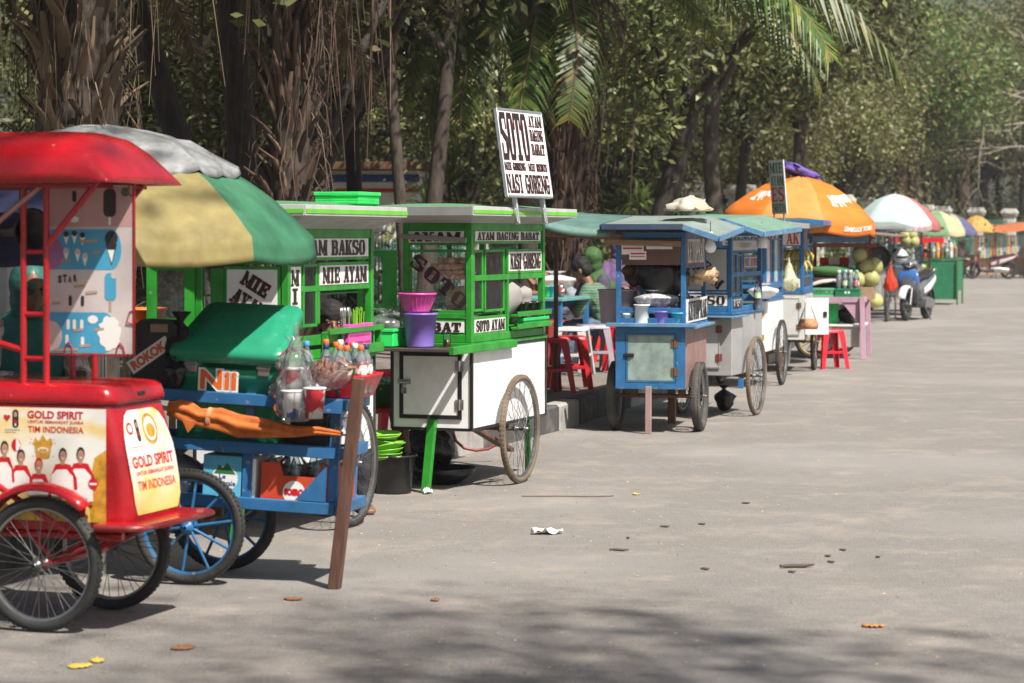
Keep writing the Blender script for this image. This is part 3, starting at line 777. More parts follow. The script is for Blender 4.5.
for (x, y, w) in ((205, 345, 22), (225, 372, 10), (183, 455, 14), (212, 470, 14), (150, 392, 12), (230, 560, 12), (180, 562, 12), (125, 497, 10), (150, 610, 30), (196, 600, 14)): mb.flat([(mu(x - w), mv(y + 4)), (mu(x + w), mv(y + 1)), (mu(x + w), mv(y - 5)), (mu(x - w), mv(y - 3))], .0022, 7)
mb.disc(mu(170), mv(292), .02, .012, .0018, 5); mb.flat(rrect(.009, .022, .008, 3, mu(170), mv(236)), .0018, 3)
mb.disc(mu(293), mv(226), .018, .018, .0018, 8)
mb.disc(mu(215), mv(535), .022, .016, .0018, 5)
for ch, x, y, s_h in (('S', 130, 447, 1.), ('T', 142, 446, 1.05), ('A', 155, 446, .9), ('R', 168, 444, .9)): sans(mb, ch, mu(x), mv(y), .0165 * s_h, .030 * s_h, .0022, 3, .06)
bd = mb.build('menu_board', [PR_PALE, PR_PINK, PR_BLUE, PR_DARK, PR_GOLD, PR_WHITE, PR_PURP, mat('print_tan', (.42, .30, .2), .5, dirt=.1), DGREEN], t)
fr = M(); x0, x1, z0, z1, yy = -.112, .272, 1.038, 1.70, .238
fr.tube([(x0, yy, z1), (x0, yy, z0), (x1, yy, z0), (x1, yy, z1)], .005, 6)
for x in (x0 + .1, x1 - .06): fr.tube([(x - .02, yy, z0), (x - .012, yy, z0 + .035), (x, yy - .004, z0 + .05), (x + .012, yy, z0 + .035), (x + .02, yy, z0)], .003, 5)
for z in (z0 + .12, z1 - .05): fr.tube([(x1, yy, z), (x1 - .03, yy - .004, z + .012), (x1 - .02, yy, z + .05), (x1, yy, z + .055)], .003, 5)
fr.build('board_frame', RED, bd)

# ================================================================ blue drinks cart with cool box
NRZ = R(-12)
NT = tr(-1.40, 10.33, 0) @ Matrix.Rotation(NRZ, 4, 'Z') @ Matrix.Rotation(R(2.6), 4, 'Y')
nl = lambda x, y, z: NT @ Vector((x, y, z))
t = thing('drinks_cart', 'blue slatted wooden drinks cart on two big blue spoked wheels with brown prop', 'cart', (-1.40, 10.33, 0), NRZ)
t.rotation_euler = (0, R(2.6), NRZ)
f = M()
for yy in (.05, .40):
    for z in (.806, .60, .36): f.bx(-.36, .63, yy, yy + .03, z - .025, z + .025)
    for x in (-.36, .20, .585): f.bx(x, x + .045, yy + .0325 if yy < .2 else yy - .0275, yy + .0575 if yy < .2 else yy - .0025, .33, .832)
    f.T = FRONT(yy + .005 if yy < .2 else yy + .02); f.prism([(.45, .389), (.582, .389), (.582, .54)], -.02, .0); f.T = Matrix()
for x in (-.39, .6325):
    for z in (.806, .60, .36): f.bx(x, x + .03, .045, .435, z - .024, z + .024)
f.bx(.52, .65, .03, .0475, .77, .835)
f.build('frame', BLUE, t)
d = M()
for z in (.335, .572):
    for k in range(5): d.bx(-.355, .58, .09 + k * .06, .145 + k * .06, z, z + .014)
d.build('deck_board', LBLUE, t)
bike_wheel(t, (0, 0, .25), .25, R(90), tyre=RUBBER, rimm=BLUE, spoke=BLUE, nsp=10, tr_=.024, sr=.007, hubr=.03)
bike_wheel(t, (0, .46, .25), .25, R(90), tyre=RUBBER, rimm=BLUE, spoke=BLUE, nsp=10, tr_=.024, sr=.007, hubr=.03)
ax = M(); ax.tube([(0, .03, .25), (0, .43, .25)], .014)
for yy in (.10, .37): ax.bar((0, yy, .25), (0, yy, .335), .05, .03, 0)
ax.build('axle', RUST, t)
lg = M(); lg.bar((.655, .015, .03), (.725, .010, .93), .05, .05); lg.build('prop_leg', mat('brown_board', (.105, .048, .032), .6, var=.25, stretch=(8, 8, 1), dirt=.3, bump=.25, bscale=25), t)

COOL = mat('green_cooler_plastic', (.018, .25, .135), .33, var=.08, dirt=.4, dirtc=(.03, .10, .06), dscale=6, coat=.1, alt=(.08, .34, .21), altscale=16, altr=(.60, .72), bump=.05, bscale=6)
c = thing('cool_box', 'big green cool box with orange lettering and its lid propped half open', 'cool box', nl(-.125, .095, .60), NRZ); c.rotation_euler = t.rotation_euler
b = M()
rr = lambda z, g: [(p[0], p[1], z) for p in rrect(.235 + g, .15 + g, .035, 5, .235, .15)]
b.loft([rr(0, -.012), rr(.012, -.005), rr(.28, .004), rr(.283, .012), rr(.325, .014), rr(.333, .008), rr(.33, -.02), rr(.10, -.03)])
b.build('tub', COOL, c)
n_ = M(); n_.T = FRONT(-.0195, .11, .232)
sans(n_, 'Nii', 0, 0, .185, .10, .0006, 1, .09); sans(n_, 'Nii', .010, .008, .165, .084, .0014, 0, .03)
n_.build('lettering', [ORANGE, CREAM], c)
ld = M(); ld.T = tr(-.02, -.022, .362) @ Matrix.Rotation(R(33), 4, 'X')
r2 = lambda z, g: [(p[0], p[1], z) for p in rrect(.255 + g, .185 + g, .045, 5, .255, .185)]
ld.loft([r2(-.008, 0), r2(.0, .012), r2(.035, .012), r2(.05, .003), r2(.058, -.02), r2(.059, -.06), r2(.066, -.07), r2(.067, -.1)])
L0 = tr(-.02, -.022, .362) @ Matrix.Rotation(R(33), 4, 'X'); L1 = L0.inverted()
def tap(p):
    q = L1 @ Vector(p); k = 1 - .17 * q.y / .37; q.x = .255 + (q.x - .255) * k + .03 * q.y / .37; return tuple(L0 @ q)
ld.v = [tap(p) for p in ld.v]
ld.build('lid', COOL, c)
hg = M()
for x in (.075, .405): hg = M(); hg.bx(x - .026, x + .026, -.024, -.015, .31, .358, 0, .002); hg.tube([(x - .03, -.026, .345), (x + .03, -.026, .345)], .006); hg.build('hinge', STEEL, c)

rb = thing('display_tub', 'shallow red tub of drinks on the end of the blue cart', 'tub', nl(.36, .07, .836), NRZ); rb.rotation_euler = t.rotation_euler
m = M()
rr = lambda z, g: [(p[0], p[1], z) for p in rrect(.18 + g, .16 + g, .02, 3, .19, .165)]
m.loft([rr(0, -.03), rr(.09, 0), rr(.1, .004), rr(.1, -.004), rr(.01, -.036)]); m.build('tub_wall', REDPL, rb)
TEA = mat('tea_drink', (.25, .07, .015), .2, dirt=0); WATER = clear('water_fill', (.8, .9, .95), haze=.2); REDD = mat('red_syrup', (.5, .02, .02), .2, dirt=0); MILKY = mat('milky_drink', (.6, .58, .5), .3, dirt=0)
NAVY = mat('navy_cap', (.02, .03, .14), .4, dirt=0); WCAP = mat('white_cap', (.75, .75, .75), .4, dirt=0); BCAP = mat('blue_cap', (.10, .30, .65), .4, dirt=0); OCAP = mat('orange_cap', (.80, .16, .03), .4, dirt=0)
BAND = mat('bottle_paper', (.75, .72, .68), .4, dirt=0, alt=(.5, .05, .05), altscale=25, altr=(.5, .52)); BANDG = mat('bottle_paper_green', (.2, .5, .1), .4, dirt=0, alt=(.7, .7, .6), altscale=30)
for i, (px, py, cap, liq, bd_, caplab, yy) in enumerate([(297, 337, BCAP, WATER, None, 'pale blue', .06), (314, 331, OCAP, MILKY, BANDG, 'orange', .2), (328, 334, WCAP, WATER, None, 'white', .25), (325, 341, OCAP, WATER, None, 'orange', .17), (316, 350, NAVY, WATER, None, 'navy', .1), (330, 349, OCAP, WATER, None, 'orange', .09), (341, 338, OCAP, WATER, BAND, 'orange', .22), (344, 343, WCAP, WATER, BANDG, 'white', .18), (337, 352, OCAP, MILKY, BANDG, 'orange', .11), (351, 347, OCAP, REDD, BAND, 'orange', .12), (355, 346, NAVY, TEA, BAND, 'navy', .2)]):
    x = ((px - 187) / 232 - .208 * yy) / .978
    bottle(nl(x, yy + .03, .85), f'small plastic drink bottle with {caplab} cap standing in the red tub', 'bottles in the red tub', .225 - .0009 * max(0, py - 333), .027, liq, cap, bd_)
# cups in a hanging bag
CUPW = mat('cup_white', (.78, .77, .76), .4, dirt=.05, alt=(.04, .10, .42), altscale=9, altr=(.53, .56)); CUPR = mat('cup_red', (.60, .03, .05), .4, dirt=.05, alt=(.78, .76, .74), altscale=7, altr=(.50, .53))
hb = bag('clear_bag', nl(.47, -.035, .735), 'clear plastic bag of noodle cups hung on the blue cart', FILM, (.092, .055, .42), 'bag', 3, .5, 3.6, hang=True, n=44)
for (px, py0, py1, mt, lab, yy) in ((286, 372, 394, CUPR, 'red paper noodle cup lying above the two others in the bag', .03), (288.5, 393, 419, CUPW, 'white and blue paper noodle cup at the bottom of the bag', -.055), (311.5, 389, 419, CUPR, 'red and white paper noodle cup beside the brown prop', -.05)):
    z0 = at(px, py1, 10.18).z; x = ((px - 187) / 234 - .208 * yy) / .978
    tcup = thing('paper_cup', lab, 'cup', nl(x, yy, z0 + .03), NRZ + R(20))
    h_ = (py1 - py0) / 234
    m = M(); m.lathe([(.001, .003), (.033, .003), (.034, 0), (.046, h_)], 20); m.build('cup_wall', mt, tcup)
    m = M(); m.lathe([(.0475, h_ - .004), (.05, h_), (.0475, h_ + .004), (.001, h_ + .003)], 20); m.build('lid_film', WCAP, tcup)
# snack sticks in clear bag
STICK = mat('brown_snack', (.34, .15, .10), .6, var=.35, scale=40, dirt=0)
sb = thing('snack_sticks', 'clear bag of brown snack sticks lying on the red tub', 'snacks', nl(.60, .02, .90), NRZ)
m = M(); r9 = random.Random(3)
for i in range(46):
    x = r9.uniform(-.085, .085); z = r9.uniform(0, .05); a = r9.gauss(1.2, .5); yv = r9.uniform(-.025, .01)
    dx = math.cos(a) * .032; dz = math.sin(a) * .032
    m.tube([(x - dx, yv, z - dz + .03), (x, yv - .006, z + .034), (x + dx, yv, z + dz + .03)], .006, 6)
m.build('snack', STICK, sb)
m = M(); m.lump((0, -.005, .045), (.105, .045, .07), 5, .2, 2.2); m.build('film', FILM, sb)
for i, (x, y, z, rx, rz_, sd) in enumerate(((.44, .03, .86, .075, .23, 5),)):
    bag('clear_bag', nl(x, y, z), ('clear film bag standing behind the noodle cups', 'clear film bag pulled over the bottles')[i], FILM, (rx, .06, rz_), 'bag', sd, .4, 3)
# folded orange parasol along the rails
FOR = mat('orange_cloth', (.50, .125, .018), .7, var=.2, scale=20, dirt=.25, dirtc=(.25, .08, .03), dscale=8)
fu = thing('folded_umbrella', 'folded orange parasol lying along the rails of the blue cart', 'umbrella', nl(-.13, .03, .748), NRZ); fu.rotation_euler = (0, R(7.5), NRZ)
m = M(); rr = []
for (x, r_) in ((0, .022), (.05, .034), (.10, .040), (.15, .030), (.24, .038), (.33, .037), (.42, .033), (.50, .026), (.58, .018), (.68, .013), (.79, .008)):
    rr.append([(x, (r_ * (1 + .75 * abs(math.sin(2.5 * a + x * 7 + math.sin(x * 23))) - .32)) * math.cos(a) * .75, (r_ * (1 + .75 * abs(math.sin(2.5 * a + x * 7 + math.sin(x * 23))) - .32)) * math.sin(a) - .022 * math.sin(x * 4.6) + .006 * math.sin(x * 31)) for a in [2 * math.pi * j / 40 for j in range(40)]])
m.loft(rr); m.build('folded_cloth', FOR, fu)
m = M(); m.loft([sring((x_, 0, -.010), (0, .034, 0), (0, 0, .044), 2.4, 18) for x_ in (.185, .205)]); m.build('tie_band', mat('pale_orange_band', (.55, .28, .12), .7), fu)
m = M(); m.tube([(-.06, 0, 0), (.02, 0, 0)], .011); m.tube([(.78, 0, .004), (.85, 0, .004)], .005); m.build('shaft', STEEL, fu)
m = M(); m.prism([(.09, -.05), (.15, -.055), (.11, -.085)], -.036, -.034); m.T = FRONT(-.037); m = M(); m.T = FRONT(-.036); m.flat([(.08, -.03), (.15, -.035), (.115, -.085)], 0); m.build('loose_corner', FOR, fu, solid=.002)
# lower deck goods
cr = thing('bottle_crate', 'orange red bottle crate with round white emblem on the blue cart', 'crate', nl(.285, .088, .351), NRZ); cr.rotation_euler = t.rotation_euler
CRM = mat('crate_red', (.55, .06, .02), .5, dirt=.25)
m = M(); m.T = FRONT(0); m.prism([(0, 0), (.345, 0), (.345, .19), (.27, .19), (.25, .135), (.10, .135), (.08, .19), (0, .19)], -.012, 0); m.T = Matrix()
m.bx(0, .012, .0125, .27, 0, .19); m.bx(.333, .345, .0125, .27, 0, .19); m.bx(.0125, .3325, .258, .27, 0, .16); m.bx(.0125, .3325, .0125, .2575, .0, .01)
m.build('crate_wall', CRM, cr)
m = M(); m.T = FRONT(-.0005, .15, .066); m.disc(0, 0, .05, .05, .001, 0, 28); sans(m, 'SOSRO', -.043, -.015, .086, .032, .002, 1, .09); m.build('emblem', [CREAM, PR_RED], cr)
for i in range(5): bottle(nl(.33 + i * .052, .13 + (i % 2) * .09, .365), 'clear water bottle standing in the orange crate', 'bottles in the orange crate', .23, .028, WATER, WCAP)
bag('clear_bag', nl(.40, .2, .36), 'grey film bag stuffed between bottles in the orange crate', FILM, (.07, .07, .26), 'bag', 4, .4, 3)
cb = thing('drink_carton', 'sky blue mineral water carton with white mountain emblem', 'carton', nl(.02, .09, .351), NRZ); cb.rotation_euler = t.rotation_euler
m = M(); m.bx(0, .175, 0, .25, 0, .205); m.build('carton_body', CYAN, cb)
m = M(); m.T = FRONT(-.0005); m.disc(.1, .105, .06, .055, .0006, 0); m.flat([(.05, .125), (.075, .165), (.09, .15), (.11, .175), (.15, .125)], .0012, 2); sans(m, 'Le', .075, .105, .03, .02, .0018, 1, .02); sans(m, 'Minerale', .05, .075, .1, .022, .0018, 1, .02); m.build('print', [CREAM, mat('print_navy', (.03, .06, .3), .4, dirt=0), DGREEN], cb)
wb = M(); wb.bx(0, .035, 0, .22, 0, .20); o = wb.build('thin_carton', PR_WHITE); o.location = nl(.223, .09, .351); o.rotation_euler = t.rotation_euler; tag(o, 'narrow white carton between blue carton and orange crate', 'carton')
bag('clear_bag', nl(-.12, .2, .351), 'grey plastic bag stowed behind the blue spoked wheel', mat('dull_grey_film', (.25, .26, .27), .3, trans=.3), (.1, .1, .22), 'bag', 6, .35, 3)
pk = M(); pk.bx(0, .06, 0, .12, 0, .11); pk = pk.build('snack_carton', CUPW, None, loc=nl(.565, .16, .626), rot=(0, 0, NRZ)); tag(pk, 'red and white packet behind the brown prop of the blue cart', 'packet')
o = M(); o.bx(0, .17, 0, .22, 0, .17); o = o.build('dark_box', BLACK, None, loc=nl(.385, .15, .587), rot=(0, R(2.6), NRZ)); tag(o, 'dark box on the upper deck between cool box and packet', 'box')
# black case with banner
kc = thing('peddler_case', 'black case with a slanting orange and white word banner', 'case', nl(-.33, .10, .832), NRZ)
m = M(); m.T = FRONT(0); m.prism([(0, 0), (.21, 0), (.21, .26), (.19, .285), (.05, .29), (0, .26)], -.12, 0); m.build('case_shell', BLACK, kc)
m = M(); m.T = FRONT(-.0005) @ tr(.012, .05, 0) @ Matrix.Rotation(R(34), 4, 'Z'); m.rect(0, .215, 0, .06, .001, 0); sans(m, 'ROKOK', .012, .008, .185, .044, .002, 1, .06); m.build('banner', [CREAM, mat('banner_orange', (.62, .12, .04), .5, dirt=.2), ], kc)
m = M(); m.bx(.09, .17, -.004, -.001, .235, .27); m.build('card', mat('tan_card', (.32, .24, .16), .7), kc)
m = bag('black_bag', nl(-.12, .15, .835), 'dark cloth bag slumped behind the black case', mat('dark_cloth', (.02, .018, .02), .8), (.075, .07, .33), 'bag', 11, .35, 2); 
m = bag('black_bag', nl(-.11, .07, .835), 'small black net bag beside the green cool box', BLKPL, (.045, .04, .14), 'bag', 12, .4, 4)
# large parasol
YEL = mat('yellow_canvas', (.33, .27, .105), .75, var=.2, dirt=.5, dirtc=(.20, .15, .06), dscale=4, trans=.25)
UGR = mat('green_canvas', (.05, .20, .105), .75, var=.2, dirt=.45, dscale=4, trans=.25)
umbrella((-1.81, 10.6, 0), 'faded yellow and green parasol under a ragged silver top layer',   .93, (1.495, 1.945), [YEL, UGR, SILV, mat('navy_canvas_panel', (.022, .028, .075), .75, dirt=.3, trans=.05)], [2, 1, 0, 2, 3, 3, 0, 1], valance=.10, rz=R(6), vent=(.64, SILV), sag=.05, dome=2.1, bulge=.05)
# ================================================================ food carts: local x = across the front, local y = along the side, origin under the front corner nearest the road
class Cart:
    def __init__(s, name, label, C, deg, w, L, zb, zt, ze, fm, bm, group='food carts along the kerb', tm=None, rear_posts=True):
        s.C = Vector((C[0], C[1], 0)); s.th = R(deg); s.w, s.L, s.zb, s.zt, s.ze = w, L, zb, zt, ze
        s.fm, s.bm = fm, bm
        s.t = thing(name, label, 'food cart', s.C, -s.th, group)
        s.f = M()                                             # cabinet frame bars
        s.si, s.co = math.sin(s.th), math.cos(s.th)
        b = M(); b.bx(-w, 0, 0, L, zb, zt, 0, .004); s.body = b.build('body', bm, s.t)
        if tm:
            e = M(); k = .009
            for x in (-w, 0):
                for y in (0, L):
                    e.bx(x - k, x + k, y - k, y + k, zb - .002, zt + .001, 0, .001)
            for z in (zb, zt - .008):
                e.bx(-w + k + .001, -k - .001, -.004, .01, z - k, z + k, 0, .001); e.bx(-.01, .004, k + .001, L - k - .001, z - k, z + k, 0, .001)
            e.build('edge_trim', tm, s.body)
    def W(s, x, y, z): return s.C + Vector((s.co * x + s.si * y, -s.si * x + s.co * y, z))
    def uF(s, px): k = (px - 512) / F; return (k * s.C.y - s.C.x) / (s.co + k * s.si)
    def uS(s, px): k = (px - 512) / F; return (k * s.C.y - s.C.x) / (s.si - k * s.co)
    def vz(s, py, Y): return EYE - (py - HY) * Y / F
    def pf(s, px0, px1, py0, py1):
        u0, u1 = s.uF(px0), s.uF(px1); Y = s.C.y - s.si * (u0 + u1) / 2
        return u0, u1, s.vz(py1, Y), s.vz(py0, Y)
    def ps(s, px0, px1, py0, py1):
        u0, u1 = s.uS(px0), s.uS(px1); Y = s.C.y + s.co * (u0 + u1) / 2
        return u0, u1, s.vz(py1, Y), s.vz(py0, Y)
    def posts(s, xl=None, w=.036, front=True):
        xl = -s.w if xl is None else xl
        for x in (xl, -w):
            for y in (0, s.L - w): s.f.bx(x, x + w, y, y + w, s.zt + .021, s.ze, 0, .002)
        c = M(); c.bx(-s.w - .012, .012, -.012, s.L + .012, s.zt + .0005, s.zt + .02, 0, .003); c.build('counter', s.fm, s.t)
        s.xl = xl; s.pw = w
        for z in (s.ze - .045, s.zt + .022): s.rail(z, z + .045)
    def rail(s, z0, z1, sides='FSLB', d=.030):
        w = s.pw; e = .0007
        if 'F' in sides: s.f.bx(s.xl + w + e, -w - e, .003, d, z0, z1, 0, .002)
        if 'B' in sides: s.f.bx(s.xl + w + e, -w - e, s.L - d, s.L - .003, z0, z1, 0, .002)
        if 'S' in sides: s.f.bx(-d, -.003, w + e, s.L - w - e, z0, z1, 0, .002)
        if 'L' in sides: s.f.bx(s.xl + .003, s.xl + d, w + e, s.L - w - e, z0, z1, 0, .002)
    def jit(s): s.k = (getattr(s, 'k', 0) + 1) % 13; return s.k * .00037
    def barF(s, u0, u1, v0, v1): j = s.jit(); s.f.bx(u0, u1, .004 + j, .026 + j * .5, v0, v1, 0, .002)
    def barS(s, u0, u1, v0, v1): j = s.jit(); s.f.bx(-.026 - j * .5, -.004 - j, u0, u1, v0, v1, 0, .002)
    def framed(s, side, r, b=.016):
        u0, u1, v0, v1 = r; fn = s.barF if side == 'F' else s.barS
        e = .0006
        fn(u0 - b, u1 + b, v1, v1 + b); fn(u0 - b, u1 + b, v0 - b, v0); fn(u0 - b, u0, v0 + e, v1 - e); fn(u1, u1 + b, v0 + e, v1 - e)
    def sign(s, side, r, text=None, ink=INK, rim=REDINK, bg=CREAM, pad=.08, out=.0018, gap=.13, label=None, vertical=False, h=.80, proud=-.004, name='sign_panel', diag=None, frame_=True):
        u0, u1, v0, v1 = r
        m = M(); m.T = FRONT(0) if side == 'F' else SIDE(0)
        m.prism(poly_r(u0, v0, u1, v1), proud - .014, proud, 0)
        o = m.build(name, bg, s.t)
        if text:
            l = M(); l.T = m.T
            W_, H_ = u1 - u0, v1 - v0
            if diag:
                T0 = l.T
                for (tx, cx, cy, ww, hh, ang) in diag:
                    l.T = T0 @ tr(u0 + W_ * cx, v0 + H_ * cy, 0) @ Matrix.Rotation(R(ang), 4, 'Z')
                    slab(l, tx, -ww / 2, -hh / 2, ww, hh, proud + .002, 0, 1 if rim else None, out, gap)
            elif vertical: slab(l, text, u0 + W_ * .2, v0 + H_ * .03, W_ * .6, H_ * .94, proud + .002, 0, 1 if rim else None, out, gap, True)
            else:
                lines = text if isinstance(text, list) else [text]
                k = len(lines); hh = H_ / k
                for i, tx in enumerate(lines):
                    slab(l, tx, u0 + W_ * pad, v1 - (i + 1) * hh + hh * (1 - h) / 2, W_ * (1 - 2 * pad), hh * h, proud + .002, 0, 1 if rim else None, out, gap)
            l.build('lettering', [ink, rim or ink], o)
        if frame_: s.framed(side, r)
        return o
    def glass(s, side, r, d=-.014, frame_=True):
        m = M(); m.T = FRONT(0) if side == 'F' else SIDE(0)
        m.prism(poly_r(*[r[i] for i in (0, 2, 1, 3)]), d - .003, d, 0)
        o = m.build('window_pane', GLASS, s.t)
        if frame_: s.framed(side, r)
        return o
    def finish(s): return s.f.build('cabinet_frame', s.fm, s.t)
    def roof(s, x0, x1, y0, y1, zo, zt, top, fascia, soffit, fh=.05, strip=None, front=None):
        """flat topped roof whose soffit rises from the cabinet's top edge out to the fascia"""
        a = [(x0, y0), (x1, y0), (x1, y1), (x0, y1)]; b = [(s.xl, 0), (0, 0), (0, s.L), (s.xl, s.L)]; c = [(x0 + .25, y0 + .3), (x1 - .25, y0 + .3), (x1 - .25, y1 - .3), (x0 + .25, y1 - .3)]
        m = M(); ring = lambda P, z: [(p[0], p[1], z) for p in P]
        m.loft([ring(b, s.ze), ring(a, zo)], 0, False, False); m.add(ring(b, s.ze), [(3, 2, 1, 0)], 0)
        m.loft([ring(a, zo + fh), ring(c, zt)], 1, False, False); m.add(ring(c, zt), [(0, 1, 2, 3)], 1)
        r_ = m.build('roof', [soffit, top], s.t)
        f = M(); tt = .012
        def edge(p, q, n, mi=0):
            m2 = Vector((n[0], n[1], 0)); z = Vector((0, 0, zo + fh / 2 + .001))
            P = Vector((*p, 0)) + m2 * tt * .5 + z; Q = Vector((*q, 0)) + m2 * tt * .5 + z
            f.bar(P, Q, tt, fh + .006, mi, bev=.002)
            if strip and not mi: f.bar(P + m2 * (tt * .5 + .002) + Vector((0, 0, -.004)), Q + m2 * (tt * .5 + .002) + Vector((0, 0, -.004)), .003, fh * .45, 1, bev=0)
        edge((x0, y0), (x1, y0), (0, -1), 2 if front else 0); edge((x1, y0 - tt), (x1, y1 + tt), (1, 0)); edge((x1, y1), (x0, y1), (0, 1)); edge((x0, y1 + tt), (x0, y0 - tt), (-1, 0))
        f.build('fascia', [fascia, strip or fascia, front or fascia], r_)
        return r_
    def flap_roof(s, xl, xr, y0, y1, zf, zb, zr, top, fascia, soffit, front=None):
        """sheet roof, level over the cabinet, with a flap sloping down over the road side"""
        m = M(); P = [(xl, y0, zf), (0, y0, zf), (xr, y0 + .02, zr)]; Q = [(xl, y1, zb), (0, y1, zb), (xr, y1, zr + zb - zf)]
        up = lambda L_: [(p[0], p[1], p[2] + .022) for p in L_]
        m.add(P + Q, [(0, 1, 4, 3), (1, 2, 5, 4)], 0); m.add(up(P) + up(Q), [(0, 1, 4, 3), (1, 2, 5, 4)], 1)
        r_ = m.build('roof', [soffit, top], s.t)
        f = M(); d = Vector((0, -.008, .004)); V_ = lambda p: Vector(p)
        f.bar(V_(P[0]) + d, V_(P[1]) + d, .014, .045, 1); f.bar(V_(P[1]) + d, V_(P[2]) + d, .014, .045, 0)
        f.bar(V_(P[2]) + Vector((.009, -.01, .004)), V_(Q[2]) + Vector((.009, 0, .004)), .014, .045, 0); f.bar(V_(P[0]) + Vector((-.009, 0, .004)), V_(Q[0]) + Vector((-.009, 0, .004)), .014, .04, 1)
        f.build('fascia', [fascia, front or fascia], r_)
        return r_
    def wheels(s, y, r=.33, off=.06, **k):
        for x in (off, -s.w - off): bike_wheel(s.t, (x, y, r), r, 0, **k)
        a = M(); a.tube([(-s.w - off + .05, y, r), (off - .05, y, r)], .013)
        for x in (-.06, -s.w + .06):
            a.bar((x, y - .05, s.zb), (x, y, r - .01), .04, .035, 0); a.bar((x, y + .12, s.zb), (x, y, r - .01), .035, .03, 0)
        a.build('axle', RUST, s.t)
    def leg(s, foot, top, m_, w=.05):
        g = M(); g.bar(foot, top, w, w * .8, 0, up=(0, 1, 0)); return g.build('prop_leg', m_, s.t)
    def door(s, side, r, bw=.02, trim=BLACK, fill=None, hinge=STEEL, hinge_at=1, lock=STEEL, padlock=False):
        """hatch on the body: frame strip, leaf, hinges, latch"""
        u0, u1, v0, v1 = r
        m = M(); m.T = FRONT(0) if side == 'F' else SIDE(0)
        m.prism(poly_r(u0 + bw + .002, v0 + bw + .002, u1 - bw - .002, v1 - bw - .002), .0008, .009, 0)
        o = m.build('hatch_door', fill or s.bm, s.t)
        k = M(); k.T = m.T
        k.prism(poly_r(u0, v0, u1, v0 + bw), .0008, .012); k.prism(poly_r(u0, v1 - bw, u1, v1), .0008, .012)
        k.prism(poly_r(u0, v0 + bw, u0 + bw, v1 - bw), .0008, .012); k.prism(poly_r(u1 - bw, v0 + bw, u1, v1 - bw), .0008, .012)
        k.build('door_frame', trim, o)
        hx = u1 - bw * .5 if hinge_at else u0 + bw * .5; lx = u0 + bw if hinge_at else u1 - bw; H_ = v1 - v0
        for q in (.22, .80):
            h = M(); h.T = m.T; z = v0 + H_ * q
            h.prism(poly_r(hx - .026, z - .03, hx + .026, z + .03), .0125, .0155)
            h.tube([(hx, z - .032, .017), (hx, z + .032, .017)], .005); h.build('hinge', hinge, o)
        h = M(); h.T = m.T; z = v0 + H_ * .55; sg = 1 if hinge_at else -1
        h.prism(poly_r(*sorted((lx - sg * .03, lx + sg * .05))[:1], z - .012, max(lx - sg * .03, lx + sg * .05), z + .014), .0125, .018)
        h.tube([(lx - sg * .02, z, .024), (lx + sg * .04, z, .024)], .006)
        h.build('latch', lock, o)
        if padlock:
            p = M(); p.T = m.T; p.prism(rrect(.016, .018, .004, 3, lx + sg * .012, z - .05), .014, .028); p.tube([(lx + sg * .002, z - .035, .021), (lx + sg * .002, z - .016, .021), (lx + sg * .022, z - .016, .021), (lx + sg * .022, z - .035, .021)], .003, 6)
            p.build('padlock', CHROME, o)
        return o

# ---------------------------------------------------------------- green cart with MIE AYAM boards
A = Cart('noodle_cart', 'green and white noodle cart lettered MIE AYAM and AYAM BAKSO behind the blue drinks cart', (-1.095, 11.74), 18, .5, 1.15, .36, .86, 1.535, GREEN, WHITE, tm=BLACK)
A.posts()
A.sign('F', (-.33, -.06, 1.05, 1.335), True, diag=[('MIE', .58, .74, .15, .068, -30), ('AYAM', .45, .40, .20, .072, -30)], out=.004)
A.barF(-.42, -.35, 1.05, 1.34); A.rail(1.36, 1.40, 'F')
A.glass('F', (-.455, -.43, 1.05, 1.335), frame_=False)
A.sign('S', A.ps(293, 369, 238.5, 257), 'AYAM BAKSO', out=.0018, pad=.05)
A.sign('S', A.ps(321, 369, 265, 284), 'MIE AYAM', out=.0018, pad=.05)
A.sign('S', A.ps(289.5, 301.5, 267, 326), 'MIE', vertical=True, out=.002)
A.glass('S', A.ps(306, 317.5, 267, 324)); 
u0, u1, v0, v1 = A.ps(321, 363, 290, 322)
A.barS(.036, A.L - .04, v1 - .0, v1 + .028); A.barS(u0 - .02, u0 + .008, v0, v1 - .001)
A.rail(.95, 1.0, 'S')
for z0 in (.985, 1.10):
    A.f.bx(.002, .05, u0, A.L + .02, z0 - .1, z0 - .085, 0, .002)
A.f.bx(.038, .052, u0, A.L + .02, .885, .935, 0, .002); A.f.bx(.038, .052, u0, A.L + .02, 1.0, 1.03, 0, .002)
for y in (u0, A.L): A.f.bx(.004, .037, y, y + .02, .9, 1.0, 0, .002)
A.barF(-.43, -.04, .925, .955)
A.finish()
lr = M(); lr.T = FRONT(.0); lr.prism(poly_r(-.5, 1.48, -.0, 1.53), -.03, -.006); o = lr.build('valance_board', CREAM, A.t)
ll = M(); ll.T = FRONT(0); slab(ll, 'AYAM BAKSO', -.46, 1.485, .42, .037, -.003, 0, 1, .002); ll.build('lettering', [INK, REDINK], o)
A.roof(-.68, .16, -.17, 1.19, 1.60, 1.675, mat('roof_green_sheet', (.10, .24, .12), .6, dirt=.5, dscale=4), mat('dull_white_edge', (.48, .48, .46), .5, dirt=.35), mat('soffit_grey', (.36, .36, .36), .5, dirt=.4), .048, strip=mat('lime_green_stripe', (.14, .50, .04), .45, dirt=.2))
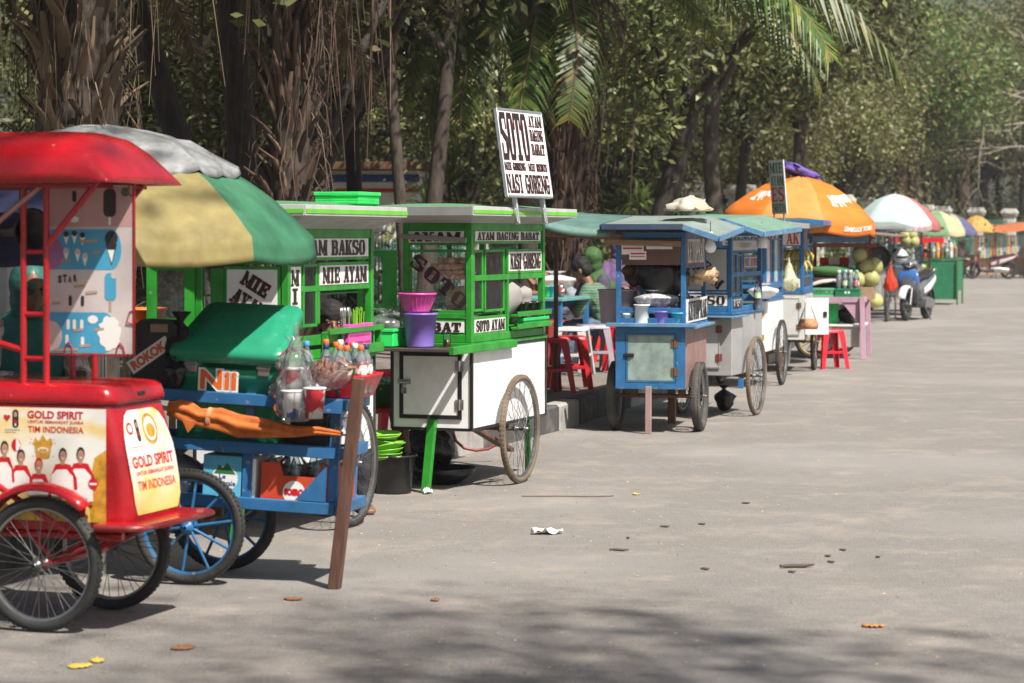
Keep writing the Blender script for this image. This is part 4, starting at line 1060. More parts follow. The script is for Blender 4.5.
# glass door standing open beside the front
dm = M(); dm.T = frame((-.5, -.004, 0), (-.97, -.24, 0), (0, 0, 1))
for r in ((0, .24, 1.33, 1.365), (0, .24, 1.04, 1.09), (0, .05, 1.0905, 1.3295), (.19, .24, 1.0905, 1.3295)): dm.prism(poly_r(r[0], r[2], r[1], r[3]), -.012, .012)
dd = dm.build('open_door', GREEN, A.t); g = M(); g.T = dm.T; g.prism(poly_r(.05, 1.09, .19, 1.33), -.002, .002); g.build('window_pane', GLASS, dd)
A.wheels(.70, .33)
A.leg((-.27, -.03, 0), (-.25, .02, .36), GREEN)
inner = M(); inner.bx(-.46, -.04, .04, 1.1, 1.20, 1.21); inner.build('inner_shelf', GREEN, A.t)
bk = basket('chopstick_basket', A.W(-.02 + .045, .86, .905), 'pink plastic basket on the noodle cart ledge', PINK, .05, .32, .14, 'basket', -A.th); bk.location = A.W(.02, .84, .903)
cs = thing('chopsticks', 'upright lime green chopsticks standing in the pink basket', 'chopsticks', A.W(.02, .86, .915), -A.th)
m = M()
for i in range(26): x = rnd.uniform(-.012, .012); y = rnd.uniform(-.06, .07); m.tube([(x, y, 0), (x + rnd.uniform(-.012, .012), y * 1.15, .2 + rnd.uniform(-.02, .015))], .0035, 5)
m.build('chopstick', LIME, cs)
sp = thing('cutlery', 'dark spoons standing in the pink basket beside the lime chopsticks', 'cutlery', A.W(.02, .72, .915), -A.th)
m = M()
for i in range(9):
    x = rnd.uniform(-.012, .012); y = rnd.uniform(-.04, .04); m.tube([(x, y, 0), (x, y * 1.3, .17)], .004, 5); m.ell((x, y * 1.3, .19), (.008, .018, .028), 10)
m.build('spoon', STEEL, sp)
rb_ = basket('roof_basket', A.W(-.05, .9, 1.66), 'bright green plastic tray basket lying on a cart roof', mat('neon_green_plastic', (.03, .62, .12), .35, dirt=0), .24, .30, .07, 'basket', -A.th)
ob = bucket('washing_basin', gp(137, 352, .0) * 0 + Vector((-1.98, 12.7, 1.02)), 'orange plastic basin on a small wooden stand', ORANGE, .11, .15, .10, 'basin')
st = thing('wooden_stand', 'rough wooden stand holding the orange basin', 'stand', (-1.98, 12.7, .15), R(-18))
m = M(); m.bx(-.17, .17, -.17, .17, .845, .868); m.build('top_board', TANWOOD, st)
for x in (-.15, .12):
    for y in (-.15, .12): m = M(); m.bx(x, x + .03, y, y + .03, 0, .8445); m.build('leg', TANWOOD, st)

# ---------------------------------------------------------------- green cart with SOTO board
B = Cart('soto_cart', 'green and white food cart with tall SOTO board and pink bowl on its shelf', (-.235, 13.965), 20, .5, 1.30, .37, .855, 1.575, GREEN, WHITE, tm=BLACK)
B.posts(-.435)
B.sign('F', (-.405, -.05, 1.462, 1.528), 'AYAM', out=.0018, pad=.07)
win = (-.385, -.045, 1.065, 1.405)
B.glass('F', win)
lt = M(); T0 = FRONT(.010)
for i, ch in enumerate('SOTO'):
    lt.T = T0 @ tr(-.335 + i * .085, 1.34 - i * .070, .003) @ Matrix.Rotation(R(-38), 4, 'Z'); slab(lt, ch, -.045, -.042, .09, .084, .001, 0, 1, .0022)
lt.build('window_lettering', [INK, REDINK], B.t)
B.sign('F', (-.385, -.05, .937, 1.0), 'BABAT', out=.0018, pad=.05, gap=.15)
B.rail(1.018, 1.05, 'F')
B.sign('S', B.ps(476, 541, 231.5, 241), 'AYAM DAGING BABAT', out=.0014, pad=.03)
B.glass('S', B.ps(476, 483.5, 252.5, 309)); B.glass('S', B.ps(487.5, 505, 252, 309))
B.sign('S', B.ps(509.5, 542, 251.5, 270.5), 'NASI GORENG', out=.0014, pad=.04)
u0, u1, v0, v1 = B.ps(510, 541, 279, 312)
B.rail(v1 + .002, v1 + .035, 'S')
B.barS(u0 - .025, u0 - .002, .9, 1.25)
B.sign('S', B.ps(475.5, 506, 318.5, 331.5), 'SOTO AYAM', out=.0014, pad=.04)
for z in (.935, 1.01): B.f.bx(.004, .045, u0, 1.27, z, z + .012, 0, .002); B.f.bx(.0455, .056, u0, 1.27, z, z + .03, 0, .002)
B.finish()
hb_ = M()
for x in (.014, -.53): hb_.bx(x, x + .032, -.40, .66, .825, .872, 0, .004)
hb_.build('push_handle', GREEN, B.t)
sh = M(); sh.bx(-.66, -.025, -.30, -.013, .835, .854); sh.build('front_shelf', mat('dark_board', (.06, .045, .035), .6, dirt=.3), B.t)
B.roof(-.62, .13, -.32, 1.50, 1.618, 1.69, mat('roof_green_sheet', ()), mat('dull_white_edge', ()), mat('soffit_grey', ()), .048, strip=mat('lime_green_stripe', ()), front=mat('dull_grey_edge', (.22, .22, .22), .6, dirt=.4))
rp = M(); rp.bar((-.44, -.02, 1.50), (-.02, -.035, 1.475), .022, .03); rp.build('roof_lath', mat('grey_lath', (.22, .22, .21), .6, dirt=.4), B.t)
B.wheels(.667, .33, tyre=OLDRUB)
fo = gp(425.5, 493); lo = Vector((fo.x - B.C.x, fo.y - B.C.y, 0)); lo = Vector((lo.x * B.co - lo.y * B.si, lo.x * B.si + lo.y * B.co, .0))
B.leg((lo.x, lo.y, 0), (-.235, -.025, .43), GREEN, .05)
m = M(); m.bx(-.03, .0, 1.0, 1.03, 0, .37); m.build('prop_leg', GREEN, B.t)
m = M(); m.bar((-.03, .12, .37), (.0, .66, .20), .05, .025); m.build('brace', WOOD, B.t)
B.door('F', (-.45, -.06, .43, .82), .022, BLACK, WHITE, STEEL, 1, STEEL, True)
dm = M(); dm.T = frame((-.47, .0, 0), (-.95, -.31, 0), (0, 0, 1))
for r in ((0, .235, 1.38, 1.415), (0, .235, 1.06, 1.10), (0, .085, 1.1005, 1.3795), (.2, .235, 1.1005, 1.3795)): dm.prism(poly_r(r[0], r[2], r[1], r[3]), -.012, .012)
dd = dm.build('open_door', GREEN, B.t); g = M(); g.T = dm.T; g.prism(poly_r(.085, 1.10, .2, 1.38), -.002, .002); g.build('window_pane', GLASS, dd)
# tall signboard on two struts
sg = thing('roof_signboard', 'white signboard on two struts reading SOTO above a green cart roof', 'sign', B.W(-.0, .35, 1.66), -B.th)
tl, trr, br, bl = at(496, 108.5, 14.2), at(546, 114, 14.75), at(552, 197.5, 14.6), at(507.5, 196, 14.05)
ux = (br - bl); vy = (tl - bl); uw, vh = ux.length, vy.length
ux.normalize(); vy = (vy - ux * vy.dot(ux) * .0).normalized()
nrm = ux.cross(vy).normalized()
BT = Matrix(((ux.x, vy.x, nrm.x, bl.x), (ux.y, vy.y, nrm.y, bl.y), (ux.z, vy.z, nrm.z, bl.z), (0, 0, 0, 1)))
bpy.context.view_layer.update()
inv = (tr(*sg.location) @ Matrix.Rotation(-B.th, 4, 'Z')).inverted()
m = M(); m.T = inv @ BT; m.prism(poly_r(0, 0, uw, vh), -.012, 0); bd = m.build('board', CREAM, sg)
l = M(); l.T = m.T
slab(l, 'SOTO', uw * .03, vh * .42, uw * .60, vh * .54, .001, 0, 1, .004, .1)
for i, w_ in enumerate(('AYAM', 'DAGING', 'BABAT')): slab(l, w_, uw * .68, vh * (.82 - i * .165), uw * .29, vh * .13, .001, 0, 1, .002, .12)
slab(l, 'MIE GORENG', uw * .03, vh * .30, uw * .45, vh * .085, .001, 0, 1, .002); slab(l, 'MIE REBUS', uw * .55, vh * .30, uw * .42, vh * .085, .001, 0, 1, .002)
slab(l, 'NASI GORENG', uw * .03, vh * .04, uw * .94, vh * .21, .001, 0, 1, .003)
l.build('lettering', [INK, REDINK], bd)
f_ = M(); f_.T = m.T
for (a_, b_) in (((0, 0), (uw, 0)), ((uw, 0), (uw, vh)), ((uw, vh), (0, vh)), ((0, vh), (0, 0))): f_.bar((a_[0], a_[1], -.004), (b_[0], b_[1], -.004), .012, .022, 0, up=(0, 0, 1), bev=.001)
f_.build('board_rim', ALU, bd)
for px, k in ((518, .22), (545.5, .85)):
    p = M(); top = bl + ux * uw * k + vy * vh * .1 - nrm * .022; q = at(px, 224, top.y); p.T = inv; p.bar(q, top + vy * .25, .018, .03, up=tuple(nrm)); p.bar(q + Vector((0, -.02, .01)), q + (top - q) * .45 + Vector((0, -.02, 0)), .022, .012, up=tuple(nrm)); p.build('strut', ALU, sg)
# goods on and in the cart
bucket('plastic_bucket', B.W(-.26, -.155, .8545), 'purple plastic bucket on the shelf under the pink bowl', PURPLE, .078, .095, .20, 'bucket')
bucket('plastic_bowl', B.W(-.275, -.165, 1.056), 'pink ribbed plastic bowl resting on the purple bucket', PINK, .07, .108, .115, 'bowl', ribs=24)
gb = basket('plastic_basket', B.W(-.515, -.155, .8545), 'green plastic basket on the shelf beside the purple bucket', mat('neon_green_plastic', ()), .26, .22, .11, 'basket', -B.th, holes=False)
bag('clear_bag', B.W(-.48, -.15, .88), 'clear plastic bag heaped in the green basket beside the bucket', FILM, (.13, .10, .20), 'bag', 21, .4, 3)
jr = thing('sauce_jar', 'small glass jar of brown sauce beside the purple bucket', 'jar', B.W(-.115, -.10, .8545), 0)
m = M(); m.lathe([(.001, .002), (.02, 0), (.022, .01), (.022, .075), (.02, .078)], 14); m.build('jar_glass', GLASS, jr); m = M(); m.lathe([(.001, .004), (.019, .004), (.019, .045), (.001, .046)], 12); m.build('sauce', mat('brown_sauce', (.12, .05, .02), .3, dirt=0), jr)
es = M(); es.bx(-.32, -.04, .04, .75, 1.245, 1.253); es.bx(-.32, -.03, .034, .0395, 1.247, 1.272); es.build('egg_shelf', mat('speckled_paper', (.6, .25, .22), .6, alt=(.75, .7, .66), altscale=40, altr=(.48, .55), dirt=0), B.t)
EGG = mat('brown_egg', (.68, .40, .26), .5, var=.12, dirt=0)
egm = M(); egm.lathe([(.001, -.03), (.012, -.027), (.02, -.016), (.0232, -.002), (.021, .013), (.014, .025), (.006, .0305), (.001, .031)], 14); egg0 = egm.build('egg', EGG)
tag(egg0, 'brown egg in the pile behind the glass of the soto cart', 'egg', 'eggs in the soto cart')
first = True
for lay in range(3):
    for i in range(7 - lay):
        for j in range(5 - lay):
            if lay and rnd.random() < .2: continue
            p = B.W(-.30 + (i + lay * .5) * .0425, .075 + (j + lay * .5) * .046, 1.278 + lay * .036)
            e = egg0 if first else egg0.copy()
            if not first: COL.objects.link(e)
            first = False
            e.location = p; e.rotation_euler = (rnd.uniform(.9, 2), rnd.uniform(-.5, .5), rnd.uniform(0, 6))
CAB = mat('cabbage_leaf', (.55, .66, .36), .5, var=.2, scale=12, dirt=0, stretch=(1, 1, 5), bump=.4, bscale=20)
for i, (x, y, z, r_) in enumerate(((-.125, .115, 1.046, .082), (-.12, .29, 1.046, .08), (-.115, .46, 1.046, .075))):
    m = M(); m.lump((0, 0, r_), (r_, r_, r_ * .92), 30 + i, .12, 1.6); o = m.build('cabbage', CAB, None, loc=B.W(x, y, z)); tag(o, ('pale green cabbage behind the front glass below the eggs', 'cabbage behind the first cabbage, seen through the side glass', 'cabbage lying deepest in the soto cart cabinet')[i], 'cabbage')
cbt = M(); cbt.bx(-.40, -.04, .04, .62, 1.034, 1.044); cbt.bx(-.40, -.04, .63, 1.2, .945, .955); cbt.build('inner_shelf', GREEN, B.t)
NOO = mat('yellow_packet', (.75, .45, .02), .35, var=.1, dirt=0, alt=(.65, .10, .02), altscale=18, altr=(.5, .53))
for i in range(6):
    m = M(); m.lump((0, 0, .04), (.014, .042, .048), 50 + i, .12, 2); o = m.build('noodle_packet', NOO, None, loc=B.W(-.05, .34 + (i % 3) * .085, 1.254 + (i // 3) * .07), rot=(0, .1, -B.th)); tag(o, 'yellow and orange noodle packet behind the side glass of the soto cart', 'packet', 'noodle packets in the soto cart')
bag('rice_sack', B.W(-.12, .74, .957), 'grey white cloth sack in the side opening of the soto cart', mat('sack_cloth', (.30, .28, .26), .8, dirt=.4, dscale=8), (.15, .15, .36), 'sack', 33, .2, 1.5)
bag('rice_sack', B.W(-.14, .99, .957), 'second pale sack behind the first in the side opening', mat('sack_cloth', ()), (.15, .15, .33), 'sack', 34, .2, 1.5)
for i in range(3):
    bucket('dark_cup', B.W(.006, .84 + i * .13, 1.023), ('dark cup nearest the window end of the soto cart side ledge', 'middle dark cup on the soto cart side ledge', 'dark cup at the far end of the soto cart side ledge')[i], BLKPL, .028, .04, .07, 'cup')
basket('cutlery_tray', B.W(.026, 1.0, .948), 'green slotted tray on the lower side ledge of the soto cart', GPLAST, .036, .45, .05, 'tray', -B.th)
# washing up under and beside the cart
bucket('washing_bucket', (-.695, 14.02, 0), 'large black bucket of lime plates beside the soto cart leg', BLKPL, .105, .132, .225, 'bucket', rim=.012)
lp0 = None
for i in range(9):
    m = M(); m.lathe([(.001, .002), (.06, .0), (.1, .022), (.105, .03), (.1, .028), (.06, .006), (.001, .007)], 22)
    if lp0 is None: o = lp0 = m.build('plate', LIME)
    else: o = lp0.copy(); COL.objects.link(o)
    o.location = (-.72 + rnd.uniform(-.03, .03), 14.0 + rnd.uniform(-.03, .03), .175 + i * .018); o.rotation_euler = (rnd.uniform(-.25, .25) * (i > 2), rnd.uniform(-.25, .2) * (i > 2), rnd.random() * 6)
    tag(o, 'lime green plate stacked in the black bucket', 'plate', 'lime plates in the black bucket')
m = M(); m.lathe([(.001, .0), (.09, .0), (.19, .06), (.21, .10), (.2, .10), (.18, .065), (.08, .01), (.001, .01)], 26); o = m.build('black_basin', BLKPL, None, loc=(-.42, 14.55, 0)); tag(o, 'wide black basin on the road under the soto cart', 'basin')
bag('black_bag', (-.52, 14.75, 0), 'black rubbish bag slumped under the soto cart', BLKPL, (.16, .15, .42), 'bag', 40, .3, 2)
m = M(); pts = [at(x, y, 15.9) for x, y in ((453, 432), (456, 441), (464, 448), (476, 450.5), (488, 449), (497, 444), (503, 437))]
m.tube(pts, .010, 8); o = m.build('hose', mat('dull_red_hose', (.25, .06, .05), .5, dirt=.3)); tag(o, 'dull red hose looping below the soto cart in front of the kerb', 'hose')
stool((-.83, 15.0, 0), R(10), REDPL, 'red plastic stool between the two green carts', h=.44)
gbz = thing('checked_basin', 'dark green basin with checked cloth on a red stool between green carts', 'basin', (-.81, 14.95, .44), 0)
m = M(); m.lathe([(.001, .004), (.10, .004), (.10, 0), (.15, .14), (.16, .145), (.15, .147), (.1, .012), (.001, .012)], 24); m.build('basin_wall', DGREEN, gbz)
m = M(); m.lump((0, 0, .12), (.12, .12, .06), 44, .35, 3); m.build('cloth', mat('checked_cloth', (.05, .25, .10), .8, dirt=0, alt=(.5, .6, .5), altscale=40, altr=(.52, .56)), gbz)
st2 = stool((-.78, 15.75, .17), R(30), REDPL, 'red plastic stool behind the dark green basin', h=.45)

# ---------------------------------------------------------------- blue and brown cart
BROWN = mat('brown_pink_paint', (.27, .16, .14), .5, var=.15, dirt=.3)
TEAL = mat('teal_tarpaulin', (.10, .20, .175), .7, var=.2, dirt=.6, dirtc=(.2, .2, .16), dscale=2, trans=.12)
D = Cart('ketoprak_cart', 'blue framed open cart with brown side boards and black bag hanging in it', (1.312, 18.15), 13, .535, 1.08, .34, .81, 1.53, BLUE, BROWN)
D.posts()
D.rail(.915, .955, 'FSL')
D.sign('S', (.06, 1.03, 1.27, 1.50), 'KETOPRAK', CREAM, None, mat('brown_red_board', (.22, .06, .05), .5, dirt=.3), pad=.05, h=.8)
D.sign('S', (.03, 1.04, .84, 1.02), 'KETOPRAK', INK, None, CREAM, pad=.03, h=.8, proud=.012, frame_=False)
pb = M(); pb.T = FRONT(0); pb.prism(poly_r(-.49, 1.28, -.04, 1.48), -.02, -.004); o = pb.build('brown_board', mat('brown_board_dark', (.12, .06, .045), .6, dirt=.3), D.t)
nt_ = M(); nt_.T = FRONT(0); nt_.prism(poly_r(-.49, 1.36, -.32, 1.47), .0, .002, 0); nt_.prism(poly_r(-.30, 1.40, -.10, 1.45), .0, .002, 0); nt_.prism(poly_r(-.43, 1.32, -.30, 1.385), .003, .005, 0)
for (u, v, w_, h_) in ((-.48, 1.43, .15, .022), (-.48, 1.40, .15, .012), (-.42, 1.36, .11, .012), (-.42, 1.34, .11, .008)): nt_.rect(u, u + w_, v, v + h_, .0056, 1)
nt_.build('paper_notice', [CREAM, PR_RED], o)
tb_ = M(); tb_.bar((-.62, -.025, 1.455), (-.03, -.02, 1.44), .03, .045); tb_.build('cross_beam', mat('tan_brown_beam', (.24, .14, .08), .65, var=.25, dirt=.3, stretch=(1, 8, 8)), D.t)
D.finish()
fb_ = M(); w = .045
fb_.T = FRONT(0)
for r in ((-.535, -.46, .34, .81), (-.07, 0, .34, .81), (-.4598, -.0702, .34, .385), (-.4598, -.0702, .765, .81)): fb_.prism(poly_r(r[0], r[2], r[1], r[3]), .0005, .012)
fb_.build('front_frame', BLUE, D.body)
D.door('F', (-.455, -.075, .39, .76), .012, BLUE, mat('worn_grey_green', (.22, .29, .26), .5, var=.25, scale=10, dirt=.5, dirtc=(.12, .10, .08), dscale=7), RUST, 1, BLACK)
le = M(); le.bx(.004, .07, -.06, 1.08, .795, .815); le.bx(-.60, .09, -.07, -.005, .812, .84); le.build('ledge', LBLUE, D.t)
D.flap_roof(-.62, .27, -.14, 1.22, 1.565, 1.64, 1.475, mat('pale_roof_sheet', (.20, .25, .225), .65, dirt=.75, dirtc=(.14, .10, .07), dscale=4), LBLUE, mat('soffit_brown', (.16, .13, .11), .7, dirt=.3), mat('navy_dark_board', (.03, .05, .10), .6, dirt=.3))
for x in (.06, -.595): bike_wheel(D.t, (x, .33, .268), .268, 0, tr_=.036, tyre=mat('dusty_motor_tyre', (.06, .055, .05), .8, var=.3, dirt=.5, dirtc=(.2, .17, .14), bump=.3))
m = M(); m.tube([(-.55, .33, .268), (.02, .33, .268)], .016)
for x in (-.08, -.45): m.bar((x, .33, .268), (x, .33, .34), .06, .04)
m.build('axle', RUST, D.t)
D.leg((-.28, -.03, 0), (-.28, -.02, .36), mat('worn_pink_wood', (.30, .2, .18), .7, dirt=.4, dscale=12), .045)
m = M(); m.bx(-.30, -.24, 1.0, 1.05, 0, .34); m.build('prop_leg', RUST, D.t)
aw = M(); c4 = [at(543, 222, 18.0), at(616, 229, 18.25), at(690, 216, 19.6), at(556, 211, 20.6)]
inv = (tr(*D.C) @ Matrix.Rotation(-D.th, 4, 'Z')).inverted(); aw.T = inv; rows = []
for i in range(9):
    a_ = c4[0].lerp(c4[1], i / 8); b_ = c4[3].lerp(c4[2], i / 8)
    rows.append([a_.lerp(b_, j / 6) + Vector((0, 0, -.035 * math.sin(math.pi * i / 8) * (1 - j / 12) + .012 * noise.noise(Vector((i, j, 0))))) for j in range(7)])
    rows[-1].insert(0, rows[-1][0] + Vector((0, 0, -.05)))
aw.grid(rows); aw.build('awning', TEAL, D.t, solid=-.004)
for (p, q) in ((at(541, 233, 18.1), at(682, 240, 18.4)), (at(548, 236, 19.6), at(690, 230, 19.4)), (at(560, 229, 20.5), at(690, 226, 19.9))): bm_ = M(); bm_.T = inv; bm_.bar(p, q, .04, .05); bm_.build('awning_beam', WOOD, D.t)
for p in (at(556, 236, 20.5),): q = Vector((p.x, p.y, .17)); pp = M(); pp.T = inv; pp.tube([q, p + Vector((0, 0, .1))], .02); pp.build('awning_pole', WOOD, D.t)
bag('black_bag', D.W(-.20, .2, 1.0), 'big black plastic bag hung under the brown cart roof', BLKPL, (.20, .16, .43), 'bag', 60, .3, 2.2)
bag('clear_bag', D.W(-.24, .12, .95), 'checked cloth bundle under the big black bag', mat('checked_grey_cloth', (.3, .3, .32), .8, alt=(.6, .6, .6), altscale=40, dirt=.1), (.17, .10, .14), 'bundle', 61, .25, 2)
tb = bucket('storage_tub', D.W(-.56, .22, .83), 'cloudy lidded storage tub on the end of the brown cart', mat('cloudy_tub', (.42, .36, .42), .4, dirt=.15, trans=.35), .13, .15, .26, 'tub')
for i, (x, y, m_, nm, lb, r_, h_) in enumerate(((-.34, .03, CREAM, 'jar', 'white lidded jar behind the front rail of the brown cart', .055, .15), (-.19, .05, PURPLE, 'cup', 'purple cup beside the white jar', .06, .10), (-.06, .06, mat('cyan_plastic', (.05, .40, .55), .4), 'tub', 'cyan tub by the front corner post of the brown cart', .065, .09), (-.455, .05, CREAM, 'cup', 'small white cup by the end post of the brown cart', .04, .08))):
    bucket(('lidded_jar', 'purple_cup', 'cyan_tub', 'white_cup')[i], D.W(x, y, .83), lb, m_, r_ * (.98 if i == 0 else .85), r_, h_, nm)
bt = bottle(D.W(-.07, .42, .83), 'blue water jug behind the side board of the brown cart', None, .27, .06, None, BCAP, None, clear('blue_pet', (.45, .65, .85), haze=.3, milk=(.2, .4, .6)), 'jug')
DRY = mat('dried_snack', (.45, .30, .17), .7, var=.3, scale=14, dirt=.1, bump=.4, bscale=30)
ds = thing('dried_snack_bundle', 'tan bundle of dried snacks hanging outside the brown cart', 'snacks', D.W(.10, .25, 1.14), -D.th)
m = M()
for i in range(16):
    p = Vector((rnd.uniform(-.05, .06), rnd.uniform(-.18, .34), rnd.uniform(0, .09))); m.lump(p, (.05, .06, .035), 70 + i, .5, 2, 12)
m.build('snack', DRY, ds); m = M(); m.tube([(0, .1, .08), (-.03, .1, .36)], .004); m.build('string', STEEL, ds)
ds = thing('dried_snack_bundle', 'dark brown bundle of snacks hanging inside the brown cart', 'snacks', D.W(-.42, .30, 1.15), -D.th)
m = M()
for i in range(9): m.lump((rnd.uniform(-.08, .08), rnd.uniform(-.06, .06), rnd.uniform(0, .12)), (.05, .05, .04), 90 + i, .5, 2, 12)
m.build('snack', mat('dark_snack', (.12, .06, .03), .7, var=.3), ds); m = M(); m.tube([(0, 0, .1), (0, 0, .36)], .004); m.build('string', STEEL, ds)
m = M(); m.lump((0, 0, .05), (.17, .28, .11), 66, .4, 2.4, 26, flat=0.); o = m.build('plastic_bag', mat('white_bag', (.70, .66, .56), .4, trans=.4, alt=(.6, .5, .2), altr=(.55, .7), dirt=0), None, loc=D.W(-.06, .55, 1.645), rot=(0, 0, -D.th)); tag(o, 'crumpled white plastic bag lying on the pale cart roof', 'bag')
def bulb(loc, lab, kind=0):
    b = thing('light_bulb', lab, 'bulb', loc)
    BW = mat('bulb_white', (.80, .80, .80), .25, dirt=0)
    m = M()
    if kind == 0: m.lathe([(.001, -.075), (.025, -.07), (.042, -.045), (.042, -.025), (.028, .01), (.02, .03), (.018, .04)], 16)
    else: m.lathe([(.001, -.06), (.042, -.058), (.045, -.05), (.045, .02), (.03, .03), (.02, .035)], 16)
    m.build('globe', BW, b)
    m = M(); m.lathe([(.018, .035), (.022, .04), (.022, .075), (.015, .085), (.001, .085)], 12); m.build('socket', WCAP, b)
    m = M(); m.tube([(0, 0, .08), (0, 0, .16)], .003, 5); m.build('flex', BLACK, b)
bulb(at(710.5, 243, 18.1), 'white pear shaped light bulb at the corner of the brown cart roof')

# ---------------------------------------------------------------- grey and blue bakso cart
E = Cart('bakso_cart', 'grey based food cart with blue cabinet lettered BAKSO', (1.79, 19.55), 19, .52, 1.09, .36, .856, 1.57, BLUE, GREYP)
E.posts()
E.sign('F', (-.45, -.045, 1.06, 1.39), True, diag=[('MIE', .45, .72, .2, .075, -38), ('AYAM', .62, .36, .27, .085, -38)], bg=mat('grey_sign', (.45, .45, .44), .4, dirt=.2))
E.sign('F', (-.48, -.03, .93, 1.02), 'BAKSO', rim=None, pad=.06)
E.sign('S', E.ps(733.5, 758, 240.5, 250), 'BAKSO', GREYP, None, mat('grey_sign', ()), pad=.3, h=.5)
E.glass('S', E.ps(733, 737.5, 255, 292)); E.glass('S', E.ps(738.5, 742.5, 256, 292))
E.sign('S', E.ps(745, 757.5, 257, 267), 'MIE AYAM', mat('red_dull', (.3, .05, .05), .5), None, mat('grey_sign', ()), pad=.04)
u0, u1, v0, v1 = E.ps(744, 757, 276, 312); E.rail(v1, v1 + .04, 'S'); E.barS(u0 - .03, u0 - .005, .9, 1.4)
E.sign('S', E.ps(732.5, 742, 299, 309.5), 'BAKSO', rim=None, pad=.04)
E.finish()
E.flap_roof(-.6, .31, -.22, 1.2, 1.615, 1.66, 1.51, mat('pale_green_sheet', (.15, .26, .19), .65, dirt=.7, dirtc=(.16, .13, .09), dscale=4), LBLUE, mat('soffit_grey', ()), BLUE)
le = M(); le.bx(-.45, .06, -.10, -.005, .835, .85); le.bx(.0125, .06, -.005, .35, .835, .85); le.build('ledge', LBLUE, E.t)
E.wheels(.62, .33, tyre=OLDRUB); E.leg((-.26, -.02, 0), (-.26, .03, .36), RUST)
E.door('F', (-.50, -.10, .42, .82), .008, GREYP, mat('pale_grey_leaf', (.46, .46, .45), .4, dirt=.3), mat('rust_red_hinge', (.2, .05, .03), .6), 1, STEEL)
aw = M(); c4 = [at(693, 221, 20.5), at(736, 219.5, 19.6), at(772, 216.5, 21.6), at(700, 214, 22.5)]
inv = (tr(*E.C) @ Matrix.Rotation(-E.th, 4, 'Z')).inverted(); aw.T = inv
aw.grid([[c4[0].lerp(c4[1], i / 6).lerp(c4[3].lerp(c4[2], i / 6), j / 5) + Vector((0, 0, .02 * noise.noise(Vector((i, j, 4))))) for j in range(6)] for i in range(7)])
aw.build('awning', mat('green_tarpaulin', (.06, .36, .16), .55, dirt=.25, trans=.2), E.t, solid=-.004)
bulb(at(762, 241, 19.9), 'white drum shaped light bulb under the bakso cart roof', 1)
m = M(); m.lathe([(.001, 0), (.06, .0), (.11, .03), (.112, .034), (.06, .006), (.001, .006)], 20); o = m.build('blue_plate', mat('blue_plate', (.03, .35, .65), .3), None, loc=E.W(-.08, .66, 1.02), rot=(0, R(-75), R(-10))); tag(o, 'bright blue plate standing in the bakso cart opening', 'plate')
bottle(E.W(.03, .78, .88), 'dark red sauce bottle in the bakso cart opening', None, .24, .032, mat('chili_sauce', (.15, .015, .01), .3), REDPL, BANDG)
bag('black_bag', gp(724, 411), 'black rubbish bag on the road beneath the bakso cart', BLKPL, (.085, .09, .22), 'bag', 62, .3, 2)

# ---------------------------------------------------------------- two more blue carts and their goods
G1 = Cart('drinks_cabinet_cart', 'narrow white based cart with blue glazed cabinet and yellow hinges', (2.50, 23.6), 15, .5, 1.1, .36, .86, 1.56, BLUE, WHITE)
G1.posts()
G1.rail(1.36, 1.39, 'F'); G1.rail(.98, 1.02, 'FS'); G1.glass('F', (-.44, -.06, 1.06, 1.33)); G1.sign('F', (-.44, -.06, 1.41, 1.5), 'SOTO', rim=None)
for i in range(4):
    y0 = .08 + i * .25
    if i in (0, 2):
        o = G1.sign('S', (y0, y0 + .18, 1.04, 1.46), None, bg=mat('pale_pink_print', (.62, .42, .38), .4, dirt=.1, alt=(.2, .45, .6), altscale=5, altr=(.52, .55)))
    else: G1.glass('S', (y0, y0 + .18, 1.04, 1.46))
G1.finish()
G1.roof(-.58, .24, -.2, 1.25, 1.58, 1.66, mat('pale_roof_sheet', ()), GREYP, mat('soffit_grey', ()), .045)
G1.wheels(.62, .33); G1.leg((-.25, -.02, 0), (-.25, .02, .36), BLUE)
G1.door('F', (-.46, -.04, .41, .82), .01, WHITE, WHITE, mat('yellow_hinge', (.55, .38, .05), .4, .4), 1, BLACK)
bag('white_bag', G1.W(-.02, -.06, .885), 'white plastic bag sagging over the narrow cart counter', mat('thin_white_bag', (.78, .78, .78), .35, trans=.35, dirt=0), (.15, .11, .15), 'bag', 71, .25, 2)
bag('green_bag', G1.W(-.2, .2, .89), 'pale green bag behind the narrow cart glass', mat('pale_green_bag', (.35, .5, .35), .4, trans=.3), (.14, .13, .3), 'bag', 72, .3, 2)
pb = M(); pb.bx(-.25, .25, .0, .02, 0, .62); pbo = thing('pole_signboard', 'narrow weathered signboard on two poles above the blue carts', 'sign', at(780, 214, 25.0), R(-66))
m = M(); k = .0
m.T = frame((-.16, 0, .0), (1, 0, 0), (-.14, 0, 1)); m.prism(poly_r(0, 0, .30, .57), -.012, 0); bd = m.build('board', mat('weathered_sign', (.55, .55, .52), .5, dirt=.4, dscale=9), pbo)
l = M(); l.T = m.T
slab(l, 'MIE', .02, .43, .26, .11, .001, 0, None); slab(l, 'AYAM', .02, .30, .26, .10, .001, 0, None); slab(l, 'ES', .03, .13, .24, .15, .001, 1, None); slab(l, 'SOTO', .02, .02, .26, .09, .001, 0, None)
l.build('lettering', [DGREEN, mat('sign_red', (.5, .05, .04), .5)], bd)
for x in (-.13, .07): m = M(); m.tube([(x, .012, -.12), (x - .03, .012, .4)], .012); m.build('strut', STEEL, pbo)

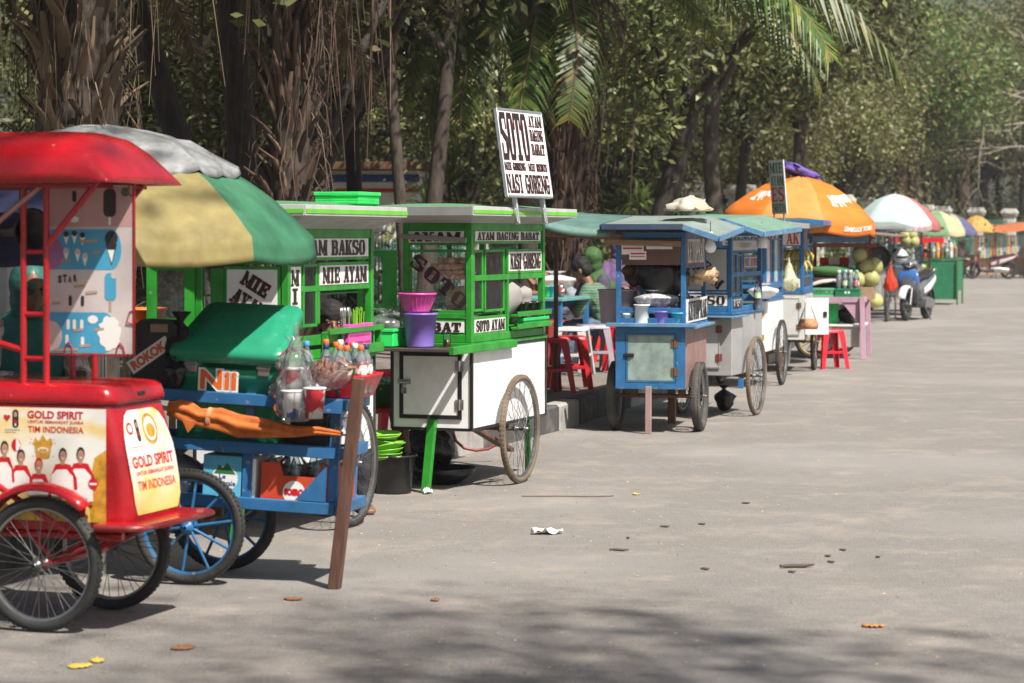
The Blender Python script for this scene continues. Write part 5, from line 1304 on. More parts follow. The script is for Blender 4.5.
G2 = Cart('rujak_cart', 'blue glazed cart with red lettering, bananas behind glass and snack bags hanging', (3.2, 26.3), 12, .52, 1.1, .36, .87, 1.58, BLUE, mat('pale_grey_board', (.55, .55, .53), .4, dirt=.25))
G2.posts()
G2.sign('F', (-.42, -.04, 1.40, 1.55), 'RUJAK', mat('sign_red', ()), None, pad=.04, h=.85)
G2.glass('F', (-.46, -.05, 1.06, 1.36)); G2.sign('F', (-.30, -.045, .915, 1.03), 'ES BUAH', mat('sign_red', ()), None, pad=.05)
G2.glass('S', (.08, .5, 1.06, 1.36)); G2.glass('S', (.56, 1.02, 1.06, 1.36)); G2.rail(1.39, 1.42, 'S'); G2.finish()
G2.roof(-.62, .22, -.25, 1.25, 1.62, 1.70, mat('dark_green_roof', (.05, .10, .07), .6, dirt=.4), BLUE, mat('soffit_grey', ()), .05)
G2.wheels(.59, .32); G2.leg((-.26, -.02, 0), (-.26, .02, .36), RUST)
G2.door('F', (-.48, -.05, .41, .82), .01, GREYP, mat('pale_grey_board', ()), RUST, 1, STEEL)
od = M(); od.T = frame((.012, .04, .42), (.93, .36, 0), (0, 0, 1)); od.prism(poly_r(0, 0, .26, .40), -.008, .008); o = od.build('open_hatch', WHITE, G2.t); m = M(); m.T = od.T; m.prism(poly_r(.20, .19, .24, .25), .009, .02); m.build('latch', BLACK, o)
BAN = mat('ripe_banana', (.48, .36, .05), .5, var=.25, alt=(.12, .08, .03), altr=(.58, .7), altscale=12, dirt=.2)
for i in range(10):
    m = M(); k = 6
    for j in range(k):
        a = (j - k / 2) * .16; m.tube([(a * .12, -.0, .07), (a * .28, -.05, .05), (a * .36, -.085, .0), (a * .36, -.09, -.05)], [.008, .017, .018, .006], 7)
    o = m.build('banana_bunch', BAN, None, loc=G2.W(-.40 + (i % 5) * .085, .12 + .05 * (i // 5), 1.16 + (i // 5) * .12), rot=(0, 0, rnd.uniform(-.4, .4))); tag(o, 'bunch of ripe bananas behind the blue cart glass', 'bananas', 'banana bunches behind glass')
bag('cracker_bag', at(789, 291, 25.9), 'clear bag of pale crackers hanging before the bananas', mat('cracker_fill', (.55, .55, .38), .5, var=.3, scale=30, trans=.2, dirt=0), (.09, .06, .36), 'bag', 75, .35, 3, hang=True)
ob = bag('orange_snack_bag', at(808, 329.5, 25.7), 'clear bag with orange snacks hanging at the cart corner', FILM, (.125, .08, .36), 'bag', 76, .15, 2)
m = M(); m.lathe([(.001, .0), (.10, .004), (.115, .03), (.11, .06), (.055, .20), (.016, .30), (.02, .33), (.035, .37)], 18); ob.data = m.build('x', FILM).data; bpy.data.objects.remove(bpy.data.objects['x'])
m = M(); m.lathe([(.001, .004), (.09, .008), (.106, .03), (.10, .07), (.085, .11), (.001, .12)], 18); m.build('snack_fill', mat('orange_snack', (.60, .22, .05), .6, var=.3, scale=40, dirt=0), ob)
stool(gp(830, 368.5), R(15), mat('bright_red_plastic', (.62, .012, .03), .35, dirt=.05), 'bright red plastic stool standing on the road by the pink stall', h=.445, w=.125)

# ---------------------------------------------------------------- small goods behind the carts' glass
COLS = [mat('sachet_red', (.5, .06, .04), .4, dirt=0), mat('sachet_green', (.12, .38, .08), .4, dirt=0), mat('sachet_yellow', (.6, .42, .05), .4, dirt=0), mat('sachet_blue', (.06, .2, .45), .4, dirt=0), mat('sachet_pink', (.6, .3, .32), .4, dirt=0)]
for i in range(14):
    m = M(); m.lump((0, 0, .03), (.012, .030, .034), 300 + i, .15, 2, 12); o = m.build('seasoning_sachet', COLS[i % 5], None, loc=A.W(-.05, .19 + (i % 2) * .055, 1.215 + (i // 2) * .04), rot=(0, 0, -A.th)); tag(o, 'small seasoning sachet behind the narrow side glass of the noodle cart', 'sachet', 'sachets in the noodle cart')
def jar(loc, lab, group, fill, r=.04, h=.12):
    t = thing('glass_jar', lab, 'jar', loc, 0, group); m = M(); m.lathe([(.001, .002), (r * .9, 0), (r, .01), (r, h * .8), (r * .8, h * .88)], 14); m.build('jar_glass', GLASS, t)
    m = M(); m.lathe([(.001, .004), (r * .86, .004), (r * .93, .012), (r * .93, h * .62), (.001, h * .65)], 12); m.build('jar_fill', fill, t); m = M(); m.lathe([(r * .85, h * .86), (r * .88, h), (.001, h)], 14); m.build('lid', REDPL, t)
FILLS = [mat('brown_sauce', ()), mat('chili_paste', (.35, .04, .02), .4, dirt=0), mat('fried_onion', (.35, .18, .06), .8, dirt=0, var=.4, scale=60), mat('white_noodle', (.6, .57, .48), .6, dirt=0, var=.2, scale=60)]
for i in range(6): jar(E.W(-.05 - (i % 2) * .1, .12 + (i // 2) * .13, .878), 'glass jar of sauce or topping behind the bakso cart glass', 'jars in the bakso cart', FILLS[i % 4])
for i in range(6): jar(G1.W(-.40 + (i % 3) * .11, .10 + (i // 3) * .12, 1.022), 'glass jar behind the front glass of the narrow blue cart', 'jars in the narrow blue cart', FILLS[(i + 1) % 4])
for (c_, nm) in ((G1, 'narrow blue'), (E, 'bakso')):
    m = M(); m.bx(-c_.w + .05, -.05, .06, .5, 1.0 if c_ is G1 else .857, 1.02 if c_ is G1 else .8765); m.build('inner_shelf', c_.fm, c_.t)
for i in range(5): jar(B.W(-.36 + i * .062, .07, .957 + .0), 'small jar of seasoning on the low shelf behind the lettered glass', 'jars in the soto cart', FILLS[i % 4], .026, .10)
# ================================================================ pink drinks stall with orange parasol
PINKW = mat('pink_painted_wood', (.46, .29, .38), .55, var=.15, dirt=.3, dscale=6)
GOLD = mat('gold_rim', (.45, .30, .05), .35, .5, dirt=.3)
so = Vector((3.68, 29.27, 0)); srz = R(-12)
SW = lambda x, y, z: so + Vector((math.cos(srz) * x - math.sin(srz) * y, math.sin(srz) * x + math.cos(srz) * y, z))
t = thing('drinks_stall', 'pink wooden drinks stall on gold rimmed wheels under the orange parasol', 'stall', so, srz, 'food carts along the kerb')
m = M()
for yy in (.06, 1.10): m.bx(-.75, .62, yy, yy + .04, .69, .755)
for x in (-.75, .585): m.bx(x, x + .035, .1005, 1.0995, .692, .752)
m.build('table_rail', PINKW, t)
m = M()
for k in range(8): m.bx(-.71, .58, .105 + k * .124, .222 + k * .124, .70, .72)
m.build('table_top', TANWOOD, t)
for (x, y) in ((.6, .02), (-.7, .02), (.6, 1.12)): m = M(); m.bar((x, y, 0), (x - .02, y + .03 * (1 if y < .5 else -1), .76), .06, .045); m.build('leg', PINKW, t)
m = M(); m.T = FRONT(.075); m.prism([(.34, .688), (.58, .688), (.58, .38)], -.02, 0); m.build('gusset', PINKW, t)
m = M(); m.bx(-.2, .60, .10, .95, .395, .42); m.build('shelf', CREAM, t)
m = M(); m.T = FRONT(.12); m.prism([(.08, .16), (.58, .14), (.58, .393), (.22, .393)], -.015, 0); m.build('shelf_box', mat('pale_grey_box', (.38, .37, .35), .6, dirt=.3), t)
bike_wheel(t, (0.0, 0, .235), .235, R(90), rimm=GOLD, spoke=GOLD, nsp=14, tr_=.03, sr=.006)
bike_wheel(t, (.22, 1.2, .235), .235, R(90), rimm=STEEL, spoke=GOLD, nsp=14, tr_=.036, sr=.006)
m = M(); m.tube([(0, .03, .235), (.0, 1.17, .235)], .014); m.bx(-.03, .03, .1, .14, .235, .69); m.bx(-.03, .03, 1.04, 1.08, .235, .69); m.build('axle', RUST, t)
RBW = mat('red_brown_wood', (.20, .06, .04), .6, var=.2, dirt=.3)
for (x, y) in ((-.08, .53), (.60, .55), (-.08, 1.10), (.60, 1.10)): m = M(); m.bx(x - .022, x + .022, y, y + .04, .756, 1.58); m.build('roof_post', RBW, t)
for r_ in ((.46, .50, 1.36, 1.41), (1.30, 1.33, 1.36, 1.41), (.455, .475, 1.46, 1.56)): m = M(); m.bx(-.12, .72, *r_); m.build('roof_rail', RBW, t)
m = M(); m.bx(-.05, .64, .44, .453, 1.42, 1.50); m.build('valance_board', LBLUE, t)
m = M(); m.bar((-.25, .9, 1.63), (1.0, .75, 1.50), 1.15, .02); m.build('roof', mat('brown_sheet_roof', (.22, .15, .12), .7, dirt=.4), t)
m = M(); m.bx(-.02, .38, .62, .78, .721, 1.02); m.bx(.0, .36, .79, 1.0, .721, 1.14); m.build('display_step', RBW, t)
for i in range(6):
    m = M(); x = -.02 + i * .068; m.bx(0, .063, 0, .05, 0, .10); o = m.build('sachet_box', mat('orange_sachet', (.70, .10, .02), .4, dirt=0, alt=(.75, .55, .3), altscale=16, altr=(.53, .56)), None, loc=SW(x, .66, 1.022), rot=(R(-12), 0, srz)); tag(o, 'orange sachet box in the row on the pink stall', 'box', 'orange boxes on the pink stall')
for i in range(3):
    m = M(); m.bx(0, .12, 0, .05, 0, .09); o = m.build('snack_box', PR_WHITE if i % 2 else PR_RED, None, loc=SW(.0 + i * .125, .84, 1.142), rot=(0, 0, srz)); tag(o, ('red snack box on the upper step of the pink stall', 'white snack box between two red boxes on the pink stall', 'red snack box nearest the coconuts on the upper step')[i], 'box')
m = M(); m.lump((0, 0, .07), (.34, .10, .075), 81, .08, 2); o = m.build('green_bolster', mat('bolster_green', (.05, .15, .045), .7, var=.2), None, loc=SW(.22, .50, .99), rot=(0, R(2), srz)); tag(o, 'long green cloth bolster lying on the pink stall', 'cloth roll')
m = M(); m.bx(-.04, .50, .40, .60, .722, .985); o = m.build('cloth_stand', mat('dark_crate', (.04, .035, .03), .7), None, loc=so, rot=(0, 0, srz)); tag(o, 'dark box carrying the green bolster on the pink stall', 'box')
m = M(); rows = [[(x / 10 * .5 - .06, .26 + .14 * y / 4, .92 + .05 * math.sin(math.pi * x / 10) + .012 * noise.noise(Vector((x * .7, y * .6, 2))) - .035 * (y == 0)) for y in range(5)] for x in range(11)]; m.grid(rows)
o = m.build('folded_cloth', mat('pale_pink_cloth', (.6, .48, .45), .8, var=.1), None, solid=.01, loc=so, rot=(0, 0, srz)); tag(o, 'pale pink cloth draped over green crates', 'cloth')
def crate(loc, lab, mt, lx, ly, h, text=None, parent=None):
    c = thing('plastic_crate', lab, 'crate', loc, srz); m = M()
    m.bx(0, lx, 0, .012, 0, h); m.bx(0, lx, ly - .012, ly, 0, h); m.bx(0, .012, .0125, ly - .0125, 0, h); m.bx(lx - .012, lx, .0125, ly - .0125, 0, h); m.bx(.0125, lx - .0125, .0125, ly - .0125, .0, .01)
    m.bx(-.006, lx + .006, -.006, .0005, h - .025, h + .002); m.bx(-.006, lx + .006, -.006, .0005, 0, .012); m.build('crate_wall', mt, c)
    if text: l = M(); l.T = FRONT(-.0008); sans(l, text, lx * .08, h * .3, lx * .84, h * .42, .001, 0, .03); l.build('lettering', DGREEN, c)
    else: l = M(); l.T = FRONT(-.0008); [l.flat(rrect(.012, .014, .004, 3, lx * .5 + q, h * .55), .001) for q in (-.02, .02)]; l.build('grip_hole', PR_WHITE, c)
    return c
crate(SW(-.16, .10, .757), 'pale green crate lettered SHARBILA on the pink stall', mat('pale_green_crate', (.12, .40, .22), .5, dirt=.25), .40, .26, .105, 'SHARBILA')
crate(SW(.25, .08, .757), 'dark green crate of clear bottles on the pink stall', mat('deep_green_crate', (.01, .17, .07), .5, dirt=.2), .30, .28, .10)
for i in range(12):
    bottle(SW(.295 + (i % 4) * .07, .13 + (i // 4) * .07, .772), 'clear drink bottle standing in the dark green crate', 'bottles in the dark green crate', .31, .034, WATER, (WCAP, BCAP, WCAP, GPLAST, WCAP)[i % 5], (None, BANDG, None, BAND, None)[i % 5])
crate(SW(-.05, .25, .421), 'bright green crate under the pink stall table', mat('vivid_green_crate', (.03, .50, .14), .5, dirt=.2), .32, .3, .24)
m = M(); m.lathe([(.001, .004), (.06, .004), (.06, 0), (.12, .055), (.125, .06), (.11, .058), (.05, .012), (.001, .012)], 20); o = m.build('white_bowl', CREAM, None, loc=SW(.0, .16, .421)); tag(o, 'white bowl on the shelf of the pink stall', 'bowl')
bag('black_bag', SW(.40, .45, .422), 'black bag under the pink stall table', BLKPL, (.15, .13, .25), 'bag', 83, .3, 2)
COCO = mat('green_coconut', (.36, .36, .14), .55, var=.2, dirt=.4, dirtc=(.25, .17, .08), dscale=9)
cs = thing('coconut_box', 'wooden box carrying a heap of green coconuts', 'box', SW(.40, .38, .7205), srz); m = M(); m.bx(0, .30, 0, .46, .0, .15); m.build('box_body', TANWOOD, cs)
coc = M(); coc.lathe([(.001, -.105), (.05, -.10), (.09, -.05), (.1, 0), (.095, .05), (.06, .095), (.02, .115), (.001, .117)], 20); c0 = coc.build('coconut', COCO)
for i, (x, y, z, lab) in enumerate(((.50, .46, .965, 'green coconut at the road side bottom of the heap beside the bottles'), (.66, .48, .965, 'green coconut low at the far corner of the heap'), (.52, .68, .965, 'green coconut low at the back of the heap'), (.67, .70, .965, 'green coconut behind the low far corner coconut'), (.60, .54, 1.11, 'green coconut in the second layer of the heap'), (.56, .66, 1.13, 'green coconut behind the second layer coconut'), (.52, .60, 1.265, 'big yellow green coconut topping the heap'), (.70, .60, 1.12, 'green coconut leaning at the far edge of the second layer'))):
    o = c0 if i == 0 else c0.copy()
    if i: COL.objects.link(o)
    o.location = SW(x, y, z); o.rotation_euler = (rnd.uniform(-.8, .8), rnd.uniform(-.8, .8), rnd.random() * 6); o.scale = (rnd.uniform(.92, 1.05),) * 3; tag(o, lab, 'coconut')
UORG = mat('orange_canvas', (.80, .24, .03), .7, var=.08, dirt=.12, dscale=3, trans=.3)
UORP = mat('orange_canvas_sunfaded', (.80, .33, .085), .7, var=.08, dirt=.12, dscale=3, trans=.3)
UW = mat('print_white_canvas', (.85, .83, .78), .7, dirt=0)
umbrella((3.22, 28.0, 0), 'large orange parasol with white script lettering over the pink stall', .90, (1.74, 2.20), [UORG, UORP], [0, 0, 0, 0, 0, 1, 0, 0], valance=.15, rz=R(10), tilt=(R(2.5), R(4)), sag=.07, edge=.012,
         text=[(R(-147), .78, .60, 'Tehbotol', UW, R(38)), (R(-57), .78, .60, 'Tehbotol', UW, R(36)), (R(-57), 1.10, 1.04, 'TEHBOTOL SOSRO', UW, R(30))])
m = M(); m.lump((0, 0, 0), (.30, .22, .06), 85, .4, 2.5); o = m.build('purple_cloth', mat('purple_cloth', (.13, .08, .35), .75, var=.2), None, loc=(3.36, 28.05, 2.24), rot=(0, R(22), .3)); tag(o, 'purple cloth thrown over the top of the orange parasol', 'cloth')

# ================================================================ farther carts
H1 = Cart('wok_cart', 'blue cart with a black wok hung on it and a red bag', (6.35, 41.4), 14, .52, 1.1, .38, .88, 1.60, LBLUE, GREYP)
H1.posts(); H1.rail(1.3, 1.34, 'FS'); H1.glass('F', (-.46, -.05, 1.0, 1.28)); H1.sign('F', (-.44, -.06, 1.40, 1.52), 'SATE', rim=None); H1.glass('S', (.08, .6, 1.0, 1.28)); H1.finish()
H1.roof(-.75, .45, -.35, 1.3, 1.62, 1.74, mat('pale_roof_sheet', ()), GREYP, mat('soffit_brown', ()), .05)
H1.wheels(.6, .38); H1.leg((-.26, -.02, 0), (-.26, .02, .38), RUST)
m = M(); m.T = tr(*H1.W(-.02, -.09, 1.12)) @ Matrix.Rotation(R(82), 4, 'X') @ Matrix.Rotation(R(12), 4, 'Y')
m.lathe([(.001, -.09), (.08, -.08), (.16, -.04), (.22, .02), (.225, .022), (.16, -.03), (.08, -.07), (.001, -.08)], 24); o = m.build('wok', mat('sooty_iron', (.02, .02, .02), .5, .5, dirt=.3), None); tag(o, 'round black wok hung on a blue cart corner', 'wok')
bag('red_bag', at(890.5, 291, 41.1), 'red plastic bag hanging below the black wok', mat('red_film', (.75, .08, .04), .4, trans=.4, dirt=0), (.10, .06, .50), 'bag', 90, .5, 3, hang=True)
m = M(); m.lump((0, 0, .12), (.14, .13, .13), 91, .1, 2); o = m.build('pomelo', mat('pomelo_skin', (.5, .45, .15), .5), None, loc=at(875, 302, 40.9) ); o.location.z -= .1; tag(o, 'round yellow bag of fruit hanging beside the cart wheel', 'fruit bag')
H2 = Cart('gas_stove_cart', 'faded blue cart with dark open cabinet behind the wok cart', (7.6, 45.0), 14, .55, 1.2, .38, .9, 1.6, LBLUE, STEEL)
H2.posts(); H2.rail(1.3, 1.34, 'FSB'); H2.glass('F', (-.5, -.05, 1.0, 1.28)); H2.finish(); H2.roof(-.7, .4, -.3, 1.4, 1.62, 1.72, mat('brown_sheet_roof', ()), RUST, mat('soffit_brown', ()), .05); H2.wheels(.6, .36)
ULB = mat('pale_blue_canvas', (.58, .70, .69), .7, var=.08, dirt=.15, trans=.3); UPK = mat('faded_red_canvas', (.52, .18, .17), .7, dirt=.15, trans=.3)
umbrella((6.95, 43.5, 0), 'pale blue and faded red parasol above the wok cart', .80, (1.74, 2.26), [ULB, UPK], [1, 1, 1, 1, 0, 0, 0, 1], valance=.14, rz=R(-2), sag=.06, edge=.012, text=[(R(-60), 1.13, 1.05, 'ES TEH MANIS', mat('print_rose', (.6, .2, .2), .6), R(30))])
for i, (px, py) in enumerate(((906, 240), (911, 234), (913, 241), (905, 235))): o = c0.copy(); COL.objects.link(o); o.location = at(px, py, 44.6); o.scale = (1.2,) * 3; tag(o, ('coconut', 'coconut', 'coconut', 'coconut')[i] + ' hung in a cluster below the pale blue parasol', 'coconut', 'coconuts below the pale blue parasol')
m = M(); m.bar(at(899, 229, 44.6), at(922, 229, 44.9), .03, .03); o = m.build('hanging_rail', WOOD, H2.t); o.parent = H2.t; o.matrix_parent_inverse = (tr(*H2.C) @ Matrix.Rotation(-H2.th, 4, 'Z')).inverted()
t = thing('fruit_stall', 'red topped fruit stall between the scooter and the pale blue parasol', 'stall', (7.6, 47.6, 0), R(-14), 'food carts along the kerb')
m = M(); m.bx(-.6, .7, 0, .9, .80, .84); m.build('table_top', WOOD, t); m = M(); m.bx(-.58, .68, .02, .04, .3, .79); m.build('front_board', TANWOOD, t)
for x in (-.56, .62):
    for y in (.02, .84): m = M(); m.bx(x, x + .04, y + .021, y + .06, 0, .7995); m.build('leg', WOOD, t)
m = M(); m.bar((-.1, .1, 1.42), (.9, .3, 1.42), .5, .10); m.build('red_lid', REDPL, t)
m = M(); m.bx(-.05, .0, .3, .35, .841, 1.37); m.bx(.62, .67, .3, .35, .841, 1.37); m.build('lid_post', RBW, t)
for i in range(12): m = M(); m.lump((0, 0, .05), (.09, .07, .05), 200 + i, .3, 2, 12); o = m.build('fruit', mat('yellow_fruit', (.55, .40, .06), .5, var=.2), None, loc=(7.35 + (i % 6) * .15, 47.65 + (i // 6) * .2 - (i % 6) * .035, .845)); tag(o, 'yellow fruit heaped on the red topped stall', 'fruit', 'yellow fruit on the stall')
t = thing('bottle_table', 'dark green boarded table of soft drink bottles behind the scooter', 'table', (9.4, 52.2, 0), R(-16), 'food carts along the kerb')
m = M(); m.bx(-.5, .3, -.0, 1.2, .98, 1.02); m.build('table_top', DGREEN, t); m = M(); m.bx(-.48, .28, .02, .045, .12, .975); m.bx(.255, .28, .05, 1.18, .3, .975); m.build('side_board', mat('green_board', (.02, .17, .08), .5, dirt=.25), t)
for (x, y) in ((-.5, -.02), (.26, -.02), (.26, 1.15)): m = M(); m.bar((x + .02, y, 0), (x + .02, y + .01, .975), .04, .035); m.build('leg', DGREEN, t)
SOFT = [mat('soft_red', (.5, .05, .03), .3, dirt=0), mat('soft_green', (.1, .4, .1), .3, dirt=0), mat('soft_clear', (.6, .7, .75), .3, dirt=0), mat('soft_orange', (.7, .3, .02), .3, dirt=0)]
for i in range(16):
    bottle(Vector((9.0, 52.35, 1.022)) + Vector((math.cos(R(-16)), math.sin(R(-16)), 0)) * ((i % 8) * .095) + Vector((0, .18, 0)) * (i // 8), 'tall soft drink bottle on the dark green table', 'soft drink bottles on the green table', .34 + .05 * ((i * 7) % 3 == 0), .042, SOFT[(i * 5) % 4], (REDPL, GPLAST, BCAP, OCAP)[(i * 3) % 4], (BAND, None, BANDG)[i % 3], SOFT[(i * 5) % 4] if i % 3 == 0 else None)
UG2 = mat('green_striped_canvas', (.22, .38, .20), .7, trans=.3); UY2 = mat('pale_yellow_canvas', (.55, .50, .30), .7, trans=.3); UB2 = mat('navy_canvas', (.12, .12, .24), .7, trans=.3)
umbrella((10.35, 58.5, 0), 'small parasol striped green, yellow and red behind the pale blue parasol', .72, (1.60, 2.12), [UG2, UY2, UPK], [1, 0, 2, 1, 1, 0, 1, 2], valance=.1, rz=R(14))
umbrella((12.1, 66.0, 0), 'small parasol with navy and yellow panels behind the striped one', .70, (1.62, 2.1), [UB2, UY2], [0, 1] * 4, valance=.1, rz=R(20))
umbrella((16.45, 85.0, 0), 'amber yellow parasol above the orange awning of the snack stall', .66, (1.72, 2.22), [mat('amber_canvas', (.66, .38, .10), .7, trans=.3)], [0] * 8, valance=.08, rz=R(20))
# snack stall with hanging strips under an orange awning
t = thing('snack_stall', 'snack stall hung with sachet strips under a long orange awning', 'stall', (17.3, 86.2, .0), R(-4))
m = M(); m.grid([[(x * .36 - 1.9, y * .35 - .8, 1.66 - .05 * math.sin(x * 1.3) - y * -.06) for y in range(6)] for x in range(12)]); m.build('awning', mat('awning_orange', (.62, .20, .08), .7, var=.15, trans=.35), t, solid=-.004)
for x in (-1.3, .0, 1.5):
    for y in (-.6, .8): m = M(); m.tube([(x, y, 0), (x, y, 1.62)], .02); m.build('awning_post', WOOD, t)
m = M(); m.bx(-.9, 1.3, -.3, .5, .78, .82); m.build('counter', TANWOOD, t); m = M(); m.bx(-.88, 1.28, -.29, -.27, .1, .779); m.build('front_board', mat('snack_front', (.35, .3, .25), .6, alt=(.5, .25, .1), altscale=6), t)
m = M(); m.tube([(-1.3, -.45, 1.52), (1.5, -.45, 1.52)], .012); m.build('rail', STEEL, t)
for i in range(17):
    m = M(); c_ = i % 5
    for k in range(8): m.bx(-.045, .045, -.012, .012, -.1 * k - .095, -.1 * k - .005, 0)
    o = m.build('sachet_strip', [mat('strip_a', (.6, .35, .06), .3, dirt=0), mat('strip_b', (.55, .12, .12), .3, dirt=0), mat('strip_c', (.3, .5, .2), .3, dirt=0), mat('strip_d', (.65, .45, .4), .3, dirt=0), mat('strip_e', (.2, .35, .5), .3, dirt=0)][c_], None, loc=(16.55 + i * .115, 85.78 - i * .008, 1.51)); tag(o, 'strip of colourful snack sachets hanging under the orange awning', 'snacks', 'sachet strips under the awning')
K1 = Cart('blue_drinks_cart', 'blue cart at the far bend beside the snack stall', (19.3, 84.5), 10, .9, 1.0, .3, .85, 1.62, LBLUE, GREYP); K1.posts(); K1.rail(1.2, 1.24, 'FS'); K1.finish(); K1.roof(-1.0, .3, -.2, 1.1, 1.63, 1.72, mat('pale_roof_sheet', ()), LBLUE, mat('soffit_grey', ())); K1.wheels(.5, .3)
m = M(); m.bx(-.7, .0, -.45, -.02, .5, 1.15); o = m.build('grey_chest', CREAM, None, loc=(19.6, 84.2, 0)); o.name = 'grey_chest'; tag(o, 'pale chest standing in front of the far blue cart', 'chest'); 
m = M(); m.bx(-.68, -.02, -.43, -.04, 0, .5); m.build('chest_stand', RUST, o)

# ================================================================ scooters (local x = forward)
def scooter(loc, rz, lab, paint, accent, helmet=None, shield=None):
    t = thing('motor_scooter', lab, 'scooter', loc, rz, 'scooters parked by the kerb')
    TY = mat('scooter_tyre', (.02, .02, .02), .8, dirt=.3); DK = mat('scooter_plastic', (.03, .03, .032), .5, dirt=.3, dirtc=(.15, .14, .13)); SEAT = mat('seat_vinyl', (.02, .02, .02), .55)
    for x in (.64, -.62):
        w = M(); r = .285
        w.tube([(x, 0, r)] and [(x + (r - .045) * math.cos(2 * math.pi * i / 32), 0, r + (r - .045) * math.sin(2 * math.pi * i / 32)) for i in range(32)], .045 if x > 0 else .052, 10, closed=True)
        o = w.build('wheel', TY, t)
        k = M(); k.T = tr(x, 0, r) @ Matrix.Rotation(R(90), 4, 'X'); k.lathe([(.195, -.025), (.205, 0), (.195, .025)], 28); k.lathe([(.001, -.05), (.05, -.045), (.05, .045), (.001, .05)], 14)
        for i in range(5): k.bar((.04 * math.cos(1.256 * i), .04 * math.sin(1.256 * i), 0), (.2 * math.cos(1.256 * i), .2 * math.sin(1.256 * i), 0), .035, .02)
        k.build('rim', DK, o)
    m = M()
    for s in (-.075, .075): m.tube([(.64, s, .285), (.50, s, .66)], .02)
    m.tube([(.5, 0, .62), (.40, 0, .98)], .03); m.build('fork', STEEL, t)
    m = M(); rr = []
    for i in range(11):
        a = R(20 + 125 * i / 10); c_ = (.64 + .325 * math.cos(a), .285 + .325 * math.sin(a)); rr.append([(c_[0] + math.cos(a) * q, w, c_[1] + math.sin(a) * q) for w, q in ((-.07, -.03), (-.055, .01), (0, .02), (.055, .01), (.07, -.03))])
    m.grid(rr); m.build('front_mudguard', paint, t, solid=.004)
    m = M()
    m.loft([sring((.33, 0, .30), (.03, 0, 0), (0, .13, 0), 3), sring((.42, 0, .42), (.035, 0, .01), (0, .17, 0), 3), sring((.47, 0, .58), (.05, 0, .02), (0, .20, 0), 3), sring((.45, 0, .74), (.06, 0, .02), (0, .19, 0), 3), sring((.41, 0, .88), (.06, 0, .02), (0, .13, 0), 3), sring((.38, 0, .94), (.04, 0, .02), (0, .08, 0), 3)]); m.build('leg_shield', shield or paint, t)
    m = M(); m.loft([sring((.50, 0, .55), (.05, 0, .0), (0, .10, 0), 2.5), sring((.535, 0, .66), (.04, 0, .01), (0, .15, 0), 2.5), sring((.51, 0, .76), (.04, 0, .01), (0, .13, 0), 2.5)]); m.build('front_grille', accent, t)
    m = M(); m.loft([sring((.36, 0, .93), (.07, 0, 0), (0, .12, 0), 2.6), sring((.40, 0, .99), (.10, 0, 0), (0, .16, 0), 2.6), sring((.36, 0, 1.06), (.07, 0, 0), (0, .11, 0), 2.6), sring((.33, 0, 1.09), (.03, 0, 0), (0, .06, 0), 2.6)]); m.build('handlebar_cover', accent, t)
    m = M(); m.ell((.49, 0, .99), (.03, .075, .05), 14); m.build('headlight', CHROME, t)
    for s in (-1, 1): m = M(); m.ell((.525, s * .105, .70), (.03, .05, .045), 12); m.build('indicator', OCAP, t)
    m = M(); m.tube([(.30, -.34, 1.05), (.35, -.1, 1.02), (.35, .1, 1.02), (.30, .34, 1.05)], .014); 
    for s in (-1, 1): m.tube([(.32, s * .22, 1.043), (.30, s * .34, 1.05)], .02)
    m.build('handlebar', BLACK, t)
    for s in (-1, 1):
        m = M(); m.tube([(.34, s * .2, 1.05), (.36, s * .26, 1.20)], .007); m.ell((.36, s * .28, 1.24), (.018, .065, .042), 12); m.build('mirror', BLACK, t)
    m = M(); m.loft([sring((.36, 0, .30), (0, .12, 0), (0, 0, .05), 4), sring((.1, 0, .27), (0, .17, 0), (0, 0, .05), 4), sring((-.1, 0, .32), (0, .15, 0), (0, 0, .09), 4)]); m.build('floorboard', DK, t)
    m = M(); m.loft([sring((.06, 0, .46), (0, .10, 0), (0, 0, .13), 3), sring((-.1, 0, .54), (0, .16, 0), (0, 0, .17), 3), sring((-.35, 0, .62), (0, .17, 0), (0, 0, .15), 3), sring((-.65, 0, .70), (0, .15, 0), (0, 0, .10), 3), sring((-.90, 0, .80), (0, .08, 0), (0, 0, .05), 3)]); m.build('tail_body', accent if helmet else paint, t)
    for s in (-1, 1):
        m = M(); m.T = frame((0, s * .172, 0), (s * -1 if s < 0 else 1, 0, 0), (0, 0, 1)) if False else Matrix(); m.loft([sring((.0, s * .15, .52), (0, .012, 0), (0, 0, .05), 3, 10), sring((-.3, s * .172, .60), (0, .012, 0), (0, 0, .07), 3, 10), sring((-.7, s * .145, .72), (0, .012, 0), (0, 0, .04), 3, 10), sring((-.85, s * .10, .78), (0, .008, 0), (0, 0, .015), 3, 10)]); m.build('side_stripe', CREAM if helmet else accent, t)
    m = M(); m.loft([sring((.06, 0, .70), (0, .07, 0), (0, 0, .03), 3), sring((-.08, 0, .765), (0, .12, 0), (0, 0, .05), 3), sring((-.32, 0, .765), (0, .15, 0), (0, 0, .045), 3), sring((-.42, 0, .80), (0, .15, 0), (0, 0, .05), 3), sring((-.75, 0, .845), (0, .12, 0), (0, 0, .045), 3), sring((-.84, 0, .85), (0, .07, 0), (0, 0, .02), 3)]); m.build('seat', SEAT, t)
    m = M(); m.ell((-.92, 0, .78), (.03, .09, .045), 12); m.build('tail_light', REDPL, t)
    m = M(); m.tube([(-.85, .12, .90), (-.72, .13, .90), (-.70, .1, .86)], .012); m.tube([(-.85, -.12, .90), (-.72, -.13, .90), (-.70, -.1, .86)], .012); m.tube([(-.85, .12, .90), (-.87, 0, .90), (-.85, -.12, .90)], .012); m.build('grab_rail', STEEL, t)
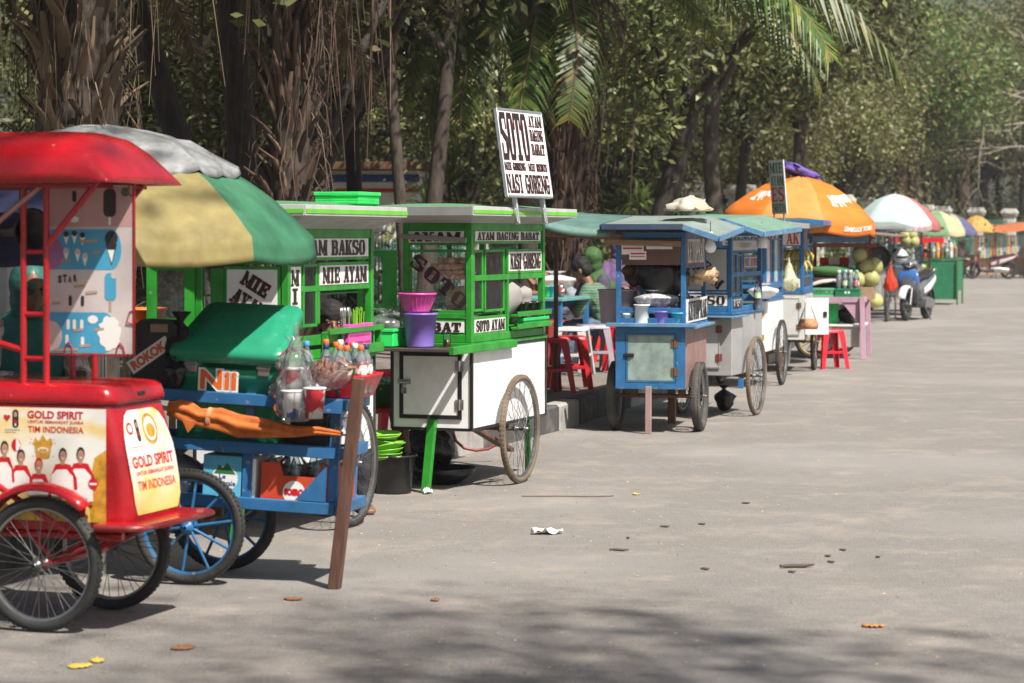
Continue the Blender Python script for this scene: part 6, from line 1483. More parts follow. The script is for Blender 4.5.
    m = M(); m.loft([sring((.02, -.13, .26), (0, .03, 0), (0, 0, .03), 2, 12), sring((-.3, -.16, .27), (0, .04, 0), (0, 0, .04), 2, 12), sring((-.4, -.17, .29), (0, .055, 0), (0, 0, .055), 2, 12), sring((-.82, -.18, .38), (0, .06, 0), (0, 0, .065), 2, 12), sring((-.88, -.18, .39), (0, .03, 0), (0, 0, .03), 2, 12)]); m.build('exhaust', STEEL, t)
    m = M(); m.loft([sring((.0, .06, .33), (0, .07, 0), (0, 0, .09), 3, 12), sring((-.3, .09, .32), (0, .07, 0), (0, 0, .10), 3, 12), sring((-.62, .11, .285), (0, .05, 0), (0, 0, .08), 3, 12)]); m.build('engine', STEEL, t)
    m = M(); rr = []
    for i in range(8):
        a = R(60 + 110 * i / 7); c_ = (-.62 + .33 * math.cos(a), .285 + .33 * math.sin(a)); rr.append([(c_[0], w, c_[1] + (.0 if abs(w) < .05 else -.02)) for w in (-.07, -.04, .04, .07)])
    m.grid(rr); m.build('rear_mudguard', BLACK, t, solid=.004)
    m = M(); m.T = frame((.55, -.07, .45), (0, 1, 0), (0, 0, 1)); m.prism(poly_r(0, 0, .14, .07), .0, .003); m.build('number_plate', BLACK, t)
    m = M(); m.tube([(-.1, .12, .25), (-.02, .26, .015)], .014); m.build('kickstand', BLACK, t)
    return t
fw, rw = gp(906, 321), gp(934, 312)
ang = R(-116)
ctr = Vector((fw.x - .64 * math.cos(ang), fw.y - .64 * math.sin(ang), 0))
WSC = mat('scooter_white', (.62, .64, .66), .25, dirt=.1, coat=.4); BSC = mat('scooter_blue', (.04, .12, .34), .25, coat=.4, dirt=.1); GSC = mat('scooter_dark_grey', (.10, .11, .12), .3, coat=.3)
sc = scooter(ctr, ang, 'white, blue and grey scooter with a white helmet on its handlebar', WSC, GSC, True, GSC)
m = M(); m.loft([sring((.49, 0, .62), (.03, 0, 0), (0, .16, 0), 3), sring((.52, 0, .72), (.04, 0, 0), (0, .205, 0), 3), sring((.49, 0, .84), (.035, 0, 0), (0, .18, 0), 3), sring((.45, 0, .90), (.02, 0, 0), (0, .12, 0), 3)]); m.build('front_panel', BSC, sc)
hp = thing('helmet', 'white helmet with grey visor resting on the scooter handlebar', 'helmet', ctr + Vector((math.cos(ang) * .33, math.sin(ang) * .33, 1.135)) + Vector((-.19, -.03, .0)), ang + .7)
m = M(); m.ell((0, 0, .0), (.15, .125, .135), 20); m.build('shell', WSC, hp); m = M(); m.T = tr(.03, 0, .0); m.ell((.0, 0, -.005), (.128, .118, .07), 16); m.build('visor', mat('smoke_visor', (.05, .06, .07), .1, dirt=0), hp)
m = M(); m.tube([(-.05, .128, -.05), (0, .131, -.02), (.06, .12, .01)], .008); m.build('strap', BLACK, hp)
MAR = mat('scooter_maroon', (.16, .02, .03), .25, coat=.4, dirt=.1)
scooter(Vector((990.5 - 512, 0, 0)) * (83.7 / F) + Vector((0, 83.7, 0)), R(178), 'black and maroon scooter parked side on at the far bend', MAR, mat('scooter_silver', (.45, .45, .46), .3, coat=.3))
# ================================================================ people
def limb(m, pts, rs, n=10):
    m.tube(pts, rs, n); 
    for p, r in ((pts[0], rs[0]), (pts[-1], rs[-1])): m.ell(p, r * .98, 8)
def hand(m, w, d, up, side=1, s=1.):
    """palm and five curled fingers from wrist w along d; side: towards which the thumb leaves"""
    d = Vector(d).normalized(); up = Vector(up); up = (up - d * up.dot(d)).normalized(); x = d.cross(up) * side; w = Vector(w)
    m.loft([sring(w, x * .024, up * .016, 2.5, 10), sring(w + d * .04, x * .038, up * .015, 2.8, 10), sring(w + d * .085, x * .040, up * .013, 2.8, 10)])
    for k, ln in ((-1.5, .062), (-.5, .074), (.5, .078), (1.5, .070)):
        b = w + d * .08 + x * k * .0195
        m.tube([b, b + d * ln * .45 - up * .004, b + d * ln * .78 - up * ln * .25, b + d * ln * .92 - up * ln * .5], [.0098, .0092, .0085, .007], 7)
    b = w + d * .025 + x * .026
    m.tube([b, b + d * .03 + x * .026 - up * .006, b + d * .062 + x * .03 - up * .016], [.012, .011, .008], 7)
def elbow(sh, ha, bend, L1=.28, L2=.25):
    v = ha - sh; L = min(v.length, (L1 + L2) * .985); ha = sh + v.normalized() * L
    a = (L1 * L1 - L2 * L2 + L * L) / (2 * L); h = math.sqrt(max(0, L1 * L1 - a * a))
    b = Vector(bend); b = (b - v.normalized() * b.dot(v.normalized())).normalized()
    return sh + v.normalized() * a + b * h, ha
def sit_person(loc, rz, lab, shirt, trousers, hs=.45, lean=.25, hair=True, veil=None, cap=None, lh=(-.16, .42, .22), rh=(.16, .42, .22), head=(0, .0), sleeve=.55, turn=0., skirt=False, s=1.):
    """seated figure facing local +y; hands given relative to the hip point"""
    t = thing('person', lab, 'person', loc, rz); t.scale = (s,) * 3
    P = Vector((0, 0, hs + .09)); up = Vector((0, math.sin(lean), math.cos(lean)))
    ch = P + up * .40; nk = P + up * .50; fw = Vector((0, math.cos(lean), -math.sin(lean)))
    hu = Vector((0, math.sin(lean * .5 + head[0]), math.cos(lean * .5 + head[0]))); hc = nk + hu * .15 + Vector((0, .02, 0))
    b = M()
    R3 = Vector((1, 0, 0))
    ring = lambda c, hx, hy, g=0.: sring(c, R3 * (hx + g), fw * (hy + g), 2.4, 18)
    tor = [(P - up * .07, .155, .115), (P + up * .02, .165, .125), (P + up * .16, .145, .105), (P + up * .30, .165, .11), (P + up * .40, .175, .10), (P + up * .455, .13, .07), (P + up * .48, .06, .055)]
    b.loft([ring(*q) for q in tor])
    b.tube([nk - up * .06, nk + hu * .07], [.058, .052], 12)
    HT = tr(*hc) @ Matrix.Rotation(turn, 4, 'Z') @ Matrix.Rotation(-(lean * .5 + head[0]), 4, 'X')
    b.T = HT
    b.ell((0, -.008, .03), (.076, .095, .095), 18); b.ell((0, .022, -.045), (.056, .066, .068), 14); b.ell((0, .05, -.085), (.03, .03, .026), 10)
    b.loft([sring((0, .088, .012), (.008, 0, 0), (0, .006, 0), 2, 8), sring((0, .10, -.02), (.013, 0, 0), (0, .010, 0), 2, 8), sring((0, .088, -.036), (.017, 0, 0), (0, .012, 0), 2, 8)])
    b.ell((0, .078, -.062), (.026, .014, .007), 10); b.ell((0, .076, -.074), (.021, .014, .007), 10)
    for sx in (-1, 1): b.ell((sx * .077, -.005, -.012), (.012, .02, .032), 10); b.ell((sx * .03, .074, .022), (.022, .012, .007), 8)
    b.T = Matrix()
    sh = {sx: P + up * .425 + R3 * sx * .165 for sx in (-1, 1)}
    arms = {}
    for sx, h_ in ((-1, lh), (1, rh)):
        e, w = elbow(sh[sx], P + Vector(h_), (sx * .6, -.5, -.9)); arms[sx] = (e, w)
        limb(b, [sh[sx], sh[sx].lerp(e, .5), e], [.052, .047, .040]); limb(b, [e, e.lerp(w, .35), w], [.040, .039, .027]); 
        hand(b, w, (w - e), (0, 0, 1), -sx)
    legs = {}
    for sx in (-1, 1):
        hp = P + Vector((sx * .09, .02, -.02)); kn = Vector((sx * .13, .45, hs + .06)); an = Vector((sx * .12, .42, .09)); legs[sx] = (hp, kn, an)
        limb(b, [hp, hp.lerp(kn, .5), kn], [.085, .075, .057]); limb(b, [kn, kn.lerp(an, .35), an], [.056, .058, .036])
        b.loft([sring((an.x, an.y - .05, .035), (.034, 0, 0), (0, 0, .033), 2.5, 10), sring((an.x, an.y + .06, .035), (.042, 0, 0), (0, 0, .033), 2.5, 10), sring((an.x, an.y + .17, .022), (.045, 0, 0), (0, 0, .02), 2.5, 10), sring((an.x, an.y + .20, .018), (.03, 0, 0), (0, 0, .014), 2.5, 10)])
    bo = b.build('body', SKIN, t)
    def rem(o, v, sm=4):
        md = o.modifiers.new('skin', 'REMESH'); md.mode = 'VOXEL'; md.voxel_size = v; md.use_smooth_shade = True
        md = o.modifiers.new('smooth', 'SMOOTH'); md.iterations = sm; md.factor = .5
        if o.name.split('.')[0] != 'body':
            for sc_, st_ in ((.09, .022), (.035, .010)):
                tx = bpy.data.textures.get('folds%g' % sc_) or bpy.data.textures.new('folds%g' % sc_, 'CLOUDS'); tx.noise_scale = sc_
                md = o.modifiers.new('folds', 'DISPLACE'); md.texture = tx; md.strength = st_; md.mid_level = .42
    rem(bo, .0075, 2)
    e_ = M(); e_.T = HT
    for sx in (-1, 1): e_.ell((sx * .031, .078, .006), (.014, .010, .008), 10)
    e_.build('eyes', mat('eye_dark', (.05, .03, .02), .2, dirt=0), t)
    c = M(); c.loft([ring(*q, .020) for q in tor[:-1]])
    for sx in (-1, 1):
        e, w = arms[sx]; k = sh[sx].lerp(e, min(1, sleeve * 1.4)); limb(c, [sh[sx] - R3 * sx * .02, sh[sx].lerp(e, .3), k], [.076, .070, .062])
        if sleeve > .8: limb(c, [e, e.lerp(w, .9)], [.054, .040])
    co = c.build('shirt', shirt, t); rem(co, .010, 3)
    c = M(); c.loft([ring(*q, .017) for q in tor[:2]])
    for sx in (-1, 1):
        hp, kn, an = legs[sx]; limb(c, [hp, hp.lerp(kn, .5), kn], [.10, .09, .072]); limb(c, [kn, kn.lerp(an, .5), an + Vector((0, 0, .03))], [.07, .066, .056])
    if skirt: c.loft([sring((0, .25, hs + .07), (.22, 0, 0), (0, .28, 0), 3, 16), sring((0, .36, hs * .5), (.25, 0, 0), (0, .22, 0), 3, 16), sring((0, .40, .05), (.27, 0, 0), (0, .2, 0), 3, 16)])
    co = c.build('skirt' if skirt else 'trousers', trousers, t); rem(co, .012, 3)
    if veil:
        c = M(); c.T = HT
        c.ell((0, -.022, .028), (.098, .108, .112), 20); c.ell((0, -.03, -.06), (.09, .085, .10), 16)
        c.T = Matrix(); c.loft([ring(nk + hu * .02, .10, .095), ring(nk - up * .06, .17, .12), ring(nk - up * .16, .215, .145), ring(nk - up * .28, .22, .16)])
        co = c.build('veil', veil, t); rem(co, .011, 4)
    elif hair:
        c = M(); c.T = HT; c.ell((0, -.012, .056), (.087, .106, .094), 18); c.ell((0, -.05, .0), (.082, .066, .08), 14); co = c.build('hair', HAIR, t); rem(co, .009, 2)
    if cap:
        c = M(); c.T = HT; c.ell((0, -.01, .06), (.09, .108, .085), 18); c.loft([sring((0, .08, .055), (.07, 0, 0), (0, 0, .008), 2.5, 12), sring((0, .17, .045), (.05, 0, 0), (0, 0, .006), 2.5, 12)]); c.build('cap', cap, t)
    return t
def stripes(name, c1, c2, sc):
    m, nt, out = _nodes(name); tc = N(nt, 'ShaderNodeTexCoord'); w = N(nt, 'ShaderNodeTexWave', Scale=sc, Distortion=.6); w.bands_direction = 'Z'
    nt.links.new(tc.outputs['Object'], w.inputs[0]); b = N(nt, 'ShaderNodeBsdfPrincipled', Roughness=.8)
    nt.links.new(mix(nt, w.outputs[0], c1, c2), b.inputs['Base Color']); nt.links.new(b.outputs[0], out.inputs[0]); return m
TVEIL = mat('teal_veil', (.022, .13, .11), .8, var=.15, dirt=0); FLOR = mat('floral_cloth', (.40, .22, .22), .8, dirt=0, alt=(.65, .55, .5), altscale=25, altr=(.5, .56))
JEAN = mat('blue_denim', (.10, .14, .20), .8, var=.2); DKCL = mat('dark_trousers', (.03, .03, .04), .8)
stool((-2.40, 11.75, .165), R(10), mat('blue_plastic', (.03, .15, .5), .4), 'blue plastic stool under the woman in teal veil', h=.36)
sit_person((-2.40, 11.70, .165), R(-150), 'woman in teal veil and floral skirt seated behind the tricycle', FLOR, FLOR, .36, .25, veil=TVEIL, skirt=True, sleeve=.9)
stool((-1.02, 13.42, 0), R(14), REDPL, 'red plastic stool under the boy behind the noodle cart', h=.33)
sit_person((-1.02, 13.42, 0), R(195), 'boy with short black hair looking out behind the noodle cart opening', mat('dark_tshirt', (.05, .05, .06), .8), DKCL, .35, .05, s=.93, lh=(-.12, .36, .05), rh=(.12, .36, .05))
GST = stripes('green_striped_shirt', (.035, .15, .05), (.15, .19, .16), 11)
stool((.99, 24.0, .17), R(20), mat('grey_plastic', (.30, .28, .30), .45, dirt=.2), 'grey plastic stool under the man in the striped shirt', h=.38)
sit_person((1.0, 23.95, .17), R(72), 'man in green striped shirt leaning on the blue table', GST, JEAN, .38, .55, lh=(-.12, .47, .26), rh=(.10, .46, .24), head=(.1, 0), sleeve=.6, s=.95)
stool((1.02, 25.5, .17), R(5), REDPL, 'red plastic stool under the woman in lime green veil', h=.36)
sit_person((1.0, 25.5, .17), R(120), 'woman in lime green veil seated behind the striped shirt man', mat('dark_blouse', (.06, .05, .08), .8), DKCL, .36, .3, veil=mat('lime_veil', (.035, .095, .022), .8, var=.12, dirt=0), sleeve=.9)
stool((1.22, 27.2, .17), R(5), REDPL, 'red plastic stool under the woman in purple', h=.45)
sit_person((1.2, 27.2, .17), R(200), 'woman in purple veil and purple blouse seated farthest at the tables', mat('purple_blouse', (.12, .06, .16), .8), DKCL, .45, .05, veil=mat('purple_veil', (.12, .07, .16), .8), sleeve=.9)
stool((.72, 26.9, .17), R(5), REDPL, 'red plastic stool under the person slumped on the table', h=.45)
sit_person((.74, 26.9, .17), R(95), 'person in grey shirt slumped forward onto the table', mat('grey_shirt', (.22, .24, .28), .8), JEAN, .45, .85, head=(.5, 0), lh=(-.2, .5, .24), rh=(.2, .5, .24))
stool((16.1, 86.1, 0), R(5), mat('blue_plastic', ()), 'blue plastic stool under the seller in white cap', h=.5)
sit_person((16.1, 86.1, 0), R(-120), 'seller in white cap and pale shirt seated by the snack stall', mat('pale_shirt', (.62, .52, .52), .8), DKCL, .50, .1, cap=mat('white_cap_cloth', (.7, .7, .7), .7), sleeve=.6)
stool((18.55, 86.6, 0), R(5), mat('blue_plastic', ()), 'blue plastic stool under the seller in dark shirt', h=.5)
sit_person((18.55, 86.6, 0), R(170), 'seller in dark shirt seated beside the far blue cart', DKCL, DKCL, .50, .2, sleeve=.6)
# ---- seating on the pavement
def table(loc, rz, lab, lx, ly, h, top, legm):
    t = thing('wooden_table', lab, 'table', loc, rz); m = M(); m.bx(-lx / 2, lx / 2, -ly / 2, ly / 2, h - .03, h); m.build('table_top', top, t)
    for y in (-ly / 2 + .03, ly / 2 - .05): m = M(); m.bx(-lx / 2 + .06, lx / 2 - .06, y, y + .02, h - .11, h - .031); m.build('apron', legm, t)
    for x in (-lx / 2 + .02, lx / 2 - .07):
        for y in (-ly / 2 + .02, ly / 2 - .07): m = M(); m.bx(x, x + .05, y, y + .05, 0, h - .0305); m.build('leg', legm, t)
table((.28, 23.5, .17), R(-18), 'blue legged table with teal top where the striped shirt man leans', .75, 1.0, .735, mat('teal_top', (.12, .30, .28), .5, dirt=.2), BLUE)
table((.12, 26.8, .17), R(-18), 'farther table with pale cloth where a person slumps', .8, 1.0, .72, TANWOOD, WOOD)
bag('white_sack', (.48, 26.55, .891), 'white plastic sack on the farther table by the slumped person', mat('thin_white_bag', ()), (.22, .16, .22), 'bag', 120, .25, 2)
for i, (px, m_, lb) in enumerate(((553, mat('cyan_plastic', ()), 'cyan cup on the teal table'), (547, GPLAST, 'green cup on the teal table edge'))): bucket('plastic_cup', at(px, 299.5, 23.3), lb, m_, .028, .038, .11, 'cup'); 
j = bottle(at(561, 299.5, 23.3), 'brown sauce bottle on the teal table', None, .14, .035, mat('brown_sauce', ()), REDPL, BAND)
for o in list(COL.objects):
    if o.name.startswith('plastic_cup'): o.location.z = .906
j.location.z = .906
stool((.30, 20.4, .17), R(20), REDPL, 'red plastic stool nearest the kerb beside the soto cart', h=.46)
stool((.50, 20.9, .17), R(5), REDPL, 'red plastic stool just behind the kerb side red stool', h=.46)
stool((.58, 23.0, .17), R(-12), mat('pale_grey_plastic', (.55, .53, .52), .45, dirt=.2), 'pale grey plastic stool at the near end of the teal table', h=.46)
stool((.80, 23.55, .17), R(8), mat('mauve_plastic', (.30, .26, .30), .45, dirt=.2), 'mauve grey plastic stool next to the pale grey stool', h=.46)
stool((1.12, 23.7, .17), R(-20), REDPL, 'red plastic stool behind the brown sided cart beside the seated man', h=.46)
stool((.42, 24.9, .17), R(33), mat('dark_red_plastic', (.2, .02, .02), .5), 'dark red plastic stool under the far side of the teal table', h=.46)
# ================================================================ ground, road, kerb, pavement
KERB = [(-24, -52), (-7.95, -6), (-2.87, 9), (-.38, 16.3), (.37, 18.5), (1.72, 23.5), (3.2, 29), (5.35, 41), (8.1, 52), (14.4, 83), (15.4, 88), (18, 90.2), (28, 93.5), (70, 104)]
FENCE = [(-29, -52), (-13.5, 0), (-7.0, 18.5), (-4.3, 27), (.3, 40), (4.7, 53), (10, 70), (14.2, 86), (16.9, 94.3), (19.6, 99.5), (21.8, 103.5), (34, 111), (70, 121)]
def surface(name, ramp, fine, bump, scale, patch=None, rough=.9, dust=None):
    m, nt, out = _nodes(name); tc = N(nt, 'ShaderNodeTexCoord'); co = tc.outputs['Object']
    b = N(nt, 'ShaderNodeBsdfPrincipled', Roughness=rough); b.inputs['Specular IOR Level'].default_value = .25
    col = mix(nt, noise_fac(nt, co, scale, 8, .3, .7, .65), ramp[0], ramp[1])
    mp = N(nt, 'ShaderNodeMapping'); mp.inputs['Rotation'].default_value = (0, 0, R(16)); mp.inputs['Scale'].default_value = (1, .12, 1); nt.links.new(co, mp.inputs[0])
    col = mix(nt, noise_fac(nt, mp.outputs[0], scale * 2.2, 6, .42, .75), col, ramp[2])
    col = mix(nt, noise_fac(nt, co, fine, 3, .44, .66, .9), col, tuple(x * .52 for x in ramp[0]))
    col = mix(nt, noise_fac(nt, co, fine * 1.7, 2, .62, .8, .8), col, tuple(min(1, x * 1.7) for x in ramp[1]))
    col = mix(nt, noise_fac(nt, co, 13, 6, .40, .74, .7), col, tuple(x * .84 for x in ramp[0]))
    if patch: col = mix(nt, noise_fac(nt, co, .35, 5, .50, .62, .5), col, patch)
    if dust: col = mix(nt, noise_fac(nt, co, 1.6, 9, .5, .72, .75), col, dust)
    nt.links.new(col, b.inputs['Base Color'])
    n = N(nt, 'ShaderNodeTexNoise', Scale=fine * .8, Detail=4, Roughness=.7); nt.links.new(co, n.inputs['Vector'])
    n2 = N(nt, 'ShaderNodeTexNoise', Scale=2.5, Detail=4); nt.links.new(co, n2.inputs['Vector'])
    ad = N(nt, 'ShaderNodeMath', operation='ADD'); nt.links.new(n.outputs[0], ad.inputs[0]); nt.links.new(n2.outputs[0], ad.inputs[1])
    bp = N(nt, 'ShaderNodeBump', Strength=bump, Distance=.012); nt.links.new(ad.outputs[0], bp.inputs['Height']); nt.links.new(bp.outputs[0], b.inputs['Normal'])
    nt.links.new(b.outputs[0], out.inputs[0]); return m
ASPH = surface('old_asphalt', ((.238, .218, .198), (.318, .292, .266), (.285, .262, .240)), 85, .7, .9, patch=(.265, .246, .229), dust=(.345, .302, .258))
DIRT = surface('packed_dirt', ((.14, .10, .065), (.26, .20, .13), (.2, .16, .1)), 40, .6, .6, patch=(.30, .26, .14))
PAVE = surface('dusty_paving', ((.20, .17, .145), (.27, .24, .21), (.23, .20, .18)), 70, .5, .8, dust=(.28, .22, .16))
m = M(); m.add([(-500, -400, -.06), (500, -400, -.06), (500, 900, -.06), (-500, 900, -.06)], [(0, 1, 2, 3)]); struct(m.build('ground', DIRT))
def strip(m, L, Rr, zl, zr):
    for i in range(len(L) - 1):
        m.add([(*L[i], zl), (*Rr[i], zr), (*Rr[i + 1], zr), (*L[i + 1], zl)], [(0, 1, 2, 3)])
m = M(); strip(m, KERB, [(k[0] + 160, k[1] - 50) for k in KERB], 0, 0); struct(m.build('road', ASPH))
m = M()
def lerp_line(L, y):
    for a, b in zip(L, L[1:]):
        if a[1] <= y <= b[1]: t = (y - a[1]) / (b[1] - a[1]); return a[0] + (b[0] - a[0]) * t
    return L[-1][0]
ys = [-52, -6, 0, 9, 16.3, 18.5, 23.5, 27, 29, 34, 40, 41, 46, 52, 62, 70, 78, 83, 86, 88]
ko = .155
strip(m, [(lerp_line(FENCE, y) - .4, y) for y in ys], [(lerp_line(KERB, y) - ko, y) for y in ys], .165, .165)
strip(m, [(14.2 - .4, 88), (19.0, 99.5), (30, 110), (70, 122)], [(15.2, 88.1), (18, 90.4), (28, 93.7), (70, 104.2)], .165, .165)
struct(m.build('sidewalk', PAVE))
m = M(); strip(m, [(f[0] - 220, f[1] + 60) for f in FENCE], [(f[0] - .2, f[1]) for f in FENCE], .10, .10); struct(m.build('park_ground', DIRT))
KW = mat('kerb_pale', (.36, .34, .31), .8, dirt=.6, dirtc=(.12, .11, .10), dscale=5, bump=.4); KB = mat('kerb_dark', (.07, .068, .066), .8, dirt=.6, dirtc=(.25, .22, .19), dscale=5, bump=.4)
m = M(); pts = []; 
for a, b in zip(KERB, KERB[1:]):
    a = Vector((*a, 0)); b = Vector((*b, 0)); n = max(1, round((b - a).length / .62))
    for i in range(n): pts.append((a.lerp(b, i / n), a.lerp(b, (i + 1) / n)))
for i, (p, q) in enumerate(pts):
    d = (q - p).normalized(); nrm = Vector((-d.y, d.x, 0)); c_ = nrm * .077
    j = .008 * noise.noise(Vector((i * 1.7, 0, 0)))
    m.bar(p + c_ + d * .005 + Vector((0, 0, .07 + j)), q + c_ - d * .005 + Vector((0, 0, .07 + j)), .154, .26, 0 if (i % 4 == 1) else 1, bev=.018)
struct(m.build('kerb', [KW, KB]))
# ================================================================ fence
IRON = mat('green_iron', (.04, .16, .11), .5, dirt=.4, dirtc=(.08, .07, .05)); CONC = mat('pale_concrete', (.55, .53, .48), .8, dirt=.4, dirtc=(.25, .23, .2), dscale=3, bump=.2)
def along(L, s):
    for a, b in zip(L, L[1:]):
        a = Vector((*a, 0)); b = Vector((*b, 0)); l = (b - a).length
        if s <= l: return a.lerp(b, s / l), (b - a).normalized()
        s -= l
    return b, (b - a).normalized()
FL = FENCE[1:]
total = sum((Vector(b) - Vector(a)).length for a, b in zip(FL, FL[1:]))
s_ = 21.0; bay = 0; PIL = []
while s_ < 128:
    p, d = along(FL, s_); PIL.append(p); s_ += 4.6
where = lambda p: int(512 + F * p.x / p.y)
pm = M(); pm.bx(-.25, .25, -.25, .25, 0, 2.25, 0, .01); pmesh = None
for k, p in enumerate(PIL):
    t = thing('fence_pillar', 'pale concrete pillar of the park fence with stepped cap', 'pillar', (p.x, p.y, .1), R(-18), 'pillars of the park fence'); t.scale = (1, 1, .62 if p.y < 45 else 1)
    if pmesh is None:
        a_ = pm.build('shaft', CONC, t); c_ = M(); c_.bx(-.31, .31, -.31, .31, 2.2505, 2.34, 0, .015); c_.bx(-.35, .35, -.35, .35, 2.3405, 2.47, 0, .02); c_.bx(-.29, .29, -.29, .29, 2.4705, 2.56, 0, .02); c2 = c_.build('cap', CONC, t); pmesh = (a_.data, c2.data)
    else:
        for nm, dt in zip(('shaft', 'cap'), pmesh): o = bpy.data.objects.new(nm, dt); COL.objects.link(o); o.parent = t
fmesh = None
for p, q in zip(PIL, PIL[1:]):
    d = q - p; L = d.length
    t = thing('iron_fence', 'bay of green iron railing on a low wall between pale pillars', 'fence', (p.x, p.y, .1), math.atan2(d.y, d.x), 'railing bays of the park fence')
    if fmesh is None:
        w_ = M(); w_.bx(.26, 4.34, -.1, .1, 0, .42, 0, .01); w_.bx(.26, 4.34, -.13, .13, .4205, .47, 0, .01); a_ = w_.build('low_wall', CONC, t)
        b_ = M()
        for i in range(32):
            x = .36 + i * .125; b_.bx(x - .011, x + .011, -.011, .011, .471, 2.0, 0, .002); b_.lathe([(.022, 2.0), (.014, 2.04), (.001, 2.12)], 6, 0, (x, 0, 0), False)
        b2 = b_.build('railing_bar', IRON, t); r_ = M()
        for z in (.62, 1.25, 1.86): r_.bx(.26, 4.34, -.018, .018, z, z + .045, 0, .003)
        for i in range(16):
            r_.T = tr(.42 + i * .25, -.002, 1.08) @ Matrix.Rotation(R(90), 4, 'X'); r_.tube([(.09 * math.cos(a * .5236), .09 * math.sin(a * .5236), 0) for a in range(12)], .009, 5, closed=True)
        r_.T = Matrix(); r2 = r_.build('rail', IRON, t); fmesh = (a_.data, b2.data, r2.data)
    else:
        for nm, dt in zip(('low_wall', 'railing_bar', 'rail'), fmesh): o = bpy.data.objects.new(nm, dt); COL.objects.link(o); o.parent = t
    t.scale = (L / 4.6, 1, .64 if p.y < 45 else 1)
# ================================================================ buildings glimpsed in the park
def kiosk(loc, rz, lab, w, d, h, wallm, roofm, bands=()):
    t = thing('park_building', lab, 'building', loc, rz); m = M(); m.bx(-w / 2, w / 2, 0, d, 0, h); m.build('wall', wallm, t)
    m = M(); m.bar((-w / 2 - .3, d / 2, h + .07), (w / 2 + .3, d / 2, h + .07), d + .8, .12); m.build('roof', roofm, t)
    for z, hh, bm in bands: m = M(); m.bx(-w / 2 - .02, w / 2 + .02, -.022, -.002, z, z + hh); m.build('wall_band', bm, t)
    for k in range(int(w / 1.6)): m = M(); x = -w / 2 + .6 + k * 1.6; m.bx(x, x + .8, -.018, -.001, h * .35, h * .7); m.build('window', mat('dark_pane', (.02, .025, .03), .15, dirt=.1), t)
kiosk((-2.75, 37.5, .1), R(-8), 'low white park building with blue and red bands', 2.6, 2, 2.42, CREAM, RUST, ((2.24, .12, mat('band_blue', (.03, .08, .35), .5)), (2.08, .06, mat('band_red', (.5, .04, .04), .5))))
kiosk((3.4, 62, .1), R(-12), 'small tan park building in deep shade behind the fence', 3.2, 3, 2.4, mat('tan_wall', (.32, .24, .16), .8), RUST, ())
kiosk((-.9, 66, .1), R(-12), 'ochre park building beyond the double trunks', 4.0, 3, 2.2, mat('ochre_wall', (.35, .22, .12), .8), RUST, ((1.5, .3, CREAM),))
# ================================================================ trees
BARK = mat('grey_brown_bark', (.052, .039, .030), .9, var=.35, scale=5, stretch=(3, 3, .8), dirt=.4, dirtc=(.16, .14, .11), bump=.9, bscale=16)
BARKD = mat('dark_bark', (.032, .024, .019), .9, var=.35, scale=5, stretch=(3, 3, .8), dirt=.3, dirtc=(.11, .09, .07), bump=.9, bscale=16)
BARKR = mat('reddish_bark', (.085, .055, .04), .9, var=.3, scale=5, stretch=(3, 3, .8), dirt=.4, dirtc=(.25, .2, .15), bump=.8, bscale=12)
LF = [leafmat('leaf_dark', (.036, .046, .015), (.105, .115, .038), (.27, .25, .12), rough=.6), leafmat('leaf_mid', (.055, .072, .02), (.16, .175, .05), (.32, .31, .13), rough=.55),
      leafmat('leaf_olive', (.085, .10, .03), (.22, .23, .08), (.40, .36, .16)), leafmat('leaf_bright', (.07, .15, .035), (.18, .29, .07), (.34, .40, .12)), leafmat('leaf_dry', (.10, .075, .035), (.20, .15, .075), (.28, .22, .13))]
def leaf_mesh(name, cen, per, spread, size, seed, mt, droop=.4, asp=.42, flat=1.):
    g = np.random.default_rng(seed); c = np.repeat(np.asarray(cen, float), per, 0); n = len(c)
    p = c + g.normal(size=(n, 3)) * np.array([spread, spread, spread * flat])
    u = g.normal(size=(n, 3)) * .75 + (p - c) / max(spread, 1e-3) * .45; u[:, 2] += .9; d = g.normal(size=(n, 3)); d[:, 2] -= droop; d -= u * (np.sum(d * u, 1) / np.sum(u * u, 1))[:, None] * .8; d /= np.linalg.norm(d, axis=1)[:, None]
    sd = np.cross(d, u); sd /= np.linalg.norm(sd, axis=1)[:, None] + 1e-9
    nn = np.cross(d, sd); L = (size * g.uniform(.6, 1.35, n))[:, None]; W = L * asp * .5
    v = np.stack([p, p + d * L * .45 + sd * W + nn * L * .06, p + d * L, p + d * L * .45 - sd * W + nn * L * .06], 1).reshape(-1, 3)
    me = bpy.data.meshes.new(name); me.vertices.add(n * 4); me.loops.add(n * 4); me.polygons.add(n)
    me.vertices.foreach_set('co', v.astype(np.float32).ravel()); me.loops.foreach_set('vertex_index', np.arange(n * 4, dtype=np.int32)); me.polygons.foreach_set('loop_start', np.arange(0, n * 4, 4, dtype=np.int32))
    me.update(calc_edges=True); me.materials.append(mt); return me
